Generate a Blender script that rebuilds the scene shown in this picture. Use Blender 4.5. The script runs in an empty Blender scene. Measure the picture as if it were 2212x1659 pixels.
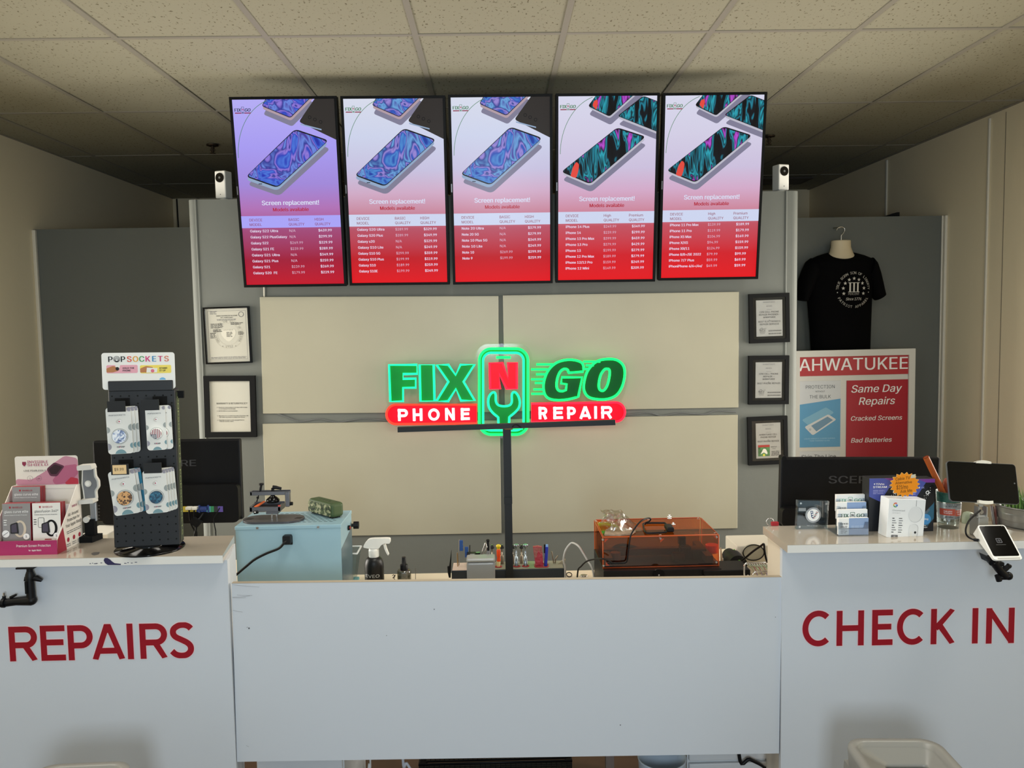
import bpy, bmesh, math, os, random
import numpy as np
from mathutils import Vector, Matrix
from mathutils.geometry import delaunay_2d_cdt
random.seed(11)
S = bpy.context.scene
COL = S.collection
PI = math.pi

# ------------------------------------------------------------------ camera
F, YAW, PIT, ROL, CZ = 1846.0, .018, .0757, -.0173, 1.735      # focal length in px of the 2212 px frame
ZC = CZ + 1.169                                                # ceiling height
_f = Vector((math.sin(YAW)*math.cos(PIT), math.cos(YAW)*math.cos(PIT), -math.sin(PIT)))
_r = Vector((math.cos(YAW), -math.sin(YAW), 0)); _u = _r.cross(_f)
RGT = math.cos(ROL)*_r + math.sin(ROL)*_u
UPV = -math.sin(ROL)*_r + math.cos(ROL)*_u
cam = bpy.data.cameras.new('camera'); cam.sensor_width = 36; cam.lens = 36*F/2212; cam.clip_start = .05
co = bpy.data.objects.new('camera', cam); COL.objects.link(co)
co.matrix_world = Matrix(((RGT.x, UPV.x, -_f.x, 0), (RGT.y, UPV.y, -_f.y, 0), (RGT.z, UPV.z, -_f.z, CZ), (0, 0, 0, 1)))
S.camera = co

def ray(px, py): return (px-1106)/F*RGT - (py-829.5)/F*UPV + _f
def aY(px, py, Y):                      # the point of the room at depth Y seen at that pixel
    d = ray(px, py); p = d*(Y/d.y); p.z += CZ; return p
def aZ(px, py, Z):                      # ... at height Z
    d = ray(px, py); p = d*((Z-CZ)/d.z); p.z += CZ; return p
def aX(px, py, X):
    d = ray(px, py); p = d*(X/d.x); p.z += CZ; return p

# ------------------------------------------------------------------ materials
def lin(c): return tuple((x/12.92 if x <= .04045 else ((x+.055)/1.055)**2.4) for x in c)
def hexc(h): return lin(tuple(int(h[i:i+2], 16)/255 for i in (0, 2, 4)))
_M = {}
def mat(name, col, rough=.5, metal=0, emit=0, spec=.5, trans=0, ior=1.45, alpha=1, coat=0, noise=None, bump=None):
    if name in _M: return _M[name]
    m = bpy.data.materials.new(name); m.use_nodes = True; N = m.node_tree; b = N.nodes['Principled BSDF']
    c = hexc(col) if isinstance(col, str) else col
    b.inputs['Base Color'].default_value = (*c, 1); b.inputs['Roughness'].default_value = rough
    b.inputs['Metallic'].default_value = metal; b.inputs['Specular IOR Level'].default_value = spec
    b.inputs['IOR'].default_value = ior
    if trans: b.inputs['Transmission Weight'].default_value = trans
    if alpha < 1: b.inputs['Alpha'].default_value = alpha
    if coat: b.inputs['Coat Weight'].default_value = coat; b.inputs['Coat Roughness'].default_value = .06
    if emit:
        b.inputs['Emission Color'].default_value = (*c, 1); b.inputs['Emission Strength'].default_value = emit
    if noise or bump:
        tc = N.nodes.new('ShaderNodeTexCoord')
    if noise:                               # (scale, amount): slight mottling of the thing's own colour
        nz = N.nodes.new('ShaderNodeTexNoise'); nz.inputs['Scale'].default_value = noise[0]; nz.inputs['Detail'].default_value = 4
        N.links.new(tc.outputs['Object'], nz.inputs['Vector'])
        r = N.nodes.new('ShaderNodeValToRGB'); a = noise[1]
        r.color_ramp.elements[0].position = .3; r.color_ramp.elements[1].position = .7
        r.color_ramp.elements[0].color = (*[x*(1-a) for x in c], 1); r.color_ramp.elements[1].color = (*[min(1, x*(1+a)) for x in c], 1)
        N.links.new(nz.outputs['Fac'], r.inputs['Fac']); N.links.new(r.outputs['Color'], b.inputs['Base Color'])
    if bump:                                # (scale, strength, distance)
        nb = N.nodes.new('ShaderNodeTexNoise'); nb.inputs['Scale'].default_value = bump[0]; nb.inputs['Detail'].default_value = 5
        N.links.new(tc.outputs['Object'], nb.inputs['Vector'])
        bp = N.nodes.new('ShaderNodeBump'); bp.inputs['Strength'].default_value = bump[1]; bp.inputs['Distance'].default_value = bump[2]
        N.links.new(nb.outputs['Fac'], bp.inputs['Height']); N.links.new(bp.outputs['Normal'], b.inputs['Normal'])
    _M[name] = m
    return m
def clear(name, tint='ffffff', gloss=.12, rough=.03):   # thin clear sheet: lets light straight through, with a weak mirror on top
    if name in _M: return _M[name]
    m = bpy.data.materials.new(name); m.use_nodes = True; N = m.node_tree; N.nodes.clear()
    o = N.nodes.new('ShaderNodeOutputMaterial'); t = N.nodes.new('ShaderNodeBsdfTransparent'); g = N.nodes.new('ShaderNodeBsdfGlossy')
    mx = N.nodes.new('ShaderNodeMixShader'); t.inputs['Color'].default_value = (*hexc(tint), 1)
    g.inputs['Roughness'].default_value = rough; mx.inputs[0].default_value = gloss
    N.links.new(t.outputs[0], mx.inputs[1]); N.links.new(g.outputs[0], mx.inputs[2]); N.links.new(mx.outputs[0], o.inputs[0])
    _M[name] = m; return m
def frost(name, tint='e8ecec', through=.5, rough=.4):   # milky plastic: part straight through, part diffuse
    if name in _M: return _M[name]
    m = bpy.data.materials.new(name); m.use_nodes = True; N = m.node_tree; b = N.nodes['Principled BSDF']
    b.inputs['Base Color'].default_value = (*hexc(tint), 1); b.inputs['Roughness'].default_value = rough
    t = N.nodes.new('ShaderNodeBsdfTransparent'); mx = N.nodes.new('ShaderNodeMixShader'); mx.inputs[0].default_value = through
    t.inputs['Color'].default_value = (*hexc(tint), 1)
    N.links.new(b.outputs[0], mx.inputs[1]); N.links.new(t.outputs[0], mx.inputs[2]); N.links.new(mx.outputs[0], N.nodes['Material Output'].inputs[0])
    _M[name] = m; return m
def glow(name, col, k=1.0):                             # a lit display or tube
    if name in _M: return _M[name]
    m = bpy.data.materials.new(name); m.use_nodes = True; N = m.node_tree; b = N.nodes['Principled BSDF']
    c = hexc(col)
    b.inputs['Base Color'].default_value = (.01, .01, .01, 1); b.inputs['Roughness'].default_value = .2; b.inputs['Specular IOR Level'].default_value = .05
    b.inputs['Emission Color'].default_value = (*c, 1); b.inputs['Emission Strength'].default_value = k
    _M[name] = m; return m

BLK = mat('black_plastic', '0a0a0c', .45, spec=.3)
BLKG = mat('black_gloss', '050506', .14, spec=.3)
BLKM = mat('black_matte', '0d0e0f', .75, spec=.2)
DGR = mat('dark_grey_plastic', '26282b', .5)
WHP = mat('white_plastic', 'e9e8e2', .35)
CHR = mat('chrome', 'd8d8d8', .15, 1)
STL = mat('steel', 'a8a49c', .35, 1)
GRYM = mat('grey_metal', '6c6c70', .35, .8)
PAPER = mat('paper', 'e6e5df', .7)
INK = mat('ink', '1b1b1e', .7)
INKG = mat('ink_grey', '6d6d70', .7)
WHI = mat('print_white', 'f2f2f0', .6)

# ------------------------------------------------------------------ text
_fp = os.path.join(bpy.utils.resource_path('LOCAL'), 'datafiles', 'fonts', 'Inter.woff2')
try: FONT = bpy.data.fonts.load(_fp)
except Exception: FONT = None
_T = {}
def text_mesh(s, off=0, shear=0, res=2):
    k = (s, off, shear, res)
    if k not in _T:
        c = bpy.data.curves.new('t', 'FONT'); c.body = s; c.resolution_u = res; c.fill_mode = 'NONE'; c.dimensions = '2D'
        c.offset = off; c.shear = shear
        if FONT: c.font = FONT
        o = bpy.data.objects.new('t', c); me = o.to_mesh()
        P = [Vector((v.co.x, v.co.y)) for v in me.vertices]; E = [tuple(e.vertices) for e in me.edges]
        # fill by winding number, so that overlapping strokes of a letter give one clean layer
        dv, de, df, _a, _b, _c = delaunay_2d_cdt(P, E, [], 0, 1e-6)
        D = np.array([tuple(v) for v in dv]); T = np.array([tuple(f) for f in df]); G = np.array([tuple(p) for p in P]); EE = np.array(E)
        C = D[T].mean(axis=1); a, b = G[EE[:, 0]], G[EE[:, 1]]
        up = (a[None, :, 1] <= C[:, None, 1]) & (b[None, :, 1] > C[:, None, 1]); dn = (a[None, :, 1] > C[:, None, 1]) & (b[None, :, 1] <= C[:, None, 1])
        cr_ = (b[None, :, 0]-a[None, :, 0])*(C[:, None, 1]-a[None, :, 1])-(C[:, None, 0]-a[None, :, 0])*(b[None, :, 1]-a[None, :, 1])
        wn = (up & (cr_ > 0)).sum(1)-(dn & (cr_ < 0)).sum(1)
        vs = [tuple(v) for v in D]; fs = [tuple(int(q) for q in f) for f in T[wn != 0]]
        o.to_mesh_clear(); bpy.data.objects.remove(o); bpy.data.curves.remove(c)
        x0 = min(v[0] for v in vs); x1 = max(v[0] for v in vs)
        _T[k] = ([(x-x0, y) for x, y in vs], fs, x1-x0)
    return _T[k]
_ch = [y for x, y in text_mesh('H')[0]]
CAP = max(_ch)-min(_ch)

# ------------------------------------------------------------------ mesh builder
def cr(pts, n=6, closed=False):                          # Catmull-Rom through points
    P = [Vector(p) for p in pts]; out = []; L = len(P)
    rng = L if closed else L-1
    for i in range(rng):
        a = P[(i-1) % L] if (closed or i) else P[0]*2-P[1]
        b = P[i]; c = P[(i+1) % L]
        d = P[(i+2) % L] if (closed or i+2 < L) else P[-1]*2-P[-2]
        for k in range(n):
            t = k/n
            out.append(.5*((2*b)+(c-a)*t+(2*a-5*b+4*c-d)*t*t+(3*b-a-3*c+d)*t**3))
    if not closed: out.append(P[-1])
    return out
def arc(cx, cz, rx, rz, a0, a1, n=16): return [(cx+rx*math.cos(math.radians(a0+(a1-a0)*i/n)), cz+rz*math.sin(math.radians(a0+(a1-a0)*i/n))) for i in range(n+1)]
def rrect(x0, z0, x1, z1, r, n=6):
    o = []
    for cx, cz, a in ((x1-r, z0+r, -90), (x1-r, z1-r, 0), (x0+r, z1-r, 90), (x0+r, z0+r, 180)): o += arc(cx, cz, r, r, a, a+90, n)
    return o
class MB:
    def __init__(s, M=None): s.v = []; s.f = []; s.fm = []; s.fs = []; s.mats = []; s.M = M.copy() if M else Matrix()
    def add(s, vs, fs, m, smooth=False):
        o = len(s.v); s.v += [s.M @ Vector(p) for p in vs]
        if m not in s.mats: s.mats.append(m)
        k = s.mats.index(m)
        for f in fs: s.f.append([o+i for i in f]); s.fm.append(k); s.fs.append(smooth)
        return s
    def box(s, x0, x1, y0, y1, z0, z1, m, bev=0, seg=2, R=None):
        if bev:
            bm = bmesh.new(); bmesh.ops.create_cube(bm, size=1)
            for v in bm.verts: v.co = Vector(((x0+x1)/2+v.co.x*(x1-x0), (y0+y1)/2+v.co.y*(y1-y0), (z0+z1)/2+v.co.z*(z1-z0)))
            bmesh.ops.bevel(bm, geom=bm.edges[:], offset=bev, segments=seg, affect='EDGES', profile=.5)
            bm.verts.index_update(); vs = [v.co.copy() for v in bm.verts]; fs = [[v.index for v in f.verts] for f in bm.faces]; bm.free()
        else:
            vs = [Vector(p) for p in ((x0, y0, z0), (x1, y0, z0), (x1, y1, z0), (x0, y1, z0), (x0, y0, z1), (x1, y0, z1), (x1, y1, z1), (x0, y1, z1))]
            fs = [(0, 3, 2, 1), (4, 5, 6, 7), (0, 1, 5, 4), (1, 2, 6, 5), (2, 3, 7, 6), (3, 0, 4, 7)]
        if R:
            c = Vector(((x0+x1)/2, (y0+y1)/2, (z0+z1)/2)); vs = [c+R @ (p-c) for p in vs]
        return s.add(vs, fs, m)
    def prism(s, poly, y0, y1, m, back=True, smooth=False):     # outline in x,z pushed from y0 (front) to y1
        n = len(poly)
        if sum(poly[i][0]*poly[(i+1) % n][1]-poly[(i+1) % n][0]*poly[i][1] for i in range(n)) < 0: poly = poly[::-1]
        s.add([(p[0], y0, p[1]) for p in poly], [tuple(range(n))], m)
        if y1 != y0:
            vs = [(p[0], y0, p[1]) for p in poly]+[(p[0], y1, p[1]) for p in poly]
            s.add(vs, [(i+n, (i+1) % n+n, (i+1) % n, i) for i in range(n)], m, smooth)
            if back: s.add([(p[0], y1, p[1]) for p in poly], [tuple(range(n))[::-1]], m)
        return s
    def slab(s, poly, z0, z1, m):                               # outline in x,y from z0 to z1
        n = len(poly)
        if sum(poly[i][0]*poly[(i+1) % n][1]-poly[(i+1) % n][0]*poly[i][1] for i in range(n)) < 0: poly = poly[::-1]
        vs = [(p[0], p[1], z0) for p in poly]+[(p[0], p[1], z1) for p in poly]
        return s.add(vs, [tuple(range(n))[::-1], tuple(range(n, 2*n))]+[(i, (i+1) % n, (i+1) % n+n, i+n) for i in range(n)], m)
    def ring(s, a, b, y0, y1, m):                               # band between two outlines with equal point counts
        n = len(a)
        if sum(a[i][0]*a[(i+1) % n][1]-a[(i+1) % n][0]*a[i][1] for i in range(n)) < 0: a, b = a[::-1], b[::-1]
        vs = [(p[0], y, p[1]) for y in (y0, y1) for q in (a, b) for p in q]
        fs = []
        if y0 == y1: return s.add(vs[:2*n], [(i, (i+1) % n, n+(i+1) % n, n+i) for i in range(n)], m)
        for i in range(n):
            j = (i+1) % n
            fs += [(i, j, n+j, n+i), (2*n+i, 3*n+i, 3*n+j, 2*n+j), (i, 2*n+i, 2*n+j, j), (n+i, n+j, 3*n+j, 3*n+i)]
        return s.add(vs, fs, m)
    def frame(s, x0, z0, x1, z1, t, y0, y1, m):
        return s.ring([(x0, z0), (x1, z0), (x1, z1), (x0, z1)], [(x0+t, z0+t), (x1-t, z0+t), (x1-t, z1-t), (x0+t, z1-t)], y0, y1, m)
    def cyl(s, p0, p1, r0, r1=None, m=None, n=20):
        r1 = r0 if r1 is None else r1
        return s.tube([p0, p1], [r0, r1], m, n)
    def tube(s, pts, r, m, n=8, closed=False, caps=True):
        P = [Vector(p) for p in pts]; L = len(P); R = r if isinstance(r, (list, tuple)) else [r]*L
        def tan(i):
            if closed: return (P[(i+1) % L]-P[i-1]).normalized()
            a = P[max(i-1, 0)]; b = P[min(i+1, L-1)]; return (b-a).normalized() if (b-a).length > 1e-9 else Vector((0, 0, 1))
        t = tan(0); u = t.orthogonal().normalized(); vs = []
        for i in range(L):
            t2 = tan(i); u = (u-t2*u.dot(t2)); u = u.normalized() if u.length > 1e-6 else t2.orthogonal().normalized(); w = t2.cross(u)
            for k in range(n):
                a = 2*PI*k/n; vs.append(P[i]+(u*math.cos(a)+w*math.sin(a))*R[i])
        fs = []
        for i in range(L if closed else L-1):
            j = (i+1) % L
            for k in range(n): fs.append((i*n+k, i*n+(k+1) % n, j*n+(k+1) % n, j*n+k))
        s.add(vs, fs, m, True)
        if caps and not closed:
            s.add(vs[:n], [tuple(range(n))[::-1]], m); s.add(vs[-n:], [tuple(range(n))], m)
        return s
    def lathe(s, prof, m, c=(0, 0, 0), n=32, sx=1, sy=1):       # profile (radius, z)
        vs = []; fs = []
        for r, z in prof:
            for k in range(n): vs.append((c[0]+r*sx*math.cos(2*PI*k/n), c[1]+r*sy*math.sin(2*PI*k/n), c[2]+z))
        for i in range(len(prof)-1):
            for k in range(n): fs.append((i*n+k, i*n+(k+1) % n, (i+1)*n+(k+1) % n, (i+1)*n+k))
        s.add(vs, fs, m, True)
        if prof[0][0] > 1e-5: s.add(vs[:n], [tuple(range(n))[::-1]], m)
        if prof[-1][0] > 1e-5: s.add(vs[-n:], [tuple(range(n))], m)
        return s
    def loft(s, rings, m, caps=True, smooth=True):
        n = len(rings[0]); vs = [p for r in rings for p in r]; fs = []
        for i in range(len(rings)-1):
            for k in range(n): fs.append((i*n+k, i*n+(k+1) % n, (i+1)*n+(k+1) % n, (i+1)*n+k))
        s.add(vs, fs, m, smooth)
        if caps: s.add(rings[0], [tuple(range(n))[::-1]], m); s.add(rings[-1], [tuple(range(n))], m)
        return s
    def ball(s, c, r, m, n=16, sz=1):
        pr = [(max(r*math.sin(PI*i/(n//2)), 1e-6), -r*sz*math.cos(PI*i/(n//2))) for i in range(n//2+1)]
        return s.lathe(pr, m, c, n)
    def disc(s, cx, cz, r, y, m, n=24, rz=None): return s.prism([(cx+r*math.cos(2*PI*i/n), cz+(rz or r)*math.sin(2*PI*i/n)) for i in range(n)], y, y, m)
    def rect(s, x0, z0, x1, z1, y, m): return s.add([(x0, y, z0), (x1, y, z0), (x1, y, z1), (x0, y, z1)], [(0, 1, 2, 3)], m)
    def text(s, t, x, z, h, m, y=0, w=None, al='l', bold=0, shear=0, rot=0, res=2):     # cap height h, baseline at z, optional exact width w
        off = min(bold, .008); ex = max(0, bold-.008)*.8
        vs, fs, tw = text_mesh(t, off, shear, res); k = h/CAP; kx = (w/(tw+2*ex)) if w else k
        W = tw*kx; ox = {'l': 0, 'c': -W/2, 'r': -W}[al]; ca, sa = math.cos(rot), math.sin(rot)
        pts = [((vx*kx+ox), vz*k) for vx, vz in vs]
        for i, d in enumerate((0, -ex*k, ex*k, -ex*k*.5, ex*k*.5) if ex else (0,)):           # heavier weights: the same outline laid over itself a hair aside
            if i > 2 and ex < .014: break
            s.add([(x+(a+d)*ca-b*sa, y-.00007*i, z+(a+d)*sa+b*ca) for a, b in pts], fs, m)
        return s
    def lines(s, x0, z0, x1, z1, n, m, y, fill=.45, jit=.25, al='l'):                   # rows of print too small to read, as dashes of words
        st = (z1-z0)/n
        for i in range(n):
            zc = z1-st*(i+.5); w = (x1-x0)*(1-jit*random.random()); a = x0 if al == 'l' else (x0+x1-w)/2; e = a+w
            while a < e-1e-6:
                q = min(e, a+st*random.uniform(1.2, 4)); s.rect(a, zc-st*fill/2, q, zc+st*fill/2, y, m); a = q+st*.4
        return s
    def stroke(s, P, w, y, m):                                                          # flat ribbon along an x,z polyline
        P = [Vector((p[0], p[1])) for p in P]; P = [p for i, p in enumerate(P) if i == 0 or (p-P[i-1]).length > 1e-6]; L = len(P); vs = []
        for i in range(L):
            a = (P[i]-P[i-1]).normalized() if i else None; b = (P[i+1]-P[i]).normalized() if i < L-1 else None
            t = ((a or b)+(b or a)).normalized(); nrm = Vector((-t.y, t.x))
            k = 1/max(.5, nrm.dot(Vector((-(b or a).y, (b or a).x))))
            for sg in (1, -1): q = P[i]+nrm*(sg*w/2*k); vs.append((q.x, y, q.y))
        return s.add(vs, [(2*i+1, 2*i+3, 2*i+2, 2*i) for i in range(L-1)], m)
    def build(s, name, parent=None, kind=None):
        root = parent
        while root is not None and root.parent is not None: root = root.parent
        off = Vector(root.location) if root is not None else Vector()
        me = bpy.data.meshes.new(name); me.from_pydata([tuple(p-off) for p in s.v], [], s.f)
        for m in s.mats: me.materials.append(m)
        me.polygons.foreach_set('material_index', s.fm); me.polygons.foreach_set('use_smooth', s.fs)
        me.update()
        o = bpy.data.objects.new(name, me); COL.objects.link(o); o.parent = parent
        if kind: o['kind'] = kind
        return o
def tag(o, label, cat, group=None):
    o['label'] = label; o['category'] = cat
    if group: o['group'] = group
    return o
def thing(name, loc, label, cat, group=None):
    o = bpy.data.objects.new(name, None); o.empty_display_size = .05; COL.objects.link(o); o.location = loc
    return tag(o, label, cat, group)
def one(mb, name, label, cat, group=None): return tag(mb.build(name), label, cat, group)
def struct(mb, name, parent=None): return mb.build(name, parent, None if parent else 'structure')
def px4(tl, tr, bl, br, Yt, Yb=None, Yr=0):
    """rigid rectangle from its four corners in the photo and its depth at top and bottom -> matrix (x right, y away, z up from lower left), width, height"""
    Yb = Yt if Yb is None else Yb
    a, b, c, d = aY(*tl, Yt), aY(*tr, Yt+Yr), aY(*bl, Yb), aY(*br, Yb+Yr)
    x = ((b-a)+(d-c)).normalized(); z = ((a-c)+(b-d)); z = (z-x*z.dot(x)).normalized(); y = z.cross(x)
    w = ((b-a).length+(d-c).length)/2; h = ((a-c).length+(b-d).length)/2; c0 = (a+b+c+d)/4-x*w/2-z*h/2
    return Matrix(((x.x, y.x, z.x, c0.x), (x.y, y.y, z.y, c0.y), (x.z, y.z, z.z, c0.z), (0, 0, 0, 1))), w, h
def at(p, rz=0): return Matrix.Translation(p) @ Matrix.Rotation(rz, 4, 'Z')
def dup(o, parent=None):
    c = o.copy(); COL.objects.link(c); c.parent = parent
    for ch in o.children: dup(ch, c)
    return c
# ------------------------------------------------------------------ the room
YW, YP, YB, YF, XL, XR = 4.42, 5.65, 8.12, -1.1, -2.98, 2.984
ZT = 2.367                                               # top of the grey partitions
m_cream = mat('cream_wall_paint', 'f2e4c4', .55, bump=(16, .14, .01), spec=.4)
m_grey = mat('grey_wall_paint', '696c67', .6, bump=(14, .15, .01), spec=.35)
m_trim = mat('white_trim_paint', 'dcd6c6', .4)

def tile_material():
    m = bpy.data.materials.new('ceiling_tile'); m.use_nodes = True; N = m.node_tree; b = N.nodes['Principled BSDF']
    tc = N.nodes.new('ShaderNodeTexCoord'); n = N.nodes.new('ShaderNodeTexNoise'); n.inputs['Scale'].default_value = 95; n.inputs['Detail'].default_value = 2
    mp = N.nodes.new('ShaderNodeMapping'); mp.inputs['Scale'].default_value = (1, .55, 1)
    N.links.new(tc.outputs['Object'], mp.inputs['Vector']); N.links.new(mp.outputs['Vector'], n.inputs['Vector'])
    r = N.nodes.new('ShaderNodeValToRGB'); r.color_ramp.elements[0].position = .31; r.color_ramp.elements[1].position = .37
    r.color_ramp.elements[0].color = (*hexc('5f573f'), 1); r.color_ramp.elements[1].color = (*hexc('97937f'), 1)
    N.links.new(n.outputs['Fac'], r.inputs['Fac']); N.links.new(r.outputs['Color'], b.inputs['Base Color']); b.inputs['Roughness'].default_value = .9
    return m
m_tile = tile_material(); m_tee = mat('ceiling_grid_paint', '8c877b', .6)
GX, GY = -1.5272, 3.613                                   # one crossing of the ceiling grid
c = MB()
ix0, ix1 = math.floor((XL-GX)/.61), math.ceil((XR-GX)/.61); iy0, iy1 = math.floor((YF-GY)/1.22), math.ceil((YB-GY)/1.22)
for i in range(ix0, ix1):
    for j in range(iy0, iy1):
        x0, x1 = max(XL, GX+.61*i)+.006, min(XR, GX+.61*(i+1))-.006; y0, y1 = max(YF, GY+1.22*j)+.006, min(YB, GY+1.22*(j+1))-.006
        if x1-x0 < .02 or y1-y0 < .02: continue
        dz = [random.uniform(0, .003) for _ in range(4)]
        z = ZC+.0012
        c.add([(x0, y0, z+dz[0]), (x0, y1, z+dz[1]), (x1, y1, z+dz[2]), (x1, y0, z+dz[3])], [(0, 1, 2, 3)], m_tile)
c.box(XL-.1, XR+.1, YF-.1, YB+.1, ZC+.03, ZC+.1, mat('plenum', '3a3630', .9))
ceil = struct(c, 'ceiling')
g = MB()
for i in range(ix0+1, ix1): g.box(GX+.61*i-.012, GX+.61*i+.012, YF, YB, ZC-.0006, ZC+.03, m_tee)
for j in range(iy0+1, iy1): g.box(XL, XR, GY+1.22*j-.012, GY+1.22*j+.012, ZC-.0005, ZC+.03, m_tee)
for a, b in ((XL, XL+.022), (XR-.022, XR)): g.box(a, b, YF, YB, ZC-.001, ZC+.03, m_tee)
g.build('ceiling_grid', ceil)

fl = MB(); fl.box(XL-.1, XR+.1, YF-.1, YB+.1, -.1, 0, mat('brown_floor', '4b3526', .45, noise=(6, .25)))
struct(fl, 'floor')
w = MB(); w.box(XL-.1, XL, YF-.1, YB+.1, 0, ZC+.03, m_cream); struct(w, 'wall_left')
w = MB(); w.box(XR, XR+.1, YF-.1, YB+.1, 0, ZC+.03, m_cream); struct(w, 'wall_right')
w = MB(); w.box(XL, XR, YB, YB+.1, 0, ZC+.03, m_cream); struct(w, 'wall_back')
# grey partitions: the middle one steps forward, with rounded corners
def rounded_wall(x0, x1, y0, y1, r):
    return [(x0, y1), (x1, y1)]+[(x1-r+r*math.cos(a), y0+r-r*math.sin(a)) for a in [PI/2*i/6 for i in range(7)]]+[(x0+r-r*math.sin(a), y0+r-r*math.cos(a)) for a in [PI/2*i/6 for i in range(7)]]
XM0, XM1 = aY(411, 600, YW).x, aY(1726, 600, YW).x
w = MB(); w.slab(rounded_wall(XM0, XM1, YW, YP+.1, .035), 0, ZT, m_grey); struct(w, 'wall_centre')
w = MB()
for x in (XM0+.045, XM1-.07): w.cyl((x, YW, 0), (x, YW, ZT), .006, None, m_grey, 8)
ob = struct(w, 'trim_1')
w = MB(); w.box(XL, XM0, YP, YP+.1, 0, ZT, m_grey); struct(w, 'wall_rear_left')
w = MB(); w.box(XM1, XR, YP, YP+.1, 0, ZT, m_grey); struct(w, 'wall_rear_right')
w = MB(); w.box(XL, XL+.022, YP-.024, YP, 0, ZT-.005, m_trim, .004); struct(w, 'trim_2')
w = MB(); w.box(XR-.018, XR, YP-.03, YP, 0, ZT, m_trim, .004); w.box(XR-.03, XR-.02, YP-.012, YP, 0, ZT, m_trim, .003); struct(w, 'trim_3')
for k, (yy, hw) in enumerate(((5.162, .009), (6.512, .014))):
    w = MB(); w.box(XR-.012, XR, yy-hw, yy+hw, 0, ZC-.02, m_trim, .003); struct(w, 'trim_%d' % (k+4))
w = MB(); w.box(XR-.002, XR, 5.0, 5.006, 0, ZC-.02, mat('seam', '8f8674', .7)); struct(w, 'trim_6')
# cover strip and gap in the far left corner
x = aY(380, 460, YB).x
w = MB(); w.box(x-.02, x+.01, YB-.02, YB, 0, ZC, m_cream, .003); w.tube(cr([(x+.016, YB-.004, ZC), (x+.02, YB-.004, 2.6), (x+.035, YB-.004, 2.2)]), .006, BLKM, 6); struct(w, 'trim_7')
# storefront behind the viewer: three glazed bays
w = MB()
zs0, zs1 = .18, 2.62
w.box(XL, XR, YF-.1, YF, 0, zs0, m_cream); w.box(XL, XR, YF-.1, YF, zs1, ZC+.03, m_cream)
bays = [(-2.85, -1.0), (-.9, .9), (1.0, 2.85)]
for a, b in ((XL, -2.85), (-1.0, -.9), (.9, 1.0), (2.85, XR)): w.box(a, b, YF-.1, YF, zs0, zs1, m_cream)
struct(w, 'wall_front')
m_alu = mat('window_aluminium', '8c8a86', .4, .7); m_pane = clear('window_glass', 'f4faf8', .06)
for k, (a, b) in enumerate(bays):
    w = MB(); w.frame(a, zs0, b, zs1, .05, YF-.08, YF-.02, m_alu); w.box(a, b, YF-.075, YF-.025, 2.05, 2.1, m_alu)
    o = struct(w, 'window_%d' % (k+1)); p = MB(); p.box(a+.05, b-.05, YF-.053, YF-.047, zs0+.05, zs1-.05, m_pane); p.build('window_pane', o)

# ------------------------------------------------------------------ light: daylight through the storefront, plus added ceiling and side fill
wd = bpy.data.worlds.new('daylight'); S.world = wd; wd.use_nodes = True
bg = wd.node_tree.nodes['Background']; bg.inputs['Color'].default_value = (.80, .90, 1, 1); bg.inputs['Strength'].default_value = .6
def area(name, loc, rot, sx, sy, e, col):
    l = bpy.data.lights.new(name, 'AREA'); l.shape = 'RECTANGLE'; l.size = sx; l.size_y = sy; l.energy = e; l.color = col
    o = bpy.data.objects.new(name, l); COL.objects.link(o); o.location = loc; o.rotation_euler = rot; return o
for k, (a, b) in enumerate(bays):
    area('window_daylight', ((a+b)/2, YF+.03, 1.45), (PI/2, 0, 0), b-a-.1, 2.2, 9, (.76, .89, 1.0))
area('door_daylight', (0, YF+.06, 1.62), (PI/2, 0, 0), .45, .6, 40, (.80, .91, 1.0))
for xx in (-2.1, 0, 2.1): area('added_ceiling_fill', (xx, 2.15, ZC-.03), (0, 0, 0), .55, 1.15, 22, (1.0, .95, .86))  # added overhead fill out of view, warms and brightens the walls
for k, (xw, sg) in enumerate(((XL, 1), (XR, -1))):              # added, unseen side fill behind the counters, lifts the side walls
    w = MB(Matrix.Translation((xw+sg*.02, 3.75, 0)) @ Matrix.Rotation(-sg*PI/2, 4, 'Z')); w.frame(-.87, .28, .87, 2.22, .05, -.02, .02, m_alu); struct(w, 'window_%d' % (k+4))  # made-up window frame round the added fill, wall stays solid behind
    area('added_side_fill', (xw+sg*.045, 3.75, 1.25), (PI/2, 0, -sg*PI/2), 1.6, 1.8, 54, (1.0, .95, .86)).data.spread = 2.1
S.view_settings.view_transform = 'Standard'; S.view_settings.look = 'None'; S.view_settings.exposure = 0; S.view_settings.gamma = 1
S.view_settings.use_curve_mapping = False
S.cycles.use_denoising = True; S.cycles.use_adaptive_sampling = True; S.cycles.adaptive_threshold = .025
try: S.cycles.denoiser = 'OPENIMAGEDENOISE'
except Exception: pass
S.cycles.max_bounces = 7; S.cycles.transparent_max_bounces = 12; S.cycles.caustics_reflective = False; S.cycles.caustics_refractive = False
S.cycles.sample_clamp_indirect = 6

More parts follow.
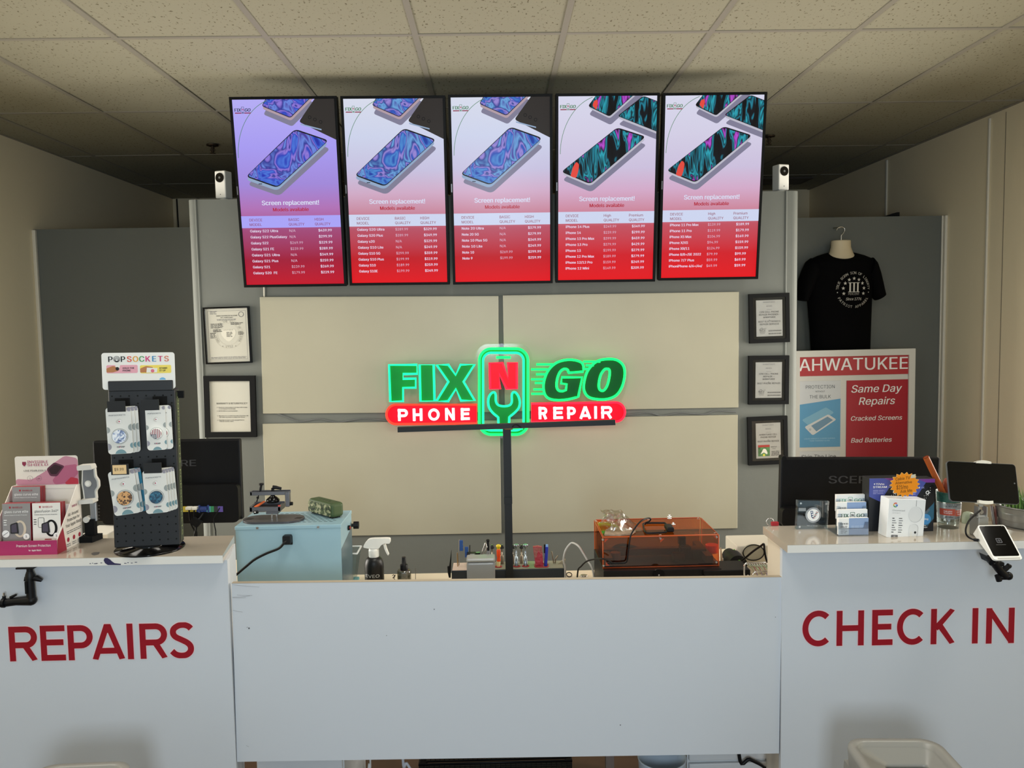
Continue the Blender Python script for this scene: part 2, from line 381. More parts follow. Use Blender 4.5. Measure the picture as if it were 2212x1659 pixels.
# ------------------------------------------------------------------ ceiling and wall-top things
for k, (sx, sy, lb) in enumerate(((459, 316, 'small dark fire sprinkler head on the ceiling beside the violet screen'), (1661, 297, 'small fire sprinkler head on the ceiling beside the screen at the right end'))):
    p = aZ(sx, sy, ZC-.012); t = thing('fire_sprinkler', (p.x, p.y, ZC), lb, 'sprinkler', 'ceiling fire sprinklers')
    m = mat('sprinkler_metal', '4b4036', .35, .8)
    b = MB(at((p.x, p.y, 0))); b.lathe([(.04, ZC-.002), (.038, ZC-.010), (.018, ZC-.014), (.016, ZC-.002)], m); b.build('escutcheon', t)
    b = MB(at((p.x, p.y, 0))); b.cyl((0, 0, ZC-.05), (0, 0, ZC), .008, None, m, 10)
    for sg in (-1, 1): b.tube([(sg*.008, 0, ZC-.02), (sg*.016, 0, ZC-.035), (sg*.003, 0, ZC-.055)], .0025, m, 6)
    b.cyl((0, 0, ZC-.058), (0, 0, ZC-.055), .018, None, m, 14); b.build('nozzle', t)
p0, p1 = aZ(1652, 384, ZC), aZ(1755, 383, ZC); p2 = aZ(1700, 402, ZC)
t = thing('ceiling_vent', ((p0.x+p1.x)/2, (p0.y+p2.y)/2, ZC), 'dark square return air vent in the ceiling behind the right camera', 'vent')
m = mat('vent_dark', '46403c', .6, .2)
x0, x1, y0, y1 = p1.x-.56, p1.x, p1.y, p1.y+.56
y0, y1 = p2.y-.2, p0.y
b = MB(); b.box(x0, x1, y0, y1, ZC-.006, ZC-.001, mat('vent_black', '1d1b1a', .8)); b.build('backing', t)
b = MB()
for k in range(18):
    yy = y0+(y1-y0)*(k+.5)/18; b.box(x0+.02, x1-.02, yy-.006, yy+.008, ZC-.012, ZC-.007, m)
b.build('louvre_grille', t)
b = MB(); b.box(x0, x1, y0, y0+.02, ZC-.014, ZC-.001, m); b.box(x0, x1, y1-.02, y1, ZC-.014, ZC-.001, m); b.box(x0, x0+.02, y0, y1, ZC-.014, ZC-.001, m); b.box(x1-.02, x1, y0, y1, ZC-.014, ZC-.001, m); b.build('frame', t)
# two security cameras on the partition's top edge
for k, (xa, xb, yt, yb, rz, lens, lb) in enumerate(((467, 501, 365, 421, -.30, 478, 'white box security camera with black round lens, left of the violet screen'),
                                  (1670, 1702, 354, 406, .28, 1690, 'white box security camera with black round lens, right of the row of screens'))):
    pc = aY((xa+xb)/2, yb, 4.5); hh = aY(xa, yt, 4.5).z-pc.z; s_ = .062
    t = thing('security_camera', (pc.x, pc.y, ZT), lb, 'security camera', 'white cameras on the partition top')
    M = at((pc.x, pc.y, ZT), rz)
    b = MB(M); b.lathe([(.026, 0), (.026, .008), (.02, .012)], WHP); b.build('base', t)
    z1 = hh+.02
    b = MB(M); b.box(-s_/2, s_/2, -s_/2, s_/2, .012, z1, WHP, .006, 3); b.build('body', t)
    b = MB(M); cz = z1-.036; b.prism([(.024*math.cos(i*PI/16), cz+.024*math.sin(i*PI/16)) for i in range(32)], -s_/2-.003, -s_/2, BLKG); l = b.build('lens', t)
    b = MB(M); b.prism([(.006*math.cos(i*PI/6), cz+.006*math.sin(i*PI/6)) for i in range(12)], -s_/2-.004, -s_/2-.003, mat('lens_glint', '777c80', .1, .5)); b.build('lens_centre', l); b = MB(M); b.box(-.002, .002, -s_/2-.001, -s_/2, .03, .034, BLK); b.build('status_dot', t)
# dark bracket lying on the right partition
p = aY(1905, 462, YP+.05)
b = MB(); b.add([(p.x, YP+.02, ZT+.002), (p.x+.09, YP+.02, ZT+.03), (p.x+.105, YP+.02, ZT+.03), (p.x+.105, YP+.02, ZT+.002), (p.x, YP+.09, ZT+.002), (p.x+.09, YP+.09, ZT+.03), (p.x+.105, YP+.09, ZT+.03), (p.x+.105, YP+.09, ZT+.002)],
     [(0, 3, 2, 1), (4, 5, 6, 7), (0, 1, 5, 4), (1, 2, 6, 5), (2, 3, 7, 6), (3, 0, 4, 7)], BLKM)
one(b, 'angle_bracket', 'black angled bracket lying on top of the right grey partition', 'bracket')
# ------------------------------------------------------------------ price screens
def pl(M):                                               # pixel -> x,z in the plane of a px4 matrix
    o = M.translation; n = M.to_3x3() @ Vector((0, 1, 0)); I = M.inverted()
    def f(px, py):
        d = ray(px, py); q = Vector((0, 0, CZ)); p = q+d*((o-q).dot(n)/d.dot(n)); l = I @ p; return (l.x, l.z)
    return f
def rpoly(pts, r, n=5):
    out = []; L = len(pts)
    for i in range(L):
        p = Vector(pts[i]); a = Vector(pts[i-1]); b = Vector(pts[(i+1) % L])
        ra = min(r, (a-p).length*.45); rb = min(r, (b-p).length*.45)
        s, e = p+(a-p).normalized()*ra, p+(b-p).normalized()*rb
        for k in range(n+1): t = k/n; q = s*(1-t)**2+p*2*t*(1-t)+e*t*t; out.append((q.x, q.y))
    return out
def clip(pts, x0, z0, x1, z1):
    for ax, lim, sg in ((0, x0, 1), (0, x1, -1), (1, z0, 1), (1, z1, -1)):
        out = []
        for i in range(len(pts)):
            a, b = pts[i-1], pts[i]; ia = sg*(a[ax]-lim) >= 0; ib = sg*(b[ax]-lim) >= 0
            if ia != ib: t = (lim-a[ax])/(b[ax]-a[ax]); out.append((a[0]+(b[0]-a[0])*t, a[1]+(b[1]-a[1])*t))
            if ib: out.append(b)
        pts = out
        if not pts: return []
    return pts
def screen_gradient(name, stops):
    m = bpy.data.materials.new(name); m.use_nodes = True; N = m.node_tree; b = N.nodes['Principled BSDF']
    b.inputs['Base Color'].default_value = (.008, .008, .008, 1); b.inputs['Roughness'].default_value = .22; b.inputs['Specular IOR Level'].default_value = .06
    tc = N.nodes.new('ShaderNodeTexCoord'); sp = N.nodes.new('ShaderNodeSeparateXYZ'); r = N.nodes.new('ShaderNodeValToRGB')
    N.links.new(tc.outputs['Generated'], sp.inputs[0]); N.links.new(sp.outputs['Z'], r.inputs['Fac'])
    e = r.color_ramp.elements
    while len(e) < len(stops): e.new(.5)
    for k, (p, h) in enumerate(stops): e[k].position = p; e[k].color = (*hexc(h), 1)
    N.links.new(r.outputs['Color'], b.inputs['Emission Color']); b.inputs['Emission Strength'].default_value = 1
    return m
def screen_swirl(name, stops, sc, scale, dist):
    m = bpy.data.materials.new(name); m.use_nodes = True; N = m.node_tree; b = N.nodes['Principled BSDF']
    b.inputs['Base Color'].default_value = (.008, .008, .008, 1); b.inputs['Roughness'].default_value = .22
    b.inputs['Specular IOR Level'].default_value = .06; tc = N.nodes.new('ShaderNodeTexCoord'); mp = N.nodes.new('ShaderNodeMapping'); mp.inputs['Scale'].default_value = sc; mp.inputs['Rotation'].default_value = (0, .3, 0)
    n = N.nodes.new('ShaderNodeTexNoise'); n.inputs['Scale'].default_value = scale; n.inputs['Detail'].default_value = 2.5; n.inputs['Distortion'].default_value = dist
    r = N.nodes.new('ShaderNodeValToRGB'); e = r.color_ramp.elements
    while len(e) < len(stops): e.new(.5)
    for k, (p, h) in enumerate(stops): e[k].position = p; e[k].color = (*hexc(h), 1)
    N.links.new(tc.outputs['Object'], mp.inputs[0]); N.links.new(mp.outputs[0], n.inputs['Vector']); N.links.new(n.outputs['Fac'], r.inputs['Fac'])
    N.links.new(r.outputs['Color'], b.inputs['Emission Color']); b.inputs['Emission Strength'].default_value = 1
    return m
GV = screen_gradient('screen_violet', [(0, 'c20c26'), (.14, 'a01636'), (.3, 'a04878'), (.42, 'b070b4'), (.55, 'a087d8'), (.75, 'a69af0'), (1, 'b4acf4')])
GP = screen_gradient('screen_pink', [(0, 'e2101c'), (.14, 'bf1824'), (.3, 'b65064'), (.40, 'c88aa0'), (.5, 'cfaac6'), (.62, 'c6c0de'), (.8, 'ccd2ea'), (1, 'd6daea')])
GQ = screen_gradient('screen_rose', [(0, 'e4101a'), (.14, 'd01a26'), (.3, 'c0505f'), (.40, 'cc8ba2'), (.5, 'd2a9c8'), (.62, 'cbbfdc'), (.8, 'd2cde4'), (1, 'd6d6ea')])
SW = screen_swirl('swirl_wallpaper', [(.28, '16205e'), (.37, '2343a8'), (.44, '4c8ad0'), (.49, '2a4cb0'), (.53, '9a88d4'), (.565, '2c3a8e'), (.61, '6aa4dc'), (.68, '4a4aa0')], (1.1, 1, .7), 7, 2.2)
SV = screen_swirl('swirl_wallpaper_violet', [(.28, '16185a'), (.37, '2738b4'), (.44, '4a74d8'), (.49, '2c40b8'), (.53, '9078d8'), (.565, '2c3090'), (.61, '6a88e0'), (.68, '4a3c9c')], (1.1, 1, .7), 7, 2.2)
SB = screen_swirl('streak_wallpaper', [(.36, '07070a'), (.44, '0c1018'), (.475, '1f7f96'), (.51, '0a0c12'), (.545, '2aa4b8'), (.575, '101020'), (.605, 'b84cd0'), (.64, '0a0810')], (2.6, 1, .55), 9, .5)
g_white, g_row, g_row2 = glow('screen_white', 'c9cdf0'), glow('screen_text', 'e6dcf4'), glow('screen_text_thin', 'dcbcd4')
g_maroon, g_redt = glow('screen_maroon', '8a2038'), glow('screen_red_text', 'b01a30')
g_green, g_shadow, g_dk = glow('screen_green', '3f7d4c'), glow('screen_shadow', '7f7c94'), glow('screen_black', '0b0b10')
g_silver, g_back, g_coral = glow('screen_silver', '8fa6c4'), glow('screen_phone_back', '2e2a28'), glow('screen_coral', 'e0483c')
g_steel = glow('screen_steel', 'b9b8c6'); g_title = glow('screen_title', 'd6dcf2')
bands = {'v': glow('screen_band_violet', 'a8a2f6'), 'p': glow('screen_band', 'ccd4ee')}
gal = [('DEVICE', 'BASIC', 'HIGH')]
T_ = [
 ('v', 'g', ('BASIC', 'HIGH'), [('Galaxy S22 Ultra', 'N/A', '$439.99'), ('Galaxy S22 PlusGalaxy', 'N/A', '$299.99'), ('Galaxy S22', '$269.99', '$329.99'), ('Galaxy S21 FE', '$239.99', '$289.99'), ('Galaxy S21 Ultra', 'N/A', '$349.99'), ('Galaxy S21 Plus', 'N/A', '$259.99'), ('Galaxy S21', '$239.99', '$269.99'), ('Galaxy S20  FE', '$179.99', '$229.99')],
  ((497, 209.5), (727.5, 207.5), (526, 621), (749, 617.5)), 'violet-tinted portrait price screen at the left end of the row above the white boards'),
 ('p', 'g', ('BASIC', 'HIGH'), [('Galaxy S20 Ultra', '$289.99', '$329.99'), ('Galaxy S20 Plus', '$289.99', '$349.99'), ('Galaxy s20', 'N/A', '$329.99'), ('Galaxy S10 Lite', 'N/A', '$249.99'), ('Galaxy S10 5G', '$299.99', '$359.99'), ('Galaxy S10 Plus', '$199.99', '$319.99'), ('Galaxy S10', '$189.99', '$259.99'), ('Galaxy S10E', '$199.99', '$249.99')],
  ((733.5, 208), (961, 206), (757.5, 616.5), (972.5, 614.5)), 'portrait price screen right beside the violet one, blue phone, eight rows of prices'),
 ('p', 'g', ('BASIC', 'HIGH'), [('Note 20 Ultra', 'N/A', '$379.99'), ('Note 20 5G', 'N/A', '$279.99'), ('Note 10 Plus 5G', 'N/A', '$349.99'), ('Note 10 Lite', 'N/A', '$249.99'), ('Note 10', '$269.99', '$299.99'), ('Note 9', '$199.99', '$259.99')],
  ((966, 205), (1193, 202.5), (980.5, 614.5), (1194, 611.5)), 'middle portrait price screen of the five, with only six rows of prices'),
 ('p', 'i', ('High', 'Premium'), [('iPhone 14 Plus', '$249.99', '$349.99'), ('iPhone 14', '$239.99', '$299.99'), ('iPhone 13 Pro Max', '$399.99', '$459.99'), ('iPhone 13 Pro', '$379.99', '$429.99'), ('iPhone 13', '$199.99', '$279.99'), ('iPhone 12 Pro Max', '$189.99', '$279.99'), ('iPhone 12/12 Pro', '$159.99', '$249.99'), ('iPhone 12 Mini', '$149.99', '$209.99')],
  ((1199.5, 202.5), (1427, 200.5), (1201, 610.5), (1413, 608)), 'portrait price screen with black streaked phones, second from the right end of the row'),
 ('p', 'i', ('High', 'Premium'), [('iPhone 11 Pro Max', '$139.99', '$189.99'), ('iPhone 11 Pro', '$119.99', '$179.99'), ('iPhone XS Max', '$104.99', '$169.99'), ('iPhone X/XS', '$94.99', '$159.99'), ('iPhone XR/11', '$124.99', '$159.99'), ('iPhone 8/8+/SE 2022', '$79.99', '$99.99'), ('iPhone 7/7 Plus', '$59.99', '$69.99'), ('iPhoniPhone 6/6+/6s/', '$49.99', '$59.99')],
  ((1433, 201), (1657.5, 198.5), (1421, 606), (1636.5, 602.5)), 'portrait price screen at the right end of the row, next to the white camera'),
]
bez = .0125
for k, (tone, kind, hd, rows, q, lb) in enumerate(T_):
    M, w, h = px4(q[0], q[1], q[2], q[3], 4.17, 4.30)
    c0 = M @ Vector((w/2, .03, 0))
    t = thing('menu_screen', c0, lb, 'television', 'portrait price screens on the wall')
    b = MB(M); b.box(0, w, .001, .045, 0, h, BLK, .003); b.box(w*.25, w*.75, .045, .09, h*.3, h*.7, BLKM); b.build('casing', t)
    b = MB(M); b.frame(0, 0, w, h, bez, -.006, .003, mat('bezel_black', '060607', .45, spec=.15))
    b.box(.003, .008, -.0075, -.006, h*.52-.02, h*.52+.02, mat('bezel_badge', '6a6a6e', .3, .5)); b.build('bezel', t)
    b = MB(M); b.box(w*.3, w*.7, .09, .12+(.04 if 1 else 0), h*.4, h*.6, BLKM); b.build('wall_mount', t)
    sw, sh = w-2*bez, h-2*bez
    U = lambda u: bez+u*sw
    V = lambda v: h-bez-v*sh
    s = MB(M); base = GV if tone == 'v' else (GP if kind == 'g' else GQ)
    s.rect(bez, bez, w-bez, h-bez, -.0005, base)
    lay = [-.0006]
    def Y():
        lay[0] -= .00012; return lay[0]
    P = lambda pts: [(U(a), V(c)) for a, c in pts]
    def phone(pts, off, face, side, r, shadow=(.012, .044), cl=True, bez_=.008):
        sp = rpoly(P([(a+shadow[0], c+shadow[1]) for a, c in pts]), r)
        bd = rpoly(P(pts), r); sd = rpoly(P([(a+off[0], c+off[1]) for a, c in pts]), r)
        lim = (bez, bez, w-bez, h-bez)
        cx = sum(p[0] for p in pts)/4; cy = sum(p[1] for p in pts)/4
        inn = rpoly(P([(cx+(a-cx)*.965, cy+(c-cy)*.955) for a, c in pts]), r*.8)
        # the phone's drop shadow is part of the picture the screen shows
        for poly, m in ((sp, g_shadow), (sd, side), (bd, g_dk), (inn, face)):
            poly = clip(poly, *lim)
            if len(poly) > 2: s.prism(poly, Y(), lay[0], m)
    if kind == 'g':
        face = SV if tone == 'v' else SW
        phone([(.285, .034), (.47, -.12), (.80, -.02), (.56, .098)], (.004, .014), face, glow('screen_rosegold', 'b09aa4'), .012)
        s.prism(clip(rpoly(P([(.64, .118), (.95, -.10), (1.4, .10), (1.02, .22)]), .014), bez, bez, w-bez, h-bez), Y(), lay[0], g_back)
        s.prism(rpoly(P([(.655, .127), (.655, .134), (.86, .164), (.86, .157)]), .002), Y(), lay[0], g_silver)
        for a, c in ((.75, .095), (.80, .107), (.855, .120)): s.prism([(U(a)+.008*math.cos(i*PI/10), V(c)+.008*math.sin(i*PI/10)) for i in range(20)], Y(), lay[0], g_dk); s.prism([(U(a)+.0055*math.cos(i*PI/10), V(c)+.0055*math.sin(i*PI/10)) for i in range(20)], Y(), lay[0], g_back)
        phone([(.078, .405), (.60, .155), (.925, .217), (.385, .467)], (-.004, .016), face, g_silver, .022)
        s.rect(U(.20), V(.447), U(.235), V(.443), Y(), g_dk)
    else:
        phone([(.30, .052), (.52, -.10), (.86, -.05), (.52, .108)], (.004, .010), SB, g_steel, .012)
        phone([(.60, .105), (.86, .0), (1.35, .10), (1.08, .205)], (.002, .012), SB, g_steel, .014)
        phone([(.03, .40), (.60, .165), (.895, .215), (.33, .468)], (.004, .012), SB, g_steel, .020)
        s.prism(rpoly(P([(.125, .425), (.15, .375), (.185, .345), (.215, .36), (.205, .40), (.185, .435)]), .01), Y(), lay[0], g_coral)
        s.prism(rpoly(P([(.345, .05), (.36, .025), (.395, .018), (.40, .04), (.385, .072)]), .006), Y(), lay[0], g_coral)
    # green arc and logo
    pts = [(U(.46-.44*math.cos(a)), V(.305-.31*math.sin(a))) for a in [PI/2*i/24*1.0 for i in range(25)]]
    s.stroke([p for p in pts if p[1] < h-bez-.002], .0022, Y(), g_green)
    yl = Y()
    lg = g_green if tone != 'v' else glow('screen_logo_dark', '2c3a50')
    s.text('FIX', U(.02), V(.062), .0145, lg, yl, w=.031, bold=.05); s.text('GO', U(.118), V(.062), .0145, lg, yl, w=.029, bold=.05, shear=.2)
    s.frame(U(.086), V(.072), U(.111), V(.037), .0015, yl, yl, lg); s.text('N', U(.0985), V(.056), .008, g_redt, yl, al='c', bold=.03); s.stroke([(U(.0985), V(.070)), (U(.0985), V(.063))], .004, yl, lg)
    s.rect(U(.02), V(.072), U(.084), V(.067), yl, g_maroon); s.rect(U(.113), V(.072), U(.175), V(.067), yl, g_maroon)
    # title, band and rows
    yt = Y()
    s.text('Screen replacement!', U(.505), V(.560), .0215, g_title, yt, w=sw*.575, al='c', bold=.035)
    s.text('Models available', U(.505), V(.594), .0165, g_redt, yt, w=sw*.36, al='c', bold=.035)
    s.rect(bez, V(.684), w-bez, V(.6185), Y(), bands['v' if tone == 'v' else 'p'])
    yt = Y()
    for i, tx in enumerate((('DEVICE', 'MODEL'), (hd[0], 'QUALITY'), (hd[1], 'QUALITY'))):
        for j, x_ in enumerate(tx): s.text(x_, U((.08, .475, .738)[i]), V(.6475+.0255*j), .0125, g_maroon, yt, bold=.012)
    for r_, (a, bb, cc) in enumerate(rows):
        v = .7075+.0333*r_
        s.text(a, U(.08), V(v), .0118, g_row, yt, w=min(.0176*len(a), .405)*sw, bold=.03)
        s.text(bb, U(.475), V(v), .0118, g_row2, yt, w=.0185*len(bb)*sw if bb != 'N/A' else .062*sw, bold=.008)
        s.text(cc, U(.77), V(v), .0118, g_row, yt, w=.0193*len(cc)*sw, bold=.03)
    s.build('screen', t)
# ------------------------------------------------------------------ cream boards behind the neon sign
m_board = mat('cream_board', 'a29e8b', .38, spec=.45, noise=(3, .03))
for q, lb in ((((560, 642), (1076.5, 638.5), (569, 893), (1078, 891)), 'blank cream board upper left of the neon sign'), (((1088, 638), (1597, 630), (1089, 889), (1594.5, 880.5)), 'blank cream board upper right of the neon sign'),
              (((570, 916.5), (1080, 907), (572.5, 1160), (1083, 1153)), 'blank cream board lower left, under PHONE on the neon sign'), (((1091, 906), (1593, 895.5), (1093, 1151.5), (1594, 1142)), 'blank cream board lower right, under REPAIR on the neon sign')):
    M, w, h = px4(*q, YW-.012)
    b = MB(M); b.box(0, w, 0, .0115, 0, h, m_board, .0015, 1); one(b, 'wall_board', lb, 'board', 'cream wall boards')
b = MB(); p0 = aY(570, 600, YW-.004); p1 = aY(571, 644, YW-.004); b.tube([(p0.x, YW-.004, p0.z), (p1.x, YW-.004, p1.z)], .004, mat('white_cable', 'cfcabb', .5), 8)
one(b, 'screen_cable', 'white cable running down from under the violet screen to the cream board', 'cable')

# ------------------------------------------------------------------ framed papers
def picture(q, bw, lb, draw, mbev=None, paper=None, mount=None):
    M, w, h = px4(*q, YW-.02); paper = mat('certificate_paper', 'bfbdb1', .7)
    t = thing('certificate_frame', M @ Vector((w/2, .01, 0)), lb, 'picture frame', 'black framed notices beside the boards')
    b = MB(M); b.frame(0, 0, w, h, bw, -.004, .018, BLKG if bw < .02 else BLKM); b.build('frame', t)
    b = MB(M); b.rect(bw*.9, bw*.9, w-bw*.9, h-bw*.9, .006, paper)
    draw(b, bw, bw, w-bw, h-bw); b.build('certificate', t)
    b = MB(M); b.rect(bw*.95, bw*.95, w-bw*.95, h-bw*.95, .0005, clear('frame_glass', 'ffffff', .05, .05)); b.build('glass_pane', t)
def licence(b, x0, z0, x1, z1):
    y = .0055; W, H = x1-x0, z1-z0; mk = mat('seal_grey', 'b9b5a8', .7); ms = mat('seal_dark', '8b887e', .7)
    cx, cz, r = x0+W*.52, z0+H*.52, W*.34
    b.frame(x0+.012, z0+.012, x1-.012, z1-.012, .0012, y, y, INKG)
    b.ring([(cx+r*math.cos(i*PI/20), cz+r*math.sin(i*PI/20)) for i in range(40)], [(cx+(r-.002)*math.cos(i*PI/20), cz+(r-.002)*math.sin(i*PI/20)) for i in range(40)], y, y, mk)
    r2 = r*.76; b.ring([(cx+r2*math.cos(i*PI/20), cz+r2*math.sin(i*PI/20)) for i in range(40)], [(cx+(r2-.0015)*math.cos(i*PI/20), cz+(r2-.0015)*math.sin(i*PI/20)) for i in range(40)], y, y, mk)
    for i, ch in enumerate('GREAT SEAL OF THE STATE OF ARIZONA'):
        a = math.radians(215-250*i/33)
        if ch != ' ': b.text(ch, cx+r*.81*math.cos(a), cz+r*.81*math.sin(a), .010, ms, y-.0002, al='c', rot=a-PI/2)
    b.text('1912', cx, cz-r*.93, .011, ms, y-.0002, al='c')
    b.prism(rpoly([(cx-r*.5, cz+r*.35), (cx+r*.5, cz+r*.35), (cx+r*.5, cz-r*.1), (cx, cz-r*.6), (cx-r*.5, cz-r*.1)], .02), y, y, mat('seal_pale', 'd0cdc0', .7))
    b.text('DITAT DEUS', cx, cz+r*.25, .006, ms, y-.0003, al='c')
    for sg in (-1, 1): b.text('*', cx+sg*r*.45, cz-r*.95, .012, ms, y-.0002, al='c')
    b.ring([(x1-.035+.014*math.cos(i*PI/12), z1-.032+.014*math.sin(i*PI/12)) for i in range(24)], [(x1-.035+.011*math.cos(i*PI/12), z1-.032+.011*math.sin(i*PI/12)) for i in range(24)], y, y, INKG)
    b.text('TRANSACTION PRIVILEGE TAX LICENSE', x0+W*.5, z1-.040, .0052, INK, y-.0003, w=W*.50, al='c', bold=.02); b.text('NOT TRANSFERABLE', x0+W*.5, z1-.049, .0045, INK, y-.0003, al='c', bold=.02)
    b.lines(x0+.055, z1-.062, x1-.06, z1-.053, 2, INKG, y-.0003, .5, .1, 'c'); b.lines(x0+.025, z1-.03, x0+.06, z1-.012, 3, INKG, y-.0003)
    b.lines(x0+.025, z1-.10, x0+.09, z1-.075, 4, INK, y-.0003); b.lines(x1-.09, z1-.085, x1-.025, z1-.072, 2, INK, y-.0003); b.lines(x0+.035, z1-.12, x0+.085, z1-.105, 2, INK, y-.0003)
    b.lines(x0+.02, cz-.02, x0+.05, cz+.01, 4, INK, y-.0003); b.lines(cx-.01, cz-.015, cx+.02, cz+.012, 4, INK, y-.0003); b.lines(x1-.055, cz-.005, x1-.025, cz+.012, 3, INK, y-.0003)
    b.lines(x0+.018, z0+.016, x1-.018, z0+.028, 2, INKG, y-.0003, .45, .05)
def policy(b, x0, z0, x1, z1):
    y = .0055; W, H = x1-x0, z1-z0
    b.rect(x0, z0+H*.205, x1, z0+H*.208, y, mat('paper_crease', 'bdbcb6', .7))
    b.text('WARRANTY & RETURN POLICY', x0+W*.16, z0+H*.545, .0088, INK, y, w=W*.76, bold=.01)
    for i, (a, c) in enumerate((('Electronic return policy is 30 days with receipt.', 'A 15% Restock Fee will apply'), ('NO RETURNS on cases & protectors', ''), ('Warranty is for 6 months from date of purchase. We', 'will repair any issue or replace the device.'), ('Physically damaged or water damaged devices', 'VOID all warranty claims'))):
        zz = z0+H*(.475-.083*i)
        if i == 1: zz = z0+H*.405
        b.text(str(i+1)+'.', x0+W*.17, zz, .0045, INK, y, bold=.02); b.text(a, x0+W*.21, zz, .0045, INK, y, w=W*(.0145*len(a)), bold=.025)
        if c: b.text(c, x0+W*.22, zz-H*.028, .0045, INK, y, w=W*(.0145*len(c)), bold=.025)
def award(lines_, photo=False):
    def f(b, x0, z0, x1, z1):
        y = .0052; W, H = x1-x0, z1-z0; mp = mat('award_silver', 'a9a9a6', .32, .5, noise=(30, .05))
        a0, c0, a1, c1 = x0+.016, z0+.014, x1-.016, z1-.014
        if photo: a0 += .006
        b.rect(x0, z0, x1, z1, .0045, BLKM); b.box(a0, a1, .002, .0035, c0, c1, mp); y = .0016; w_, h_ = a1-a0, c1-c0; cx = (a0+a1)/2
        for i, (s_, m) in enumerate((('AHWATUKEE', INKG), ('FOOTHILLS', mat('pale_print', 'a5a49d', .6)), ('NEWS', INKG))): b.text(s_, cx, c1-h_*(.075+.055*i), h_*.037, m, y, al='c', w=w_*(.46 if i < 2 else .22), bold=.01)
        b.text('Proudly awards', cx, c1-h_*.27, h_*.014, INK, y, al='c')
        z = c1-h_*.35
        for s_ in lines_:
            if s_ == '-': b.rect(cx-.004, z+h_*.01, cx+.004, z+h_*.018, y, INK); z -= h_*.045; continue
            b.text(s_, cx, z, h_*.045, INK, y, al='c', w=w_*min(.86, .052*len(s_)), bold=.012); z -= h_*.073
        if photo:
            fx0, fz0, fx1, fz1 = a0+w_*.08, c0+h_*.06, a0+w_*.55, c0+h_*.38
            b.rect(fx0, fz0, fx1, fz1, y, mat('photo_green', '3f6a3c', .4, noise=(60, .6))); b.rect(fx0, fz1-.012, fx1, fz1, y-.0002, mat('photo_red', '9c2a26', .4))
            b.prism(rpoly([(fx0+.012, fz0+.01), (fx0+.028, fz0+.04), (fx0+.04, fz0+.038), (fx1-.012, fz0+.018), (fx1-.014, fz0+.008), (fx0+.03, fz0+.02)], .004), y-.0003, y-.0003, mat('photo_white', 'd8d4c6', .4)); b.disc(fx0+.03, fz0+.006, .006, y-.0004, mat('photo_yellow', 'c9c03a', .4))
            b.text('BEST of', a1-w_*.28, c0+h_*.30, h_*.03, INK, y, al='c', bold=.03); b.text('2021', a1-w_*.28, c0+h_*.25, h_*.03, INK, y, al='c')
            b.lines(a1-w_*.4, c0+h_*.06, a1-w_*.04, c0+h_*.20, 5, INK, y, .5, .2, 'c')
        else:
            yr = '2020' if 'PHOENIX' in ' '.join(lines_) else '2021'
            b.text('BEST of', a0+w_*.23, c0+h_*.16, h_*.032, INK, y, al='c', bold=.03); b.text(yr, a0+w_*.23, c0+h_*.105, h_*.045, INK, y, al='c', bold=.0); b.text('Ahwatukee', a0+w_*.23, c0+h_*.07, h_*.018, INK, y, al='c')
            b.stroke([(a0+w_*.12, c0+h_*.2), (a0+w_*.22, c0+h_*.24), (a0+w_*.24, c0+h_*.2), (a0+w_*.38, c0+h_*.225)], .0012, y, INK)
            b.lines(a0+w_*.46, c0+h_*.13, a1-w_*.03, c0+h_*.17, 2, INK, y, .55, .05); b.lines(a0+w_*.46, c0+h_*.05, a1-w_*.03, c0+h_*.09, 2, INK, y, .55, .05)
    return f
picture(((436.7, 664.2), (536.5, 661.3), (446.3, 787), (544.7, 783.6)), .008, 'thin black frame with a licence and large round seal, above the return policy notice', licence)
picture(((438, 812), (550, 812), (444.6, 945.2), (554.4, 943.8)), .027, 'wide black frame holding the warranty and return policy notice', policy)
picture(((1618.7, 635.5), (1705.5, 632), (1619, 742), (1705.5, 739)), .02, 'black framed silver award, topmost of the three right of the boards', award(['CPR CELL PHONE', 'REPAIR PHOENIX-', 'AHWATUKEE', '-', 'BEST ELECTRONICS', 'REPAIR SERVICE']))
picture(((1617.7, 769), (1704.8, 767.6), (1617, 874), (1703.4, 873)), .02, 'black framed silver award, middle one of the three right of the boards', award(['CPR CELL PHONE', 'REPAIR -', 'AHWATUKEE', '-', 'BEST PHONE REPAIR']))
picture(((1614.3, 901.6), (1700.4, 898.2), (1617.7, 1005.6), (1702.4, 1001.5)), .02, 'black framed award with a small green photo, lowest of the three right of the boards', award(['AHWATUKEE CELL', 'PHONE REPAIR', '-', 'BEST PHONE REPAIR'], True))
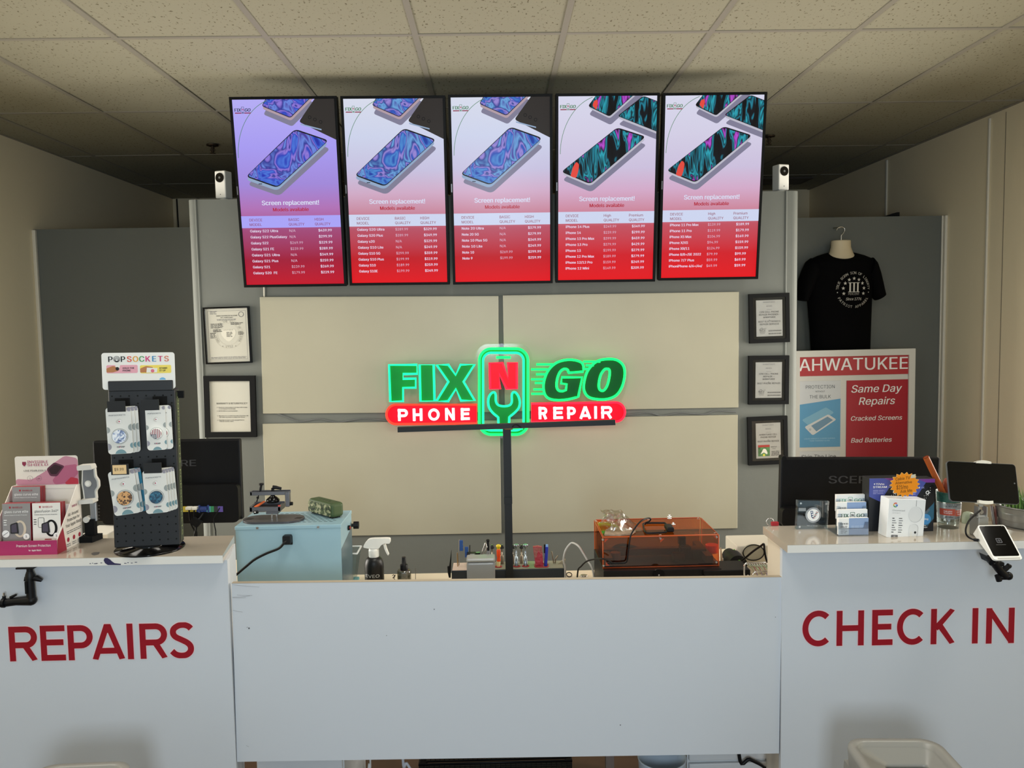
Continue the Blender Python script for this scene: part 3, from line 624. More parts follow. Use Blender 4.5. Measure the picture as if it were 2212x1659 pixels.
# ------------------------------------------------------------------ stroke letters (vinyl and neon)
def glyph(c, W, H, t):
    h = t/2
    if c == 'I': return [[(W/2, 0), (W/2, H)]]
    if c == 'E': return [[(h, 0), (h, H)], [(0, H-h), (W, H-h)], [(0, H*.52), (W*.93, H*.52)], [(0, h), (W, h)]]
    if c == 'H': return [[(h, 0), (h, H)], [(W-h, 0), (W-h, H)], [(h, H*.5), (W-h, H*.5)]]
    if c in 'RP':
        zb = H*.46 if c == 'R' else H*.42; r = (H-h-zb)/2; cx = W-h-r
        L = [[(h, 0), (h, H)], [(0, H-h), (cx, H-h)]+arc(cx, zb+r, r, r, 90, -90, 14)+[(0, zb)]]
        if c == 'R': L.append([(W*.55, zb), (W-h*1.05, 0)])
        return L
    if c == 'A': return [[(h*1.05, 0), (W/2-h*.12, H-h*.15)], [(W-h*1.05, 0), (W/2+h*.12, H-h*.15)], [(W*.24, H*.25), (W*.76, H*.25)], [(W/2, H-t*1.5), (W/2, H)]]
    if c == 'C': return [arc(W*.56, H/2, W*.56-h, H/2-h, 48, 312, 30)]
    if c == 'O': return [arc(W/2, H/2, W/2-h, H/2-h, 0, 360, 32)]
    if c == 'N': return [[(h, 0), (h, H)], [(W-h, 0), (W-h, H)], [(h*.9, H-h*.2), (W-h*.9, h*.2)]]
    if c == 'K': return [[(h, 0), (h, H)], [(W-h*1.1, H), (t*.8, H*.44)], [(W*.33, H*.56), (W-h*1.05, 0)]]
    if c == 'S':
        return [[(p.x, p.y) for p in cr([Vector((x*W, z*H)) for x, z in ((.90, .82), (.80, .885), (.62, .925), (.40, .91), (.20, .82), (.165, .70), (.26, .60), (.5, .515), (.74, .425), (.86, .32), (.84, .19), (.68, .095), (.45, .075), (.24, .115), (.09, .205))], 5)]]
# ------------------------------------------------------------------ the reception counters
m_lam = mat('white_laminate', 'cdd2d8', .38, spec=.45); m_top = mat('glossy_worktop', 'b9af9f', .1, coat=.6); m_topedge = mat('worktop_edge', 'e6e4de', .3)
m_edge = mat('raw_board_edge', 'a89c88', .7); m_side = mat('beige_side_panel', 'd6cbb8', .45)
m_vin = mat('burgundy_vinyl', '96041c', .4); m_vinw = mat('pale_vinyl_border', 'eccfd2', .5)
ZK = 1.065
Lf, Lb, Rf, Rb = aZ(481, 1199, ZK), aZ(506, 1156.6, ZK), aZ(1701, 1177, ZK), aZ(1648, 1137, ZK)
YFP = 2.492                                              # the counters' front faces
lx0, rx1 = -2.05, 2.05
# worktops
def worktop(name, poly, lb):
    b = MB(); b.slab(poly, ZK-.024, ZK, m_top)
    return one(b, name, lb, 'countertop')
lt = MB(); lp = [(lx0, Lf.y+.012), (Lf.x, Lf.y), (Lb.x, Lb.y), (lx0, Lb.y)]
lt.slab(lp, ZK-.0235, ZK, m_top); lt.add([(lx0, Lf.y+.0115, ZK-.024), (Lf.x, Lf.y-.0005, ZK-.024), (Lf.x, Lf.y-.0005, ZK-.0015), (lx0, Lf.y+.0115, ZK-.0015)], [(0, 1, 2, 3)], m_topedge)
pur = mat('purple_chip', '2c2750', .6)
I_ = lambda px, py: (aY(px, py, Lf.y-.0002).x, aY(px, py, Lf.y-.0002).z)
fy = lambda x: Lf.y-.0011+(Lf.x-x)*.00965
pts = [(225, 1206), (231, 1205), (237, 1209), (241, 1213), (247, 1217), (261, 1218.5), (260, 1221), (232, 1221), (226, 1217), (223, 1211)]
q = [I_(*p) for p in pts]; lt.add([(x, fy(x), min(z, ZK-.0015)) for x, z in q], [tuple(range(len(q)))[::-1]], pur)
for px, py, s_ in ((194, 1218, 1.5), (205, 1218, 3), (208, 1217.5, 2), (218, 1216.5, 2), (270, 1217, 2.5), (276, 1216, 1.5), (284, 1216.5, 2), (293, 1215, 2.5), (199, 1217, 1)):
    a = I_(px-s_, py+.7); c_ = I_(px+s_, py-.7); lt.add([(a[0], fy(a[0]), a[1]), (c_[0], fy(c_[0]), a[1]), (c_[0], fy(c_[0]), c_[1]), (a[0], fy(a[0]), c_[1])], [(0, 1, 2, 3)], pur)
q = [aZ(*p, ZK+.0006) for p in ((197, 1195), (203, 1193), (215, 1192.5), (213, 1197), (204, 1199.5), (198, 1198))]
lt.add([tuple(p) for p in q], [tuple(range(6))[::-1]], mat('grey_tape', '5c5a58', .6))
one(lt, 'countertop', 'glossy cream countertop with a chipped purple spot, on the REPAIRS counter', 'countertop', 'raised countertops')
rt = MB(); rt.slab([(Rf.x, Rf.y), (rx1, Rf.y-.012), (rx1, Rb.y), (Rb.x, Rb.y)], ZK-.0235, ZK, m_top)
rt.add([(Rf.x, Rf.y-.0005, ZK-.024), (rx1, Rf.y-.0125, ZK-.024), (rx1, Rf.y-.0125, ZK-.0015), (Rf.x, Rf.y-.0005, ZK-.0015)], [(0, 1, 2, 3)], m_topedge)
one(rt, 'countertop', 'glossy cream countertop on the CHECK IN counter, crowded with boxes and cards', 'countertop', 'raised countertops')
def vinyl(parent, word, boxes, fn, y):
    for ch, (cx0, cx1, zt, zb) in zip(word, boxes):
        a, c_ = fn(cx0, zb), fn(cx1, zt); x0, z0 = a.x, a.z; W, H = c_.x-a.x, c_.z-a.z
        for grow, m, dy in ((.0042, m_vinw, 0), (0, m_vin, -.0006)):
            b = MB(Matrix.Translation((x0, y-.0006+dy, z0)))
            t = .0178
            for li, L in enumerate(glyph(ch, W, H, t)):
                L = [tuple(p) for p in L]
                if grow and not (ch == 'O'):
                    p, q = Vector(L[0]), Vector(L[1]); L[0] = tuple(p+(p-q).normalized()*grow/2)
                    p, q = Vector(L[-1]), Vector(L[-2]); L[-1] = tuple(p+(p-q).normalized()*grow/2)
                b.stroke(L, t+grow, -.00005*li, m)
            for p_ in b.v: p_.z = min(max(p_.z, z0-grow/2), z0+H+grow/2)
            if grow: back = b
            else:
                back.M = Matrix(); o = len(back.v)
                back.v += b.v; back.f += [[i+o for i in f] for f in b.f]; back.fm += [1]*len(b.f); back.fs += b.fs; back.mats.append(m)
        back.build('vinyl_letter', parent)
yl_ = YFP
pL, pR = aY(491, 1215, YFP).x, aY(1690, 1190, YFP).x
t = thing('reception_counter', (-1.4, YFP+.1, 0), 'tall white counter with red REPAIRS lettering, left side', 'counter', 'white reception counters')
b = MB(); b.box(lx0, pL, YFP, YFP+.02, 0, ZK-.024, m_lam); fp = b.build('front_panel', t)
b = MB(); b.add([(pL, YFP+.02, 0), (Lb.x+.005, Lb.y-.01, 0), (Lb.x+.005, Lb.y-.01, ZK-.024), (pL, YFP+.02, ZK-.024), (pL-.02, YFP+.02, 0), (Lb.x-.015, Lb.y-.01, 0), (Lb.x-.015, Lb.y-.01, ZK-.024), (pL-.02, YFP+.02, ZK-.024)], [(0, 1, 2, 3), (4, 7, 6, 5), (1, 5, 6, 2), (0, 3, 7, 4), (0, 4, 5, 1), (3, 2, 6, 7)], m_lam); b.build('side_panel', t)
b = MB(); b.box(lx0, Lb.x-.03, Lb.y-.03, Lb.y-.01, 0, ZK-.024, m_side); b.build('back_panel', t)
C7 = lambda x, y: aY(x*.28866, 1180+y*.28866, YFP)
vinyl(fp, 'REPAIRS', [(78, 273, 597, 861), (313, 482, 590, 857), (517, 690, 587, 853), (693, 927, 578, 850), (948, 1003, 577, 845), (1054, 1247, 574, 842), (1275, 1445, 566, 839)], C7, YFP)
t = thing('reception_counter', (1.4, YFP+.1, 0), 'tall white counter with red CHECK IN lettering, right side', 'counter', 'white reception counters')
b = MB(); b.box(pR, rx1, YFP, YFP+.02, 0, ZK-.024, m_lam); fp = b.build('front_panel', t)
b = MB(); x2 = Rb.x+.012; b.add([(pR, YFP+.02, 0), (x2, Rb.y-.01, 0), (x2, Rb.y-.01, ZK-.024), (pR, YFP+.02, ZK-.024), (pR+.02, YFP+.02, 0), (x2+.02, Rb.y-.01, 0), (x2+.02, Rb.y-.01, ZK-.024), (pR+.02, YFP+.02, ZK-.024)], [(0, 3, 2, 1), (4, 5, 6, 7), (1, 2, 6, 5), (0, 4, 7, 3), (0, 1, 5, 4), (3, 7, 6, 2)], m_side); b.build('side_panel', t)
b = MB(); b.box(x2+.03, rx1, Rb.y-.03, Rb.y-.01, 0, ZK-.024, m_side); b.build('back_panel', t)
C8 = lambda x, y: aY(1660+x*.28870, 1180+y*.28870, YFP)
vinyl(fp, 'CHECKIN', [(252, 468, 478, 751), (507, 715, 478, 745), (772, 931, 472, 741), (958, 1172, 464, 739), (1211, 1401, 464, 733), (1519, 1571, 461, 727), (1624, 1842, 458, 728)], C8, YFP)
# low centre desk: white front board, desk top behind it, drawer pedestals below
M, w, h = px4((500.5, 1262), (1685.5, 1245), (512, 1644), (1686.5, 1629), YFP+.006)
b = MB(M); b.box(0, w, 0, .018, 0, h, m_lam)
b.box(0, w, -.0002, .0182, h-.0004, h+.0006, m_edge)
dk = mat('scuff', '5a5a5e', .7)
f_ = pl(M)
for px, py, s_ in ((538, 1357, 2.2), (534, 1355, 1), (835, 1373, 1), (938, 1316, 1.4), (1675, 1333, 1), (1340, 1566, 1.5)):
    x, z = f_(px, py); b.disc(x, z, .0012*s_, -.0006, dk, 8)
for x0_, y0_, x1_, y1_ in ((502, 1290, 540, 1287), (503, 1291, 531, 1291), (503, 1318, 524, 1322), (502, 1263, 560, 1268), (532, 1610, 538, 1613), (512, 1285, 545, 1286)):
    b.stroke([f_(x0_, y0_), f_((x0_+x1_)/2, (y0_+y1_)/2+.6), f_(x1_, y1_)], .0009, -.0006, mat('scratch', '9a9a9c', .7))
one(b, 'modesty_panel', 'wide white front panel of the low centre desk, between the two counters', 'desk panel')
ZD = .76
desk = thing('workbench', (0, 2.9, 0), 'cream low workbench behind the white front panel, holding tools and machines', 'desk')
b = MB(); b.slab([(-.78, YFP+.028), (.825, YFP+.028), (.825, 2.74), (2.4, 2.74), (2.4, 3.5), (.89, 3.5), (.89, 3.235), (-.86, 3.255), (-.86, 3.5), (-2.3, 3.5), (-2.3, 2.74), (-.78, 2.74)], ZD-.028, ZD, mat('cream_desk_top', 'd9cdb4', .35)); b.build('worktop', desk)
m_ped = mat('white_pedestal', 'd3d6d8', .4)
for x0, x1, y0, lb in ((aY(555, 1652, 2.75).x, aY(744, 1652, 2.75).x, 2.75, 'white drawer cabinet under the desk, near the REPAIRS counter'), (aY(1484, 1640, 2.75).x, aY(1674, 1640, 2.75).x, 2.75, 'white drawer cabinet under the desk, near the CHECK IN counter')):
    t = thing('drawer_pedestal', ((x0+x1)/2, y0+.2, 0), lb, 'cabinet', 'white cabinets under the desk')
    b = MB(); b.box(x0, x1, y0, y0+.42, .02, ZD-.03, m_ped); b.box(x0+.02, x1-.02, y0+.02, y0+.4, 0, .02, BLKM); b.build('body', t)
    for k in range(3):
        b = MB(); b.box(x0+.004, x1-.004, y0-.016, y0, .03+.225*k, .03+.225*k+.215, m_ped, .003); d = b.build('drawer', t)
        b = MB(); b.tube([((x0+x1)/2-.05, y0-.016, .2+.225*k), ((x0+x1)/2-.05, y0-.035, .2+.225*k), ((x0+x1)/2+.05, y0-.035, .2+.225*k), ((x0+x1)/2+.05, y0-.016, .2+.225*k)], .004, STL, 8); b.build('handle', d)
# under the desk: wire basket, bin, leg, cables
p0, p1 = aY(905, 1645, 2.95), aY(1235, 1645, 2.95)
t = thing('wire_basket', ((p0.x+p1.x)/2, 3.1, 0), 'black wire mesh basket on the floor under the middle of the desk', 'basket')
b = MB(); x0, x1, y0, y1, zt = p0.x, p1.x, 2.95, 3.22, p0.z-.012
for z in (.02, zt): b.tube([(x0, y0, z), (x1, y0, z), (x1, y1, z), (x0, y1, z)], .005, BLK, 6, closed=True)
b.build('rim', t)
b = MB()
n = 30
for i in range(n+1):
    x = x0+(x1-x0)*i/n
    for y in (y0, y1): b.box(x-.0012, x+.0012, y-.0012, y+.0012, .02, zt, BLK)
for j in range(1, 16):
    z = .02+(zt-.02)*j/16
    for y in (y0, y1): b.box(x0, x1, y-.0012, y+.0012, z-.0012, z+.0012, BLK)
    for x in (x0, x1): b.box(x-.0012, x+.0012, y0, y1, z-.0012, z+.0012, BLK)
for i in range(1, 12):
    y = y0+(y1-y0)*i/12
    for x in (x0, x1): b.box(x-.0012, x+.0012, y-.0012, y+.0012, .02, zt, BLK)
b.box(x0, x1, y0, y1, .0, .004, BLK)
for x in (x0, x1):
    for y in (y0, y1): b.cyl((x, y, 0), (x, y, .02), .006, None, BLK, 8)
b.build('wire_mesh', t)
b = MB(); pc = aY(1430, 1640, 2.72); rr = (aY(1480, 1640, 2.72).x-aY(1378, 1640, 2.72).x)/2
b.lathe([(rr*.78, 0), (rr, pc.z), (rr*1.03, pc.z+.006), (rr*.97, pc.z+.006), (rr*.75, .006)], mat('pale_blue_bin', 'b6c4d2', .4), (pc.x, 2.72, 0)); one(b, 'waste_bin', 'pale blue-white waste bin under the desk beside the right white cabinet', 'bin')
b = MB(); p = aY(1317, 1645, 2.8); b.box(p.x-.014, p.x+.014, 2.79, 2.815, 0, ZD-.03, mat('leg_steel', '8a7f78', .35, .7)); b.box(p.x-.03, p.x+.03, 2.77, 2.835, 0, .006, STL); b.build('leg', desk)
for pts, r_, m, lb in ((((800, 1640), (797, 1650), (796, 1664), (794, 1690)), .003, mat('white_cord', 'cfcfcf', .5), 'white cord hanging under the desk beside the left cabinet'), (((870, 1636), (878, 1648), (888, 1665), (893, 1690)), .0045, mat('clear_cord', 'b9bcc4', .3), 'clear grey cord hanging under the desk left of the wire basket'), (((1596, 1626), (1620, 1640), (1650, 1656), (1670, 1680)), .006, BLK, 'thick black cable hanging in front of the right white cabinet')):
    b = MB(); P = [aY(a, c_, 2.7) for a, c_ in pts]; P = [Vector((P[0].x, 2.7, ZD-.029))]+P+[Vector((P[-1].x+.02, 2.68, .004))]
    b.tube(cr(P, 6), r_, m, 8); one(b, 'hanging_cable', lb, 'cable', 'cables under the desk')
# translucent stools in front of the counters
m_st = frost('translucent_stool', 'a9a79f', .35, .3)
def stool(cx, cy, rz, W, D, lb):
    Zs = .655
    t = thing('stool', (cx, cy, 0), lb, 'stool', 'translucent stools'); M = at((cx, cy, 0), rz)
    b = MB(M); W2, D2 = W/2, D/2
    out = rrect(-W2, -D2, W2, D2, .05, 8); inn = rrect(-W2+.022, -D2+.022, W2-.022, D2-.022, .035, 8)
    slot = [(x, y) for x, y in rrect(-.055, -.017, .055, .017, .0168, 8)]
    n = len(out); vs = [(x, y, Zs-.012) for x, y in out]+[(x*.985, y*.985, Zs) for x, y in out]+[(x, y, Zs) for x, y in inn]+[(x, y, Zs-.012) for x, y in inn]+[(x, y, Zs-.012) for x, y in slot]+[(x, y, Zs-.03) for x, y in slot]+[(x, y, Zs-.03) for x, y in inn]+[(x*.97, y*.97, Zs-.06) for x, y in out]
    fs = []
    def br(a, c_):
        for i in range(n): j = (i+1) % n; fs.append((a*n+i, a*n+j, c_*n+j, c_*n+i))
    br(7, 0); br(0, 1); br(1, 2); br(2, 3); br(3, 4); br(4, 5); br(5, 6)
    b.add(vs, fs, m_st, True); b.build('seat', t)
    for sx in (-1, 1):
        for sy in (-1, 1):
            b = MB(M); L = lambda k, z: [(sx*(W2*.96*k-.0), sy*D2*.96*k, z), (sx*(W2*.96*k-.07), sy*D2*.96*k, z), (sx*(W2*.96*k-.07), sy*(D2*.96*k-.012), z), (sx*(W2*.96*k-.012), sy*(D2*.96*k-.012), z), (sx*(W2*.96*k-.012), sy*(D2*.96*k-.07), z), (sx*W2*.96*k, sy*(D2*.96*k-.07), z)]
            r1, r2 = L(1.18, 0), L(1.0, Zs-.055)
            if sx*sy < 0: r1, r2 = r1[::-1], r2[::-1]
            b.loft([r1, r2], m_st, True, False); b.build('leg', t)
    b = MB(M)
    for sy in (-1, 1): b.box(-W2*1.05, W2*1.05, sy*D2*1.04-.01, sy*D2*1.04+.01, .2, .23, m_st)
    for sx in (-1, 1): b.box(sx*W2*1.04-.01, sx*W2*1.04+.01, -D2*1.04, D2*1.04, .2, .23, m_st)
    b.build('footrest', t)
bl, brr = aZ(1812, 1596, .655), aZ(2012, 1590, .655)
stool((bl.x+brr.x)/2, bl.y-.122, -.06, .235, .24, 'translucent plastic stool with a slotted seat in front of the CHECK IN counter')
bl, brr = aZ(97, 1648, .655), aZ(292, 1646, .655)
stool((bl.x+brr.x)/2, bl.y-.122, .04, .235, .24, 'translucent plastic stool in front of the REPAIRS counter')
# ------------------------------------------------------------------ neon sign
YS = YW-.055
NG, NC, NR, NW, NO = glow('neon_green', '0cf458', 3.2), glow('neon_aqua', '14f494', 2.3), glow('neon_red', 'ff1830', 2.8), glow('neon_white', 'ffffff', 2.2), glow('neon_orange_red', 'ff3a28', 1.7)
m_fg = mat('green_acrylic', '0a7a30', .35, emit=.35, spec=.15); m_fd = mat('dark_green_acrylic', '064a1e', .35, emit=.3, spec=.15); m_fr = mat('red_acrylic', 'd00a22', .35, emit=.7, spec=.15); m_clear = clear('clear_acrylic', 'f4f8f4', .012, .08)
def n2(x, y): p = aY(800+x*.27125, 720+y*.27125, YS); return (p.x, p.z)
def NP(pts): return [n2(*p) for p in pts]
t = thing('neon_sign', aY(1090, 945, YS), 'lit green and red neon shop sign with phone outline and wrench between the boards', 'neon sign')
ol = [(120, 225), (240, 215), (640, 210), (680, 225), (720, 210), (835, 205), (840, 160), (870, 110), (920, 85), (1200, 82), (1250, 105), (1285, 160), (1290, 215), (1450, 210), (1500, 185), (1560, 175), (1640, 180), (1690, 195), (1840, 180), (1960, 190), (2040, 240), (2060, 330), (2030, 480), (2000, 540), (2045, 590), (2050, 660), (2010, 715), (1950, 735), (1285, 730), (1275, 780), (1230, 825), (1180, 840), (940, 840), (880, 820), (845, 780), (840, 740), (200, 745), (140, 725), (105, 680), (105, 620), (135, 570), (118, 540)]
b = MB(); b.prism(NP(ol), YS+.008, YS+.008, m_clear); b.build('acrylic_backing', t)
TR = .0065
def tube2(mb, pts, m, r=TR, closed=True, y=YS-.006): mb.tube([(x, y, z) for x, z in NP(pts)], r, m, 8, closed=closed)
def letter(outline, fill, tubem, hole=None, name='letter'):
    b = MB(); P = NP(outline)
    if hole:
        b.ring(P, NP(hole), YS, YS+.006, fill)
    else: b.prism(P, YS, YS+.006, fill)
    o = b.build(name, t); c_ = MB(); tube2(c_, outline, tubem); c_.build('neon_tube', o)
    if hole: c_ = MB(); tube2(c_, hole, tubem); c_.build('neon_tube', o)
letter([(150, 252), (372, 250), (374, 322), (262, 324), (262, 362), (362, 360), (362, 432), (262, 434), (262, 540), (160, 542)], m_fg, NC)
letter([(393, 250), (505, 250), (512, 538), (400, 540)], m_fg, NC)
letter([(528, 250), (622, 250), (680, 332), (718, 250), (830, 248), (743, 385), (832, 535), (722, 535), (682, 442), (620, 540), (527, 540), (622, 385)], m_fg, NC)
letter([(950, 237), (1052, 235), (1098, 362), (1096, 235), (1166, 234), (1166, 440), (1085, 440), (1024, 318), (1033, 440), (955, 442)], m_fr, NR)
def crp(pts, n=5): return [(p.x, p.y) for p in cr([Vector(p) for p in pts], n, True)]
Gp = [(1692, 305)]+[(p.x, p.y) for p in cr([Vector(q) for q in ((1697, 262), (1680, 232), (1625, 213), (1555, 212), (1480, 235), (1420, 290), (1388, 360), (1378, 430), (1392, 490), (1430, 522), (1500, 532), (1580, 524), (1655, 505))], 4)]+[(1685, 350), (1524, 350), (1518, 398), (1562, 405), (1556, 452)]+[(p.x, p.y) for p in cr([Vector(q) for q in ((1530, 460), (1500, 455), (1483, 425), (1487, 365), (1508, 310), (1540, 284), (1570, 290), (1577, 314))], 4)]
letter(Gp, m_fd, NG)
Oo = crp([(1880, 205), (1960, 212), (2012, 255), (2025, 325), (2005, 420), (1960, 490), (1890, 522), (1810, 525), (1735, 505), (1700, 450), (1705, 370), (1735, 290), (1800, 225)])
Oi = crp([(1886, 283), (1900, 288), (1905, 310), (1902, 345), (1893, 390), (1878, 430), (1856, 455), (1836, 455), (1822, 440), (1818, 410), (1825, 360), (1840, 318), (1865, 287)])
letter(Oo, m_fd, NG, Oi)
for row in (((1322, 247), (1462, 247)), ((1280, 287), (1418, 287)), ((1320, 326), (1392, 326)), ((1280, 366), (1376, 366)), ((1310, 395), (1374, 395)), ((1298, 446), (1386, 446)), ((1282, 481), (1394, 481)), ((1695, 225), (1830, 225)), ((1715, 255), (1778, 255)), ((1702, 283), (1742, 283))):
    b = MB(); tube2(b, row, NG, .0055, False); b.build('speed_line', t)
# phone outline: two tubes on a green band
oA, oB = rrect(868, 122, 1255, 805, 95, 8), rrect(898, 155, 1220, 772, 62, 8)
b = MB(); b.ring(NP(rrect(872, 126, 1250, 800, 92, 8)), NP(rrect(896, 153, 1222, 774, 64, 8)), YS, YS+.006, m_fg); o = b.build('phone_outline', t)
b = MB(); tube2(b, oA, NG, .0068); b.build('neon_tube', o); b = MB(); tube2(b, oB, NC, .0062); b.build('neon_tube', o)
b = MB(); tube2(b, [(1002, 192), (1118, 192)], NG, .0065, False); b.build('speaker_slot', t)
wr = [(1020, 716)]+[(p.x, p.y) for p in cr([Vector(q) for q in ((1018, 668), (975, 632), (946, 590), (938, 545), (945, 505), (966, 475), (988, 470), (998, 490), (1000, 540), (1018, 570), (1062, 580), (1108, 572), (1126, 545), (1126, 492), (1136, 470), (1158, 472), (1180, 505), (1190, 548), (1182, 592), (1150, 630), (1107, 665))], 4)]+[(1104, 716)]
b = MB(); b.prism(NP(wr), YS, YS+.006, m_fg); o = b.build('wrench', t); b = MB(); tube2(b, wr, NC, .0062, False); b.build('neon_tube', o)
b = MB(); b.box(n2(885, 770)[0], n2(1015, 770)[0], YS-.002, YS, n2(885, 778)[1], n2(885, 764)[1], NG); b.box(n2(1100, 770)[0], n2(1215, 770)[0], YS-.002, YS, n2(885, 775)[1], n2(885, 760)[1], NG); b.build('home_bar', t)
for word, outl, boxes in (('PHONE', [(848, 568), (848, 716)]+arc(205, 645, 75, 77, 90, 270, 14), [(222, 300, 600, 696), (340, 415, 598, 696), (462, 552, 596, 696), (597, 672, 594, 691), (722, 790, 594, 690)]),
                          ('REPAIR', [(1282, 705), (1282, 560)]+arc(1952, 626, 74, 76, -90, 90, 14), [(1340, 1408, 584, 682), (1457, 1532, 584, 682), (1567, 1635, 583, 680), (1662, 1758, 581, 679), (1785, 1800, 580, 678), (1838, 1925, 578, 676)])):
    b = MB(); b.prism(NP(outl), YS, YS+.006, m_fr); o = b.build('word_plate', t)
    b = MB(); tube2(b, outl, NO if word == 'PHONE' else NR, .0062); b.build('neon_tube', o)
    for ch, (a, c_, zt, zb) in zip(word, boxes):
        p, q = n2(a, zb), n2(c_, zt); b = MB()
        for L in glyph(ch, q[0]-p[0], q[1]-p[1], .0145):
            L = [(p[0]+u, YS-.008, p[1]+v) for u, v in [tuple(k) for k in L]]
            b.tube(L, .0068, NW, 8)
        b.build('neon_letter', o)
b = MB()
for px, py in ((1083.5, 746), (1084, 942.5)):
    p = aY(px, py, YS); b.cyl((p.x, YS-.004, p.z), (p.x, YW, p.z), .006, None, GRYM, 12); b.cyl((p.x, YS-.006, p.z), (p.x, YS-.001, p.z), .010, None, GRYM, 14)
b.build('standoff_bolt', t)
m_wire = mat('clear_wire', '6a6c6c', .25)
b = MB(); b.tube(cr([aY(x, y, YW-.006) for x, y in ((598, 893), (622, 902), (650, 910), (690, 905), (730, 912), (780, 905), (838, 908))], 5), .003, m_wire, 6)
b.tube(cr([aY(x, y, YW-.006) for x, y in ((1350, 897), (1400, 892), (1430, 898), (1470, 892), (1520, 895), (1545, 888), (1590, 890))], 5), .003, m_wire, 6); b.build('power_wire', t)

# ------------------------------------------------------------------ mannequin with T-shirt
YM = 5.55
W5 = lambda cx, cy: aY(1590+cx*.33764, 460+cy*.33755, YM)
p0 = W5(668, 880)
t = thing('hanging_mannequin', (p0.x, YM, p0.z-.1), 'cream torso mannequin wearing a printed black T-shirt, hung on the right grey wall', 'mannequin')
def ell(cx, z, rx, ry, n=32): return [(cx+rx*math.cos(2*PI*i/n), YM+ry*math.sin(2*PI*i/n), z) for i in range(n)]
m_man, m_tee_ = mat('mannequin_cream', 'd8c8a8', .45), mat('black_cotton', '050506', .9, spec=.1, bump=(220, .2, .002))
b = MB(); R = []
for cy, xl, xr, ry in ((335, 540, 800, .07), (290, 575, 765, .065), (255, 598, 745, .055), (220, 608, 733, .05), (185, 610, 732, .05), (178, 611, 731, .049), (176, 640, 700, .03)):
    a, c_ = W5(xl, cy), W5(xr, cy); R.append(ell((a.x+c_.x)/2, a.z, (c_.x-a.x)/2, ry))
b.loft(R, m_man); b.build('neck', t)
b = MB(); z = W5(672, 176).z; xh = W5(672, 176).x; k = .001006
b.tube([(xh, YM, z), (xh, YM, z+.035)], .0045, CHR, 8)
b.tube(cr([(xh, YM, z+.03), (xh+.012, YM, z+.045), (xh+.022, YM, z+.062), (xh+.018, YM, z+.08), (xh-.004, YM, z+.087), (xh-.022, YM, z+.08), (xh-.032, YM, z+.064)], 6), .003, CHR, 8); b.build('hook', t)
b = MB(); b.cyl((xh-.01, YM, z+.083), (xh-.01, YP, z+.09), .004, None, STL, 8); b.build('wall_peg', t)
# the shirt
b = MB(); R = []; ts = []
prof = ((255, 588, 752, .068), (262, 560, 778, .078), (275, 520, 822, .088), (295, 480, 868, .095), (330, 458, 880, .098), (400, 452, 873, .1), (480, 453, 869, .1), (560, 457, 866, .098), (650, 465, 863, .097), (760, 474, 859, .095), (880, 481, 855, .095), (960, 486, 852, .095))
for cy, xl, xr, ry in prof:
    a, c_ = W5(xl, cy), W5(xr, cy); ts.append((a.z, (a.x+c_.x)/2, (c_.x-a.x)/2, ry)); R.append(ell((a.x+c_.x)/2, a.z, (c_.x-a.x)/2, ry))
# scooped neckline: the top ring dips at the front
R[0] = [(x, y, z-(.045 if y < YM else .0)*max(0, -(y-YM)/.068)) for x, y, z in R[0]]
R[1] = [(x, y, z-(.04 if y < YM else 0)*max(0, -(y-YM)/.078)) for x, y, z in R[1]]
R[2] = [(x, y, z-(.028 if y < YM else 0)*max(0, -(y-YM)/.088)) for x, y, z in R[2]]
R[3] = [(x, y, z-(.012 if y < YM else 0)*max(0, -(y-YM)/.095)) for x, y, z in R[3]]
b.loft(R, m_tee_, caps=False)
def sleeve(stations):
    rr_ = []
    for (x0, y0), (x1, y1), ry in stations:
        a, c_ = W5(x0, y0), W5(x1, y1); m_ = (a+c_)/2; d = (c_-a)/2
        rr_.append([(m_.x+d.x*math.cos(q)+0, YM+ry*math.sin(q), m_.z+d.z*math.cos(q)) for q in [2*PI*i/24 for i in range(24)]])
    b.loft(rr_, m_tee_, caps=True)
sleeve([((478, 290), (520, 420), .08), ((452, 310), (500, 450), .085), ((425, 365), (490, 480), .08), ((405, 420), (475, 520), .075), ((399, 480), (462, 545), .07), ((400, 555), (455, 565), .065)])
sleeve([((872, 285), (830, 420), .08), ((892, 310), (845, 450), .085), ((912, 365), (855, 480), .08), ((930, 430), (862, 515), .075), ((944, 490), (868, 535), .07), ((949, 514), (893, 559), .065)])
sh = b.build('t_shirt', t)
# print wrapped over the chest
def chest_y(x, z):
    for i in range(len(ts)-1):
        if ts[i+1][0] <= z <= ts[i][0]:
            f = (ts[i][0]-z)/(ts[i][0]-ts[i+1][0]); cx, rx, ry = [ts[i][k]+(ts[i+1][k]-ts[i][k])*f for k in (1, 2, 3)]
            return YM-ry*math.sqrt(max(.05, 1-((x-cx)/rx)**2))-.003
    return YM-.1
b = MB(); mp = mat('shirt_print', 'c9c6bd', .8)
c0 = W5(714, 494); cx, cz = c0.x, c0.z
def ringtext(s, r, a0, a1, h, up=True):
    n = len(s)
    for i, ch in enumerate(s):
        a = math.radians(a0+(a1-a0)*i/(n-1))
        if ch != ' ': b.text(ch, cx+r*math.cos(a), cz+r*math.sin(a), h, mp, 0, al='c', bold=.012, rot=a-PI/2 if up else a+PI/2)
ringtext('TRUE BORN SON OF LIBERTY', .099, 176, 4, .0165)
ringtext('PATRIOT APPAREL', .118, 210, 330, .0165, False)
for a in (189, -9): b.disc(cx+.108*math.cos(math.radians(a)), cz+.108*math.sin(math.radians(a)), .0035, 0, mp, 10)
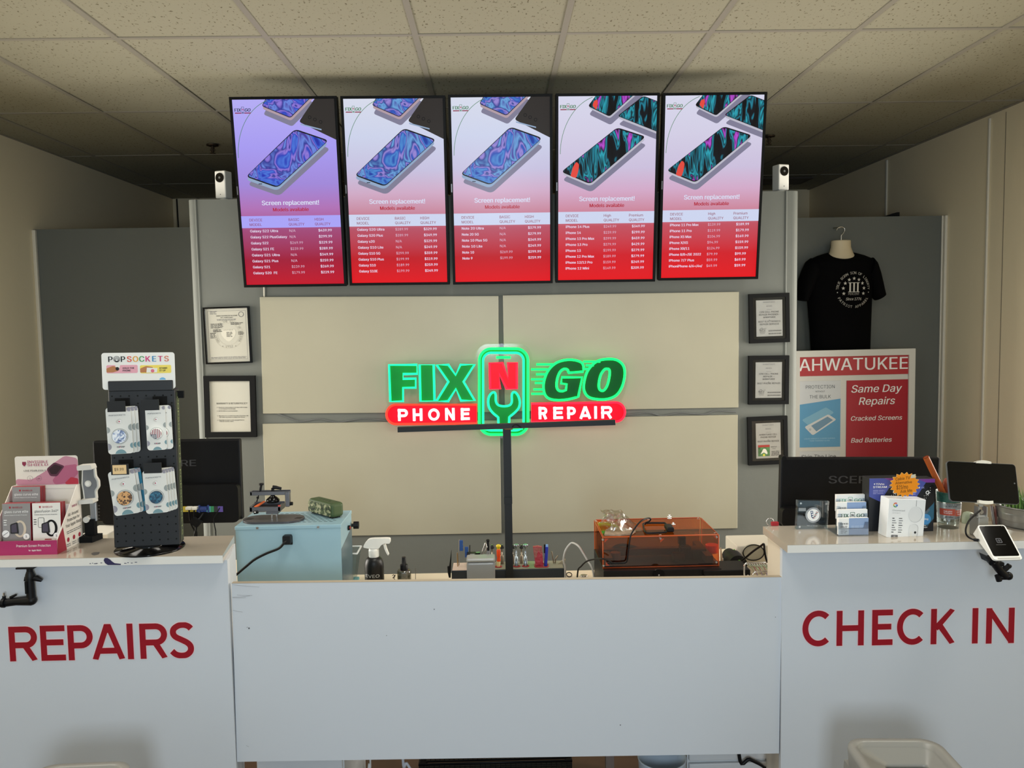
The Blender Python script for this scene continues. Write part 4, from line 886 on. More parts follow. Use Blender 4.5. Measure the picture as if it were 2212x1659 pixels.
for i in range(9):
    a = math.radians(200-220*i/8); r = .071; s_ = .0125
    b.prism([(cx+r*math.cos(a)+s_*(1 if q % 2 == 0 else .4)*math.sin(PI*q/5), cz+r*math.sin(a)+s_*(1 if q % 2 == 0 else .4)*math.cos(PI*q/5)) for q in range(10)], 0, 0, mp)
for dx in (-.026, 0, .026):
    b.rect(cx+dx-.0055, cz-.013, cx+dx+.0055, cz+.043, 0, mp); b.rect(cx+dx-.012, cz-.016, cx+dx+.012, cz-.012, 0, mp); b.rect(cx+dx-.012, cz+.042, cx+dx+.012, cz+.046, 0, mp)
b.text('PERCENT', cx, cz-.034, .0145, mp, 0, w=.075, al='c', bold=.01); b.text('Since 1776', cx, cz-.068, .0175, mp, 0, w=.105, al='c', bold=.02, shear=.25)
b.v = [Vector((p.x, chest_y(p.x, p.z), p.z)) for p in b.v]; b.build('printed_emblem', sh)

# ------------------------------------------------------------------ poster sign leaning at the right wall
YA = 5.40
M, w, h = px4((1712.5, 758.5), (1975.5, 752.4), (1713, 994), (1973, 988), YA)
z0 = M.translation.z
t = thing('poster_sign', (M.translation.x+w/2, YA, 0), 'tall white framed poster sign headed AHWATUKEE with red and blue panels, right of the awards', 'sign')
b0 = -z0+.02
m_fr_, m_red, m_redp = mat('sign_frame_white', 'd6d4cc', .4), mat('sign_red', 'a8192c', .4), mat('sign_red_header', 'b23038', .35)
f_ = pl(M); C = lambda cx, cy: f_(1590+cx*.33764, 460+cy*.33755)
fw_ = .04
b = MB(M); b.frame(0, b0, w, h, fw_, -.012, .02, m_fr_); b.box(fw_, w-fw_, .004, .012, b0+fw_, h-fw_, m_fr_); b.build('frame', t)
b = MB(M)
hx0, hz1 = C(402, 915); hx1, hz0 = C(1102, 1030)
b.box(fw_, hx1, 0, .004, hz0, hz1, m_redp)
tx0, _ = C(404, 1000); tx1, _ = C(1100, 1000); _, tz = C(750, 1005); _, tt = C(750, 928)
b.text('AHWATUKEE', tx0, tz, tt-tz, WHI, -.0006, w=tx1-tx0, bold=.018); b.build('header_panel', t)
b = MB(M); x0, z1 = C(402, 1078); x1, z0_ = C(666, 1495)
b.box(fw_, x1, 0, .004, z0_, z1, mat('panel_pale', 'cfd2d4', .45))
bl = mat('panel_blue', '5b9cc4', .4)
_, za = C(402, 1228); _, zb_ = C(666, 1188); b.prism([(fw_, z0_), (x1, z0_), (x1, zb_), (fw_, za)], -.0004, -.0004, bl)
ig = mat('panel_text_grey', '5f6468', .6)
cxx = (fw_+x1)/2
def ct(s_, cy, hh, m, wd): _, zz = C(500, cy); b.text(s_, cxx+.002, zz, hh, m, -.0006, w=wd, al='c')
ct('PROTECTION', 1124, .021, ig, .186); ct('WITHOUT', 1148, .010, ig, .062); ct('THE BULK', 1187, .021, ig, .137)
q = [C(*p) for p in ((437, 1370), (590, 1288), (642, 1322), (490, 1424))]; b.prism(rpoly(q, .012), -.0008, -.0008, mat('poster_phone_white', 'd4d6d6', .4))
q = [C(*p) for p in ((480, 1362), (585, 1303), (620, 1325), (514, 1398))]; b.prism(q, -.0011, -.0011, mat('poster_phone_screen', '6f93ad', .4)); b.disc(*C(473, 1386), .008, -.0011, mat('poster_phone_button', 'b9bdc0', .4))
q = [C(*p) for p in ((420, 1325), (575, 1243), (628, 1278), (475, 1370))]; b.prism(rpoly(q, .012), -.0006, -.0006, mat('poster_glass', '7fb4cf', .3))
b.text('LIQUID ARMOR IS 2X MORE DURABLE', cxx, C(500, 1448)[1], .008, mat('panel_text_pale', 'a8cde0', .5), -.0006, w=.2, al='c'); b.text('THAN TEMPERED GLASS', cxx, C(500, 1462)[1], .008, mat('panel_text_pale', ''), -.0006, w=.13, al='c')
b.build('left_poster', t)
b = MB(M); xa, za = C(402, 1527); b.box(fw_, x1, 0, .004, b0+.3, za, mat('panel_pale', '')); b.text('Skip The Line', cxx-.005, C(500, 1572)[1], .025, mat('panel_text_dark', '3b3f42', .6), -.0006, w=.222, al='c'); b.lines(fw_+.02, za-.30, x1-.02, za-.10, 6, ig, -.0006); b.build('lower_poster', t)
b = MB(M); x0, z1 = C(708, 1073); x1, _ = C(1100, 1073)
b.box(x0, x1, 0, .004, b0+.3, z1, m_red)
for s_, xa, xb, yb_, hh in (('Same Day', 738, 1063, 1150, .047), ('Repairs', 785, 1018, 1228, .047), ('Cracked Screens', 735, 1063, 1330, .029), ('Bad Batteries', 735, 997, 1470, .029)):
    ax, az = C(xa, yb_); bx, _ = C(xb, yb_); b.text(s_, ax, az, hh, WHI, -.0006, w=bx-ax, bold=.02, shear=.2)
b.build('right_poster', t)
b = MB(M)
for x in (0, w-.04): b.box(x, x+.04, .02, .2, b0-.02, b0, m_fr_)
b.build('foot', t)
# ------------------------------------------------------------------ things on the REPAIRS counter and the monitor behind it
K5 = lambda x, y: (x*.28926, 740+y*.28926)
def pk(K, *pts): return [K(*p) for p in pts]
# rotating display of phone grips
M, w, h = px4(*pk(K5, (800, 332), (1300, 327), (858, 1510), (1350, 1482)), 2.505, None, .03)
M.translation.z += ZK+.016-M.translation.z
base_c = M @ Vector((w/2, .03, 0))
t = thing('grip_display_stand', (base_c.x, base_c.y, ZK), 'black pegboard tower of phone grips with a white header card, on the REPAIRS counter', 'display stand')
m_peg = mat('peg_black', '15171a', .5); m_hole = mat('peg_hole', '050505', .9)
b = MB(); dr = .098
b.lathe([(dr, 0), (dr+.002, .003), (dr, .006), (dr*.5, .012), (.05, .017)], BLKG, (base_c.x, base_c.y, ZK), 40); b.build('base_disc', t)
b = MB(M); b.box(0, w, 0, .058, 0, h, m_peg, .002, 1)
for i in range(8):
    for j in range(20):
        b.disc(w*(.055+.89*i/7), h*(.04+.925*j/19), .0026, -.0004, m_hole, 8)
b.build('peg_tower', t)
b = MB(M @ Matrix.Translation((w+.0006, .029, 0)) @ Matrix.Rotation(PI/2, 4, 'Z'))
b.box(-.022, .022, -.0004, 0, h*.02, h*.98, mat('side_strip', '2d3524', .5)); Mx = b.M
b.M = Mx @ Matrix.Translation((0, -.0008, h*.5)) @ Matrix.Rotation(PI/2, 4, 'Y'); b.text('POPSOCKETS  POPSOCKETS', 0, -.006, .016, mat('side_print', '8e9a6a', .5), 0, w=h*.9, al='c', bold=.02)
b.build('side_strip', t)
f_ = pl(M); H_ = lambda x, y: f_(*K5(x, y))
b = MB(M); x0, z0 = H_(810, 330); x1, z1 = H_(1293, 282); b.box(x0, x1, -.006, .02, h-.002, z1+.001, m_peg, .002, 1); b.build('card_channel', t)
x0, za = H_(765, 290); x1, z2 = H_(1302, 72)
b = MB(M); b.prism(rrect(x0, h+.003, x1, z2, .008), -.001, .001, WHP)
ink = lambda c_: mat('ink_'+c_, c_, .5)
cols = ['101010', '101010', '101010', 'd8442c', 'e0a030', '4c9a5a', 'd03a78', '2f86b8', 'c83a6a', 'd8785a']
xa = H_(797, 0)[0]; xb = H_(1263, 0)[0]; zb_, zt_ = H_(1000, 143)[1], H_(1000, 102)[1]; st = (xb-xa)/10
for i, ch in enumerate('POPSOCKETS'):
    cx = xa+st*(i+.5)
    if i == 1:
        cz = (zb_+zt_)/2; R_ = (zt_-zb_)/2+.001
        for rr in (1, .72, .45): b.ring([(cx+R_*rr*math.cos(q*PI/12), cz-R_*(1-rr)*.5+R_*rr*math.sin(q*PI/12)) for q in range(24)], [(cx+R_*(rr-.15)*math.cos(q*PI/12), cz-R_*(1-rr)*.5+R_*(rr-.15)*math.sin(q*PI/12)) for q in range(24)], -.0016, -.0016, ink('101010'))
    else: b.text(ch, cx, zb_, zt_-zb_, ink(cols[i]), -.0016, al='c', bold=.035)
for (xa_, xb_), m, tx in (((797, 1028), 'e2a3b0', ('HOLD THE', 'PHONE')), ((1048, 1278), 'ecd65c', ('STAND', 'IT UP'))):
    p, q = H_(xa_, 230), H_(xb_, 166); b.prism(rrect(p[0], p[1], q[0], q[1], .004), -.0014, -.0014, ink(m))
    hand = mat('hand_tan', 'b5784c', .6); wd_ = q[0]-p[0]; hh = q[1]-p[1]
    b.prism(rpoly([(p[0], p[1]+hh*.1), (p[0], p[1]+hh*.6), (p[0]+wd_*.2, p[1]+hh*.9), (p[0]+wd_*.42, p[1]+hh*.75), (p[0]+wd_*.38, p[1]+hh*.3), (p[0]+wd_*.2, p[1]+hh*.1)], .003), -.0016, -.0016, hand)
    if xa_ < 900: b.prism(rpoly([(p[0]+wd_*.28, p[1]+hh*.8), (p[0]+wd_*.30, p[1]+hh*1.15), (p[0]+wd_*.45, p[1]+hh*1.1), (p[0]+wd_*.42, p[1]+hh*.6)], .001), -.0018, -.0018, PAPER); b.disc(p[0]+wd_*.35, p[1]+hh*.55, .005, -.002, INK)
    else: b.prism([(p[0]+wd_*.2, p[1]+hh*.08), (p[0]+wd_*.22, p[1]+hh*.7), (p[0]+wd_*.56, p[1]+hh*.62), (p[0]+wd_*.54, p[1]+hh*.1)], -.0018, -.0018, PAPER); b.disc(p[0]+wd_*.4, p[1]+hh*.3, .005, -.002, ink('d86a80'))
    for i, s_ in enumerate(tx): b.text(s_, p[0]+wd_*(.52 if xa_ < 900 else .62), q[1]-hh*(.48+.3*i), hh*.2, INK, -.0018, bold=.04)
px_, pz_ = H_(1215, 272); b.prism([(px_-.009, max(h+.004, pz_-.002)), (px_+.009, max(h+.004, pz_-.002))]+[(px_+.009*math.cos(a), max(h+.004, pz_-.002)+.007*math.sin(a)) for a in (.6, 1.2, 1.57, 1.9, 2.5)], -.0016, -.0016, ink('6fb2dc'))
b.build('header_card', t)
b = MB(M); b.box(w+.0, w+.018, .03, .045, h*.94, h*.985, BLKM); b.build('side_hook_tag', t)
# hooks and the carded grips hanging on them
def grip_mat(kind):
    k = 'grip_'+kind
    if k in _M: return _M[k]
    m = bpy.data.materials.new(k); m.use_nodes = True; N = m.node_tree; bs = N.nodes['Principled BSDF']; bs.inputs['Roughness'].default_value = .3
    tc = N.nodes.new('ShaderNodeTexCoord'); r = N.nodes.new('ShaderNodeValToRGB'); e = r.color_ramp.elements
    if kind == 'leopard':
        n = N.nodes.new('ShaderNodeTexVoronoi'); n.inputs['Scale'].default_value = 150; o = n.outputs['Distance']; st_ = [(0, 'a8703c'), (.2, '8a5426'), (.26, '22120a'), (.44, '22120a'), (.5, 'cf9a5e'), (1, 'd8a870')]
    elif kind == 'marble':
        n = N.nodes.new('ShaderNodeTexNoise'); n.inputs['Scale'].default_value = 70; n.inputs['Detail'].default_value = 5; n.inputs['Distortion'].default_value = 1.5; o = n.outputs['Fac']; st_ = [(.36, '2c3f74'), (.46, '8da0c4'), (.54, 'e8ecf2'), (1, 'f2f4f6')]
    else:
        n = N.nodes.new('ShaderNodeTexNoise'); n.inputs['Scale'].default_value = 130; n.inputs['Detail'].default_value = 4; o = n.outputs['Fac']; st_ = [(.35, '0c2a40'), (.5, '174a66'), (.62, '3a7c98'), (.8, '6aa0b4')]
    while len(e) < len(st_): e.new(.5)
    for i, (p, c_) in enumerate(st_): e[i].position = p; e[i].color = (*hexc(c_), 1)
    N.links.new(tc.outputs['Object'], n.inputs['Vector']); N.links.new(o, r.inputs['Fac']); N.links.new(r.outputs['Color'], bs.inputs['Base Color']); _M[k] = m; return m
m_card = mat('grip_card', 'e4e3dc', .45); m_cd = mat('card_circle_grey', '9aa09c', .5); m_cd2 = mat('card_circle_teal', '74979e', .5); m_cd3 = mat('card_circle_violet', '98959f', .5)
def pack(corn, kind, yoff, n_behind, step, labels, tagq, price, edge_m=None):
    Mc, cw, ch = px4(*pk(K5, *corn), 2.505-yoff, None, .012)
    hx, hz = pl(M)(*K5(*[(corn[0][0]+corn[1][0])/2, corn[0][1]]))
    root = thing('carded_phone_grip', Mc @ Vector((cw/2, 0, 0)), labels[0], 'phone grip', 'carded phone grips on the pegboard')
    b = MB(Mc); oc = rrect(0, 0, cw, ch, .009); b.prism(oc, 0, .0016, m_card)
    y = -.0004; R_ = cw*.135
    def half(cx, cz, r, m): b.prism(clip([(cx+r*math.cos(q*PI/12), cz+r*math.sin(q*PI/12)) for q in range(24)], .0008, .0008, cw-.0008, ch-.0008), y, y, m)
    half(0, ch*.52, R_, m_cd); half(cw, ch*.56, R_*1.1, m_cd); half(0, ch*.16, R_*1.1, m_cd3); half(cw, ch*.17, R_*.9, m_cd2); half(cw*.5, -ch*.02, R_*1.7, m_cd2)
    half(cw*.93, ch*.95, R_*.7, m_cd3)
    b.text('POPSOCKETS', cw*.12, ch*.82, ch*.026, INKG, y-.0002, w=cw*.66, bold=.03)
    b.prism(rpoly([(cw*.36, ch*.70), (cw*.50, ch*.755), (cw*.62, ch*.735), (cw*.55, ch*.645), (cw*.42, ch*.65)], .004), y-.0002, y-.0002, mat('hand_pale', 'cfcac2', .6)); b.prism(rpoly([(cw*.46, ch*.67), (cw*.5, ch*.735), (cw*.6, ch*.73), (cw*.58, ch*.66)], .002), y-.0003, y-.0003, WHI); b.disc(cw*.515, ch*.695, cw*.03, y-.0005, ink('b03048'))
    b.ring([(cw*.5+cw*.33*math.cos(q*PI/16), ch*.38+cw*.33*math.sin(q*PI/16)) for q in range(32)], [(cw*.5+cw*.31*math.cos(q*PI/16), ch*.38+cw*.31*math.sin(q*PI/16)) for q in range(32)], y, y, m_cd)
    for i, (s_, m) in enumerate((('POP', INK), ('GRIP', INK))): b.text(s_, cw*(.36+.145*i), ch*.135, ch*.03, m if i else ink('40283a'), y-.0002, w=cw*(.13 if i == 0 else .17), bold=.04)
    b.text('P', cw*.458, ch*.135, ch*.03, ink('d8507a'), y-.0004, bold=.04)
    b.build('card', root)
    gr = cw*.27; b = MB(Mc); cxg, czg = cw*.5, ch*.38
    b.prism([(cxg+gr*math.cos(q*PI/16), czg+gr*math.sin(q*PI/16)) for q in range(32)], -.007, 0, BLKM if kind != 'flag' else WHI); cap = grip_mat(kind) if kind != 'flag' else WHI
    b.prism([(cxg+gr*1.04*math.cos(q*PI/16), czg+gr*1.04*math.sin(q*PI/16)) for q in range(32)], -.009, -.007, cap)
    if kind == 'flag':
        c_ = [(cxg+gr*math.cos(q*PI/16), czg+gr*math.sin(q*PI/16)) for q in range(32)]
        for i in range(7):
            xx = cxg-gr+2*gr*(i+.0)/6.5; s_ = clip(c_, xx, czg-gr, xx+gr*.155, czg+gr)
            if len(s_) > 2: b.prism(s_, -.0092, -.0092, ink('8c2c34'))
        s_ = clip(c_, cxg-gr, czg-gr, cxg+gr*.05, czg-gr*.1); b.prism(s_, -.0094, -.0094, ink('1d2440'))
        for i in range(4):
            for j in range(3): b.disc(cxg-gr*.72+gr*.2*i, czg-gr*.75+gr*.24*j, .0012, -.0096, WHI, 6)
    b.build('grip', root)
    for k in range(n_behind):
        d_ = dup(root); off = M.to_3x3() @ Vector((step*(k+1), .011*(k+1), 0)); d_.location = Vector(root.location)+off; d_['label'] = labels[k+1]
        for c_ in d_.children:
            if c_.name.startswith('card') and k == n_behind-1 and edge_m:
                c_.data = c_.data.copy()
                for i_, mm in enumerate(c_.data.materials):
                    if mm == m_card: c_.data.materials[i_] = edge_m
    # peg hook
    cx = M.inverted() @ (Mc @ Vector((cw/2, 0, ch)))
    b = MB(M); yb = cx.y-.012; b.tube([(cx.x, .002, cx.z+.003), (cx.x, yb, cx.z+.003)], .0022, BLK, 6); b.box(cx.x-.02, cx.x+.02, -.004, 0, cx.z-.006, cx.z+.022, BLKM); hk = b.build('peg_hook', t)
    p, q = H_(tagq[0], tagq[3]), H_(tagq[2], tagq[1]); k_ = (2.505-yoff-.012)/2.505
    Mt, tw, th = px4(K5(tagq[0], tagq[1]), K5(tagq[2], tagq[1]-4), K5(tagq[0], tagq[3]), K5(tagq[2], tagq[3]-4), 2.505-yoff-.013)
    b = MB(Mt); b.box(0, tw, 0, .002, 0, th, m_peg)
    if price:
        b.rect(tw*.1, th*.08, tw*.88, th*.92, -.0004, mat('price_cream', 'e8c793', .6)); b.text('$9.99', tw*.2, th*.38, th*.26, INK, -.0008, w=tw*.53)
    b.build('price_tag' if price else 'hook_tag', hk)
pack(((790, 488), (985, 478), (806, 836), (988, 826)), 'marble', .05, 2, .007, ['white carded phone grip with blue marble disc, upper left front of the pegboard tower', 'carded phone grip directly behind the blue marble one', 'rearmost carded phone grip on the blue marble hook'], (800, 440, 935, 520), False)
pack(((1083, 478), (1237, 468), (1100, 806), (1245, 800)), 'flag', .05, 1, .014, ['white carded phone grip with striped flag disc, upper right of the pegboard tower', 'carded phone grip behind the striped flag one'], (1052, 428, 1186, 508), False)
pack(((810, 968), (1008, 942), (850, 1300), (1044, 1268)), 'leopard', .06, 2, .006, ['white carded phone grip with leopard print disc, under the price tag on the tower', 'carded phone grip directly behind the leopard one', 'blue-edged carded phone grip at the back of the leopard hook'], (828, 910, 960, 990), True, mat('grip_card_blue', '1f7c9c', .5))
pack(((1074, 962), (1250, 940), (1080, 1280), (1254, 1268)), 'teal', .055, 3, .0055, ['white carded phone grip with dark teal crinkled disc, lower right of the tower', 'carded phone grip directly behind the dark teal one', 'third carded phone grip from the front on the dark teal hook', 'rearmost carded phone grip on the dark teal hook'], (1072, 900, 1205, 978), False)

# cardboard counter display with watch protectors
fb, bb = aZ(124, 1197.5, ZK), aZ(180, 1168.5, ZK)
hz = aY(180, 983, bb.y).z-ZK; Wd = .1977
t = thing('cardboard_display', (fb.x-Wd/2, (fb.y+bb.y)/2, ZK), 'pink and white cardboard display box of watch screen protectors, left end of the REPAIRS counter', 'display box')
m_pink, m_mag, m_cw = mat('print_pink', 'c48a9c', .5), mat('print_magenta', 'a82a62', .5), mat('cardboard_white', 'e6dfd4', .55)
d = (Vector((bb.x, bb.y, 0))-Vector((fb.x, fb.y, 0))); Ld = d.length
rz = 0
# frame of the display: x along its front, y to the back; sides follow the measured edge
Md = Matrix(((1, d.x/Ld, 0, fb.x-Wd), (0, d.y/Ld, 0, fb.y), (0, 0, 1, ZK), (0, 0, 0, 1)))
tz = aY(124, 1167, fb.y).z-ZK; sz = aY(176, 1045, bb.y).z-ZK
b = MB(Md); b.box(0, Wd, 0, .002, 0, tz, m_mag); b.text('Premium Screen Protection', Wd-.118, tz*.57, .0072, WHI, -.0008, w=.100); b.text('for  Apple Watch', Wd-.083, tz*.27, .0048, WHI, -.0008, w=.037, bold=.02); b.build('front_tray', t)
b = MB(Md @ Matrix.Translation((Wd, 0, 0)) @ Matrix.Rotation(PI/2, 4, 'Z'))
b.prism([(0, 0), (Ld, 0), (Ld, sz), (Ld-.02, sz), (.004, tz)], 0, .002, m_cw); b.prism([(0, 0), (Ld*.35, 0), (Ld*.25, tz*1.7), (.004, tz)], -.0004, -.0004, mat('print_crimson', 'a22c40', .5))
for i, s_ in enumerate(('All-Around', 'Protection for', 'Your Apple Watch')): b.text(s_, Ld*.66, sz*(.53-.085*i), .0095, INK, -.0008, w=Ld*(.40, .48, .62)[i], al='c')
b.lines(Ld*.36, sz*.24, Ld*.95, sz*.30, 2, INKG, -.0008, .4, .1, 'c'); b.text('SHIELD', Ld*.72, sz*.66, .006, m_mag, -.0008, al='c', bold=.03)
for i in range(3): b.disc(Ld*(.42+.22*i), sz*.15, .007, -.0008, mat('print_crimson', 'a22c40'), 16); b.lines(Ld*(.34+.22*i), sz*.03, Ld*(.50+.22*i), sz*.09, 2, INKG, -.0008, .4, .1, 'c')
b.build('side_panel', t)
b = MB(Md); b.prism([(0, 0), (0.0001, 0)]+[(0, tz)], 0, 0, m_cw)
b = MB(Md @ Matrix.Translation((0, Ld, 0)) @ Matrix.Rotation(PI/2, 4, 'Z') @ Matrix.Rotation(PI, 4, 'Z')); b.prism([(0, 0), (Ld, 0), (Ld-.004, tz), (.02, sz), (0, sz)], -.002, 0, m_cw); b.build('side_panel', t)
b = MB(Md); b.box(0, Wd, Ld-.002, Ld, 0, sz, m_cw); b.box(.002, Wd-.002, .002, Ld-.002, 0, .002, m_cw); b.box(.002, Wd-.002, Ld*.625, Ld*.625+.002, 0, sz*.72, m_cw); b.build('back_panel', t)
b = MB(Md); b.prism(rrect(.002, sz-.012, Wd-.002, hz, .008), Ld-.003, Ld-.0022, m_cw); y = Ld-.0034
hw, hh = Wd-.004, hz-sz; X = lambda u: .002+u*hw
Z = lambda v: sz+hh*(1-v)
b.prism(clip(rpoly([(X(0), Z(.78)), (X(.25), Z(.82)), (X(.5), Z(.5)), (X(.62), Z(.25)), (X(.8), Z(0)), (X(1), Z(.1)), (X(1), Z(1)), (X(0), Z(1))], .01), X(0), sz, X(1), hz), y, y, m_pink)
b.prism(rpoly([(X(.58), Z(.85)), (X(.78), Z(.35)), (X(.98), Z(.3)), (X(1.0), Z(.62)), (X(.85), Z(.95)), (X(.62), Z(1))], .006), y-.0003, y-.0003, mat('print_rose', 'b2607e', .5))
b.prism(rpoly([(X(.5), Z(.45)), (X(.63), Z(.22)), (X(.79), Z(.36)), (X(.66), Z(.72)), (X(.55), Z(.70))], .006), y-.0006, y-.0006, mat('print_plum', '5a2c42', .4)); b.prism(rpoly([(X(.535), Z(.46)), (X(.635), Z(.29)), (X(.755), Z(.39)), (X(.65), Z(.64)), (X(.565), Z(.63))], .004), y-.0009, y-.0009, mat('print_dark_plum', '2e1722', .3))
b.prism(rpoly([(X(.78), Z(.95)), (X(.88), Z(.75)), (X(.99), Z(.8)), (X(1), Z(1)), (X(.8), Z(1))], .004), y-.0006, y-.0006, ink('b83044'))
b.prism([(X(.12), Z(.19)), (X(.18), Z(.19)), (X(.18), Z(.28)), (X(.15), Z(.35)), (X(.12), Z(.28))], y-.0009, y-.0009, ink('8a2a48'))
b.text('INVISIBLE', X(.20), Z(.235), .0075, m_mag, y-.0009, w=hw*.33, bold=.02); b.text('SHIELD', X(.20), Z(.34), .0075, m_mag, y-.0009, w=hw*.33, bold=.02); b.text('LIVE FEARLESSLY', X(.14), Z(.53), .005, INK, y-.0009, w=hw*.35, bold=.02)
for cx, s_ in ((.23, '1'), (.37, 'oo')):
    b.ring([(X(cx)+.0085*math.cos(q*PI/12), Z(.77)+.0085*math.sin(q*PI/12)) for q in range(24)], [(X(cx)+.0079*math.cos(q*PI/12), Z(.77)+.0079*math.sin(q*PI/12)) for q in range(24)], y-.0009, y-.0009, INKG); b.text(s_, X(cx), Z(.80), .005, INK, y-.0009, al='c')
b.build('header_card', t)
m_boxg, m_boxred = mat('box_silver_grey', '8e8c8c', .4), mat('box_crimson', '8e1f2a', .45)
def protector(corn, Y, kind, lab, first=True):
    Mb, bw, bh = px4(*corn, Y+.006, Y-.002)
    o = thing('screen_protector_box', Mb @ Vector((bw/2, .012, 0)), lab, 'box', 'screen protector boxes in the cardboard display')
    fm = m_boxg if kind != 'fusion' else mat('box_white', 'e8e6e0', .45)
    b = MB(Mb); ext = Mb.translation.z-ZK-.010; b.box(0, bw, .0008, .014, -ext, bh, m_boxred, .0008, 1); b.build('carton', o)
    b = MB(Mb); b.rect(.0006, -ext, bw-.0006, bh-.0006, 0, fm); y = -.0004
    lt_ = WHI if kind != 'fusion' else INK
    b.text('SHIELD', bw*.36, bh*.875, bh*.04, mat('logo_red', 'a82636', .5), y, w=bw*.36, bold=.03); b.prism([(bw*.25, bh*.92), (bw*.31, bh*.92), (bw*.31, bh*.885), (bw*.28, bh*.86), (bw*.25, bh*.885)], y, y, mat('logo_red', 'a82636'))
    b.text('glass curve elite' if kind != 'fusion' else 'glassfusion 360°', bw*.08, bh*.755, bh*.062, lt_, y, w=bw*.84, shear=0 if kind != 'fusion' else .12)
    b.text('Extreme Impact & Scratch Protection', bw*.08, bh*.685, bh*.024, lt_, y, w=bw*.8, bold=.02)
    if kind != 'rear':
        if kind == 'fusion':
            b.prism(rrect(bw*.20, bh*.36, bw*.42, bh*.62, .004), y, y, INK); b.prism(rrect(bw*.215, bh*.37, bw*.405, bh*.61, .003), y-.0003, y-.0003, PAPER)
        st_ = mat('strap_pale', 'cfc2ae', .5) if kind != 'fusion' else BLK
        cx = bw*(.62 if kind != 'fusion' else .66)
        b.ring([(cx+bw*.22*math.cos(q*PI/12), bh*.34+bh*.22*math.sin(q*PI/12)) for q in range(24)], [(cx+bw*.13*math.cos(q*PI/12), bh*.34+bh*.17*math.sin(q*PI/12)) for q in range(24)], y-.0003, y-.0003, st_)
        b.prism(rpoly([(cx-bw*.34, bh*.22), (cx-bw*.34, bh*.46), (cx-bw*.08, bh*.52), (cx-bw*.04, bh*.22)], .004), y-.0006, y-.0006, mat('watch_dark', '23242a', .2)); b.prism(rpoly([(cx-bw*.30, bh*.25), (cx-bw*.30, bh*.44), (cx-bw*.12, bh*.48), (cx-bw*.10, bh*.25)], .003), y-.0009, y-.0009, mat('watch_face', '4a4656', .15))
        b.disc(bw*.84, bh*.14, bw*.11, y-.0009, WHI, 20); b.text('1', bw*.84, bh*.12, bh*.05, INK, y-.0012, al='c', bold=.03)
        if kind != 'fusion': b.disc(bw*.12, bh*.22, bw*.13, y-.0009, WHI, 20); b.stroke([(bw*.03, bh*.18), (bw*.2, bh*.26)], .0015, y-.0012, INKG)
        else: b.rect(bw*.42, bh*.04, bw*.66, bh*.065, y, mat('logo_red', 'a82636'))
        b.lines(bw*.05, bh*.42, bw*.17, bh*.60, 3, lt_, y, .3, .3)
    b.build('front_print', o)
    return o, Mb
L_ = 'silver-grey watch protector box with red sides, '
for corn, Y, kind, labs in ((((9, 1088), (69, 1087), (1, 1172), (64, 1170)), 2.562, 'curve', [L_+'front left in the cardboard display', L_+'right behind the front left one']),
                            (((74, 1087), (135, 1085.5), (66, 1170), (128, 1168)), 2.562, 'fusion', ['white watch protector box, front right in the cardboard display', 'watch protector box with red sides right behind the white one']),
                            (((29, 1052), (89, 1051), (24, 1128), (86, 1127)), 2.612, 'rear', [L_+'upper row of the cardboard display', L_+'second in the upper row of the display'])):
    o, Mb = protector(corn, Y, kind, labs[0])
    e = dup(o); e.location = Vector(o.location)+Mb.to_3x3() @ Vector((0, .0155, 0)); e['label'] = labs[1]

# clamp-on tablet holder behind the display
t = thing('tablet_holder', aY(195, 1152, 2.665), 'empty grey and white tablet holder, between the cardboard display and the pegboard tower', 'tablet holder')
YH = 2.665; G5 = lambda x, y: (lambda p: (p.x, p.z))(aY(*K5(x, y), YH))
m_hw, m_hg = mat('holder_white', 'd9d7cf', .4), mat('holder_grey', '73767a', .5)
po = [G5(*p) for p in ((612, 935), (705, 925), (712, 1000), (735, 1030), (738, 1080), (715, 1110), (722, 1172), (628, 1190), (618, 1110), (608, 1060))]
pin = [G5(*p) for p in ((622, 950), (696, 940), (702, 1005), (722, 1035), (724, 1076), (704, 1105), (710, 1160), (638, 1172), (630, 1105), (620, 1058))]
b = MB(); b.prism(rpoly(po, .006), YH, YH+.012, m_hw); b.prism(rpoly(pin, .005), YH-.002, YH, m_hg); b.build('back_plate', t)
b = MB(); c_ = G5(662, 1052); b.prism([(c_[0]+.010*math.cos(q*PI/12), c_[1]+.010*math.sin(q*PI/12)) for q in range(24)], YH-.005, YH-.002, m_hw); b.prism([(c_[0]+.006*math.cos(q*PI/12), c_[1]+.006*math.sin(q*PI/12)) for q in range(24)], YH-.006, YH-.005, WHP); b.build('pivot_disc', t)
for q in (((597, 912), (700, 905), (712, 940), (600, 948)), ((610, 1168), (716, 1158), (722, 1190), (614, 1198))):
    b = MB(); b.prism(rpoly([G5(*p) for p in q], .004), YH-.022, YH+.012, m_hw); b.build('clamp_jaw', t)
b = MB(); a, c_ = G5(668, 1195), G5(720, 1330); b.box(a[0], c_[0], YH, YH+.012, c_[1]-.002, a[1], mat('holder_silver', '8e9296', .35, .6), .002); p = G5(655, 1318); b.tube([(p[0], YH-.012, p[1]), (p[0], YH+.01, p[1])], .0095, m_hw, 16); b.build('arm', t)
b = MB(); a, c_ = G5(610, 1345), G5(745, 1440); b.slab([(a[0], YH-.03), (c_[0]-.01, YH-.03), (c_[0], YH+.02), (a[0], YH+.02)], ZK, ZK+.018, BLKM); b.box(a[0]+.012, c_[0]-.012, YH-.008, YH+.012, ZK+.016, p[1], BLKM); b.build('base', t)

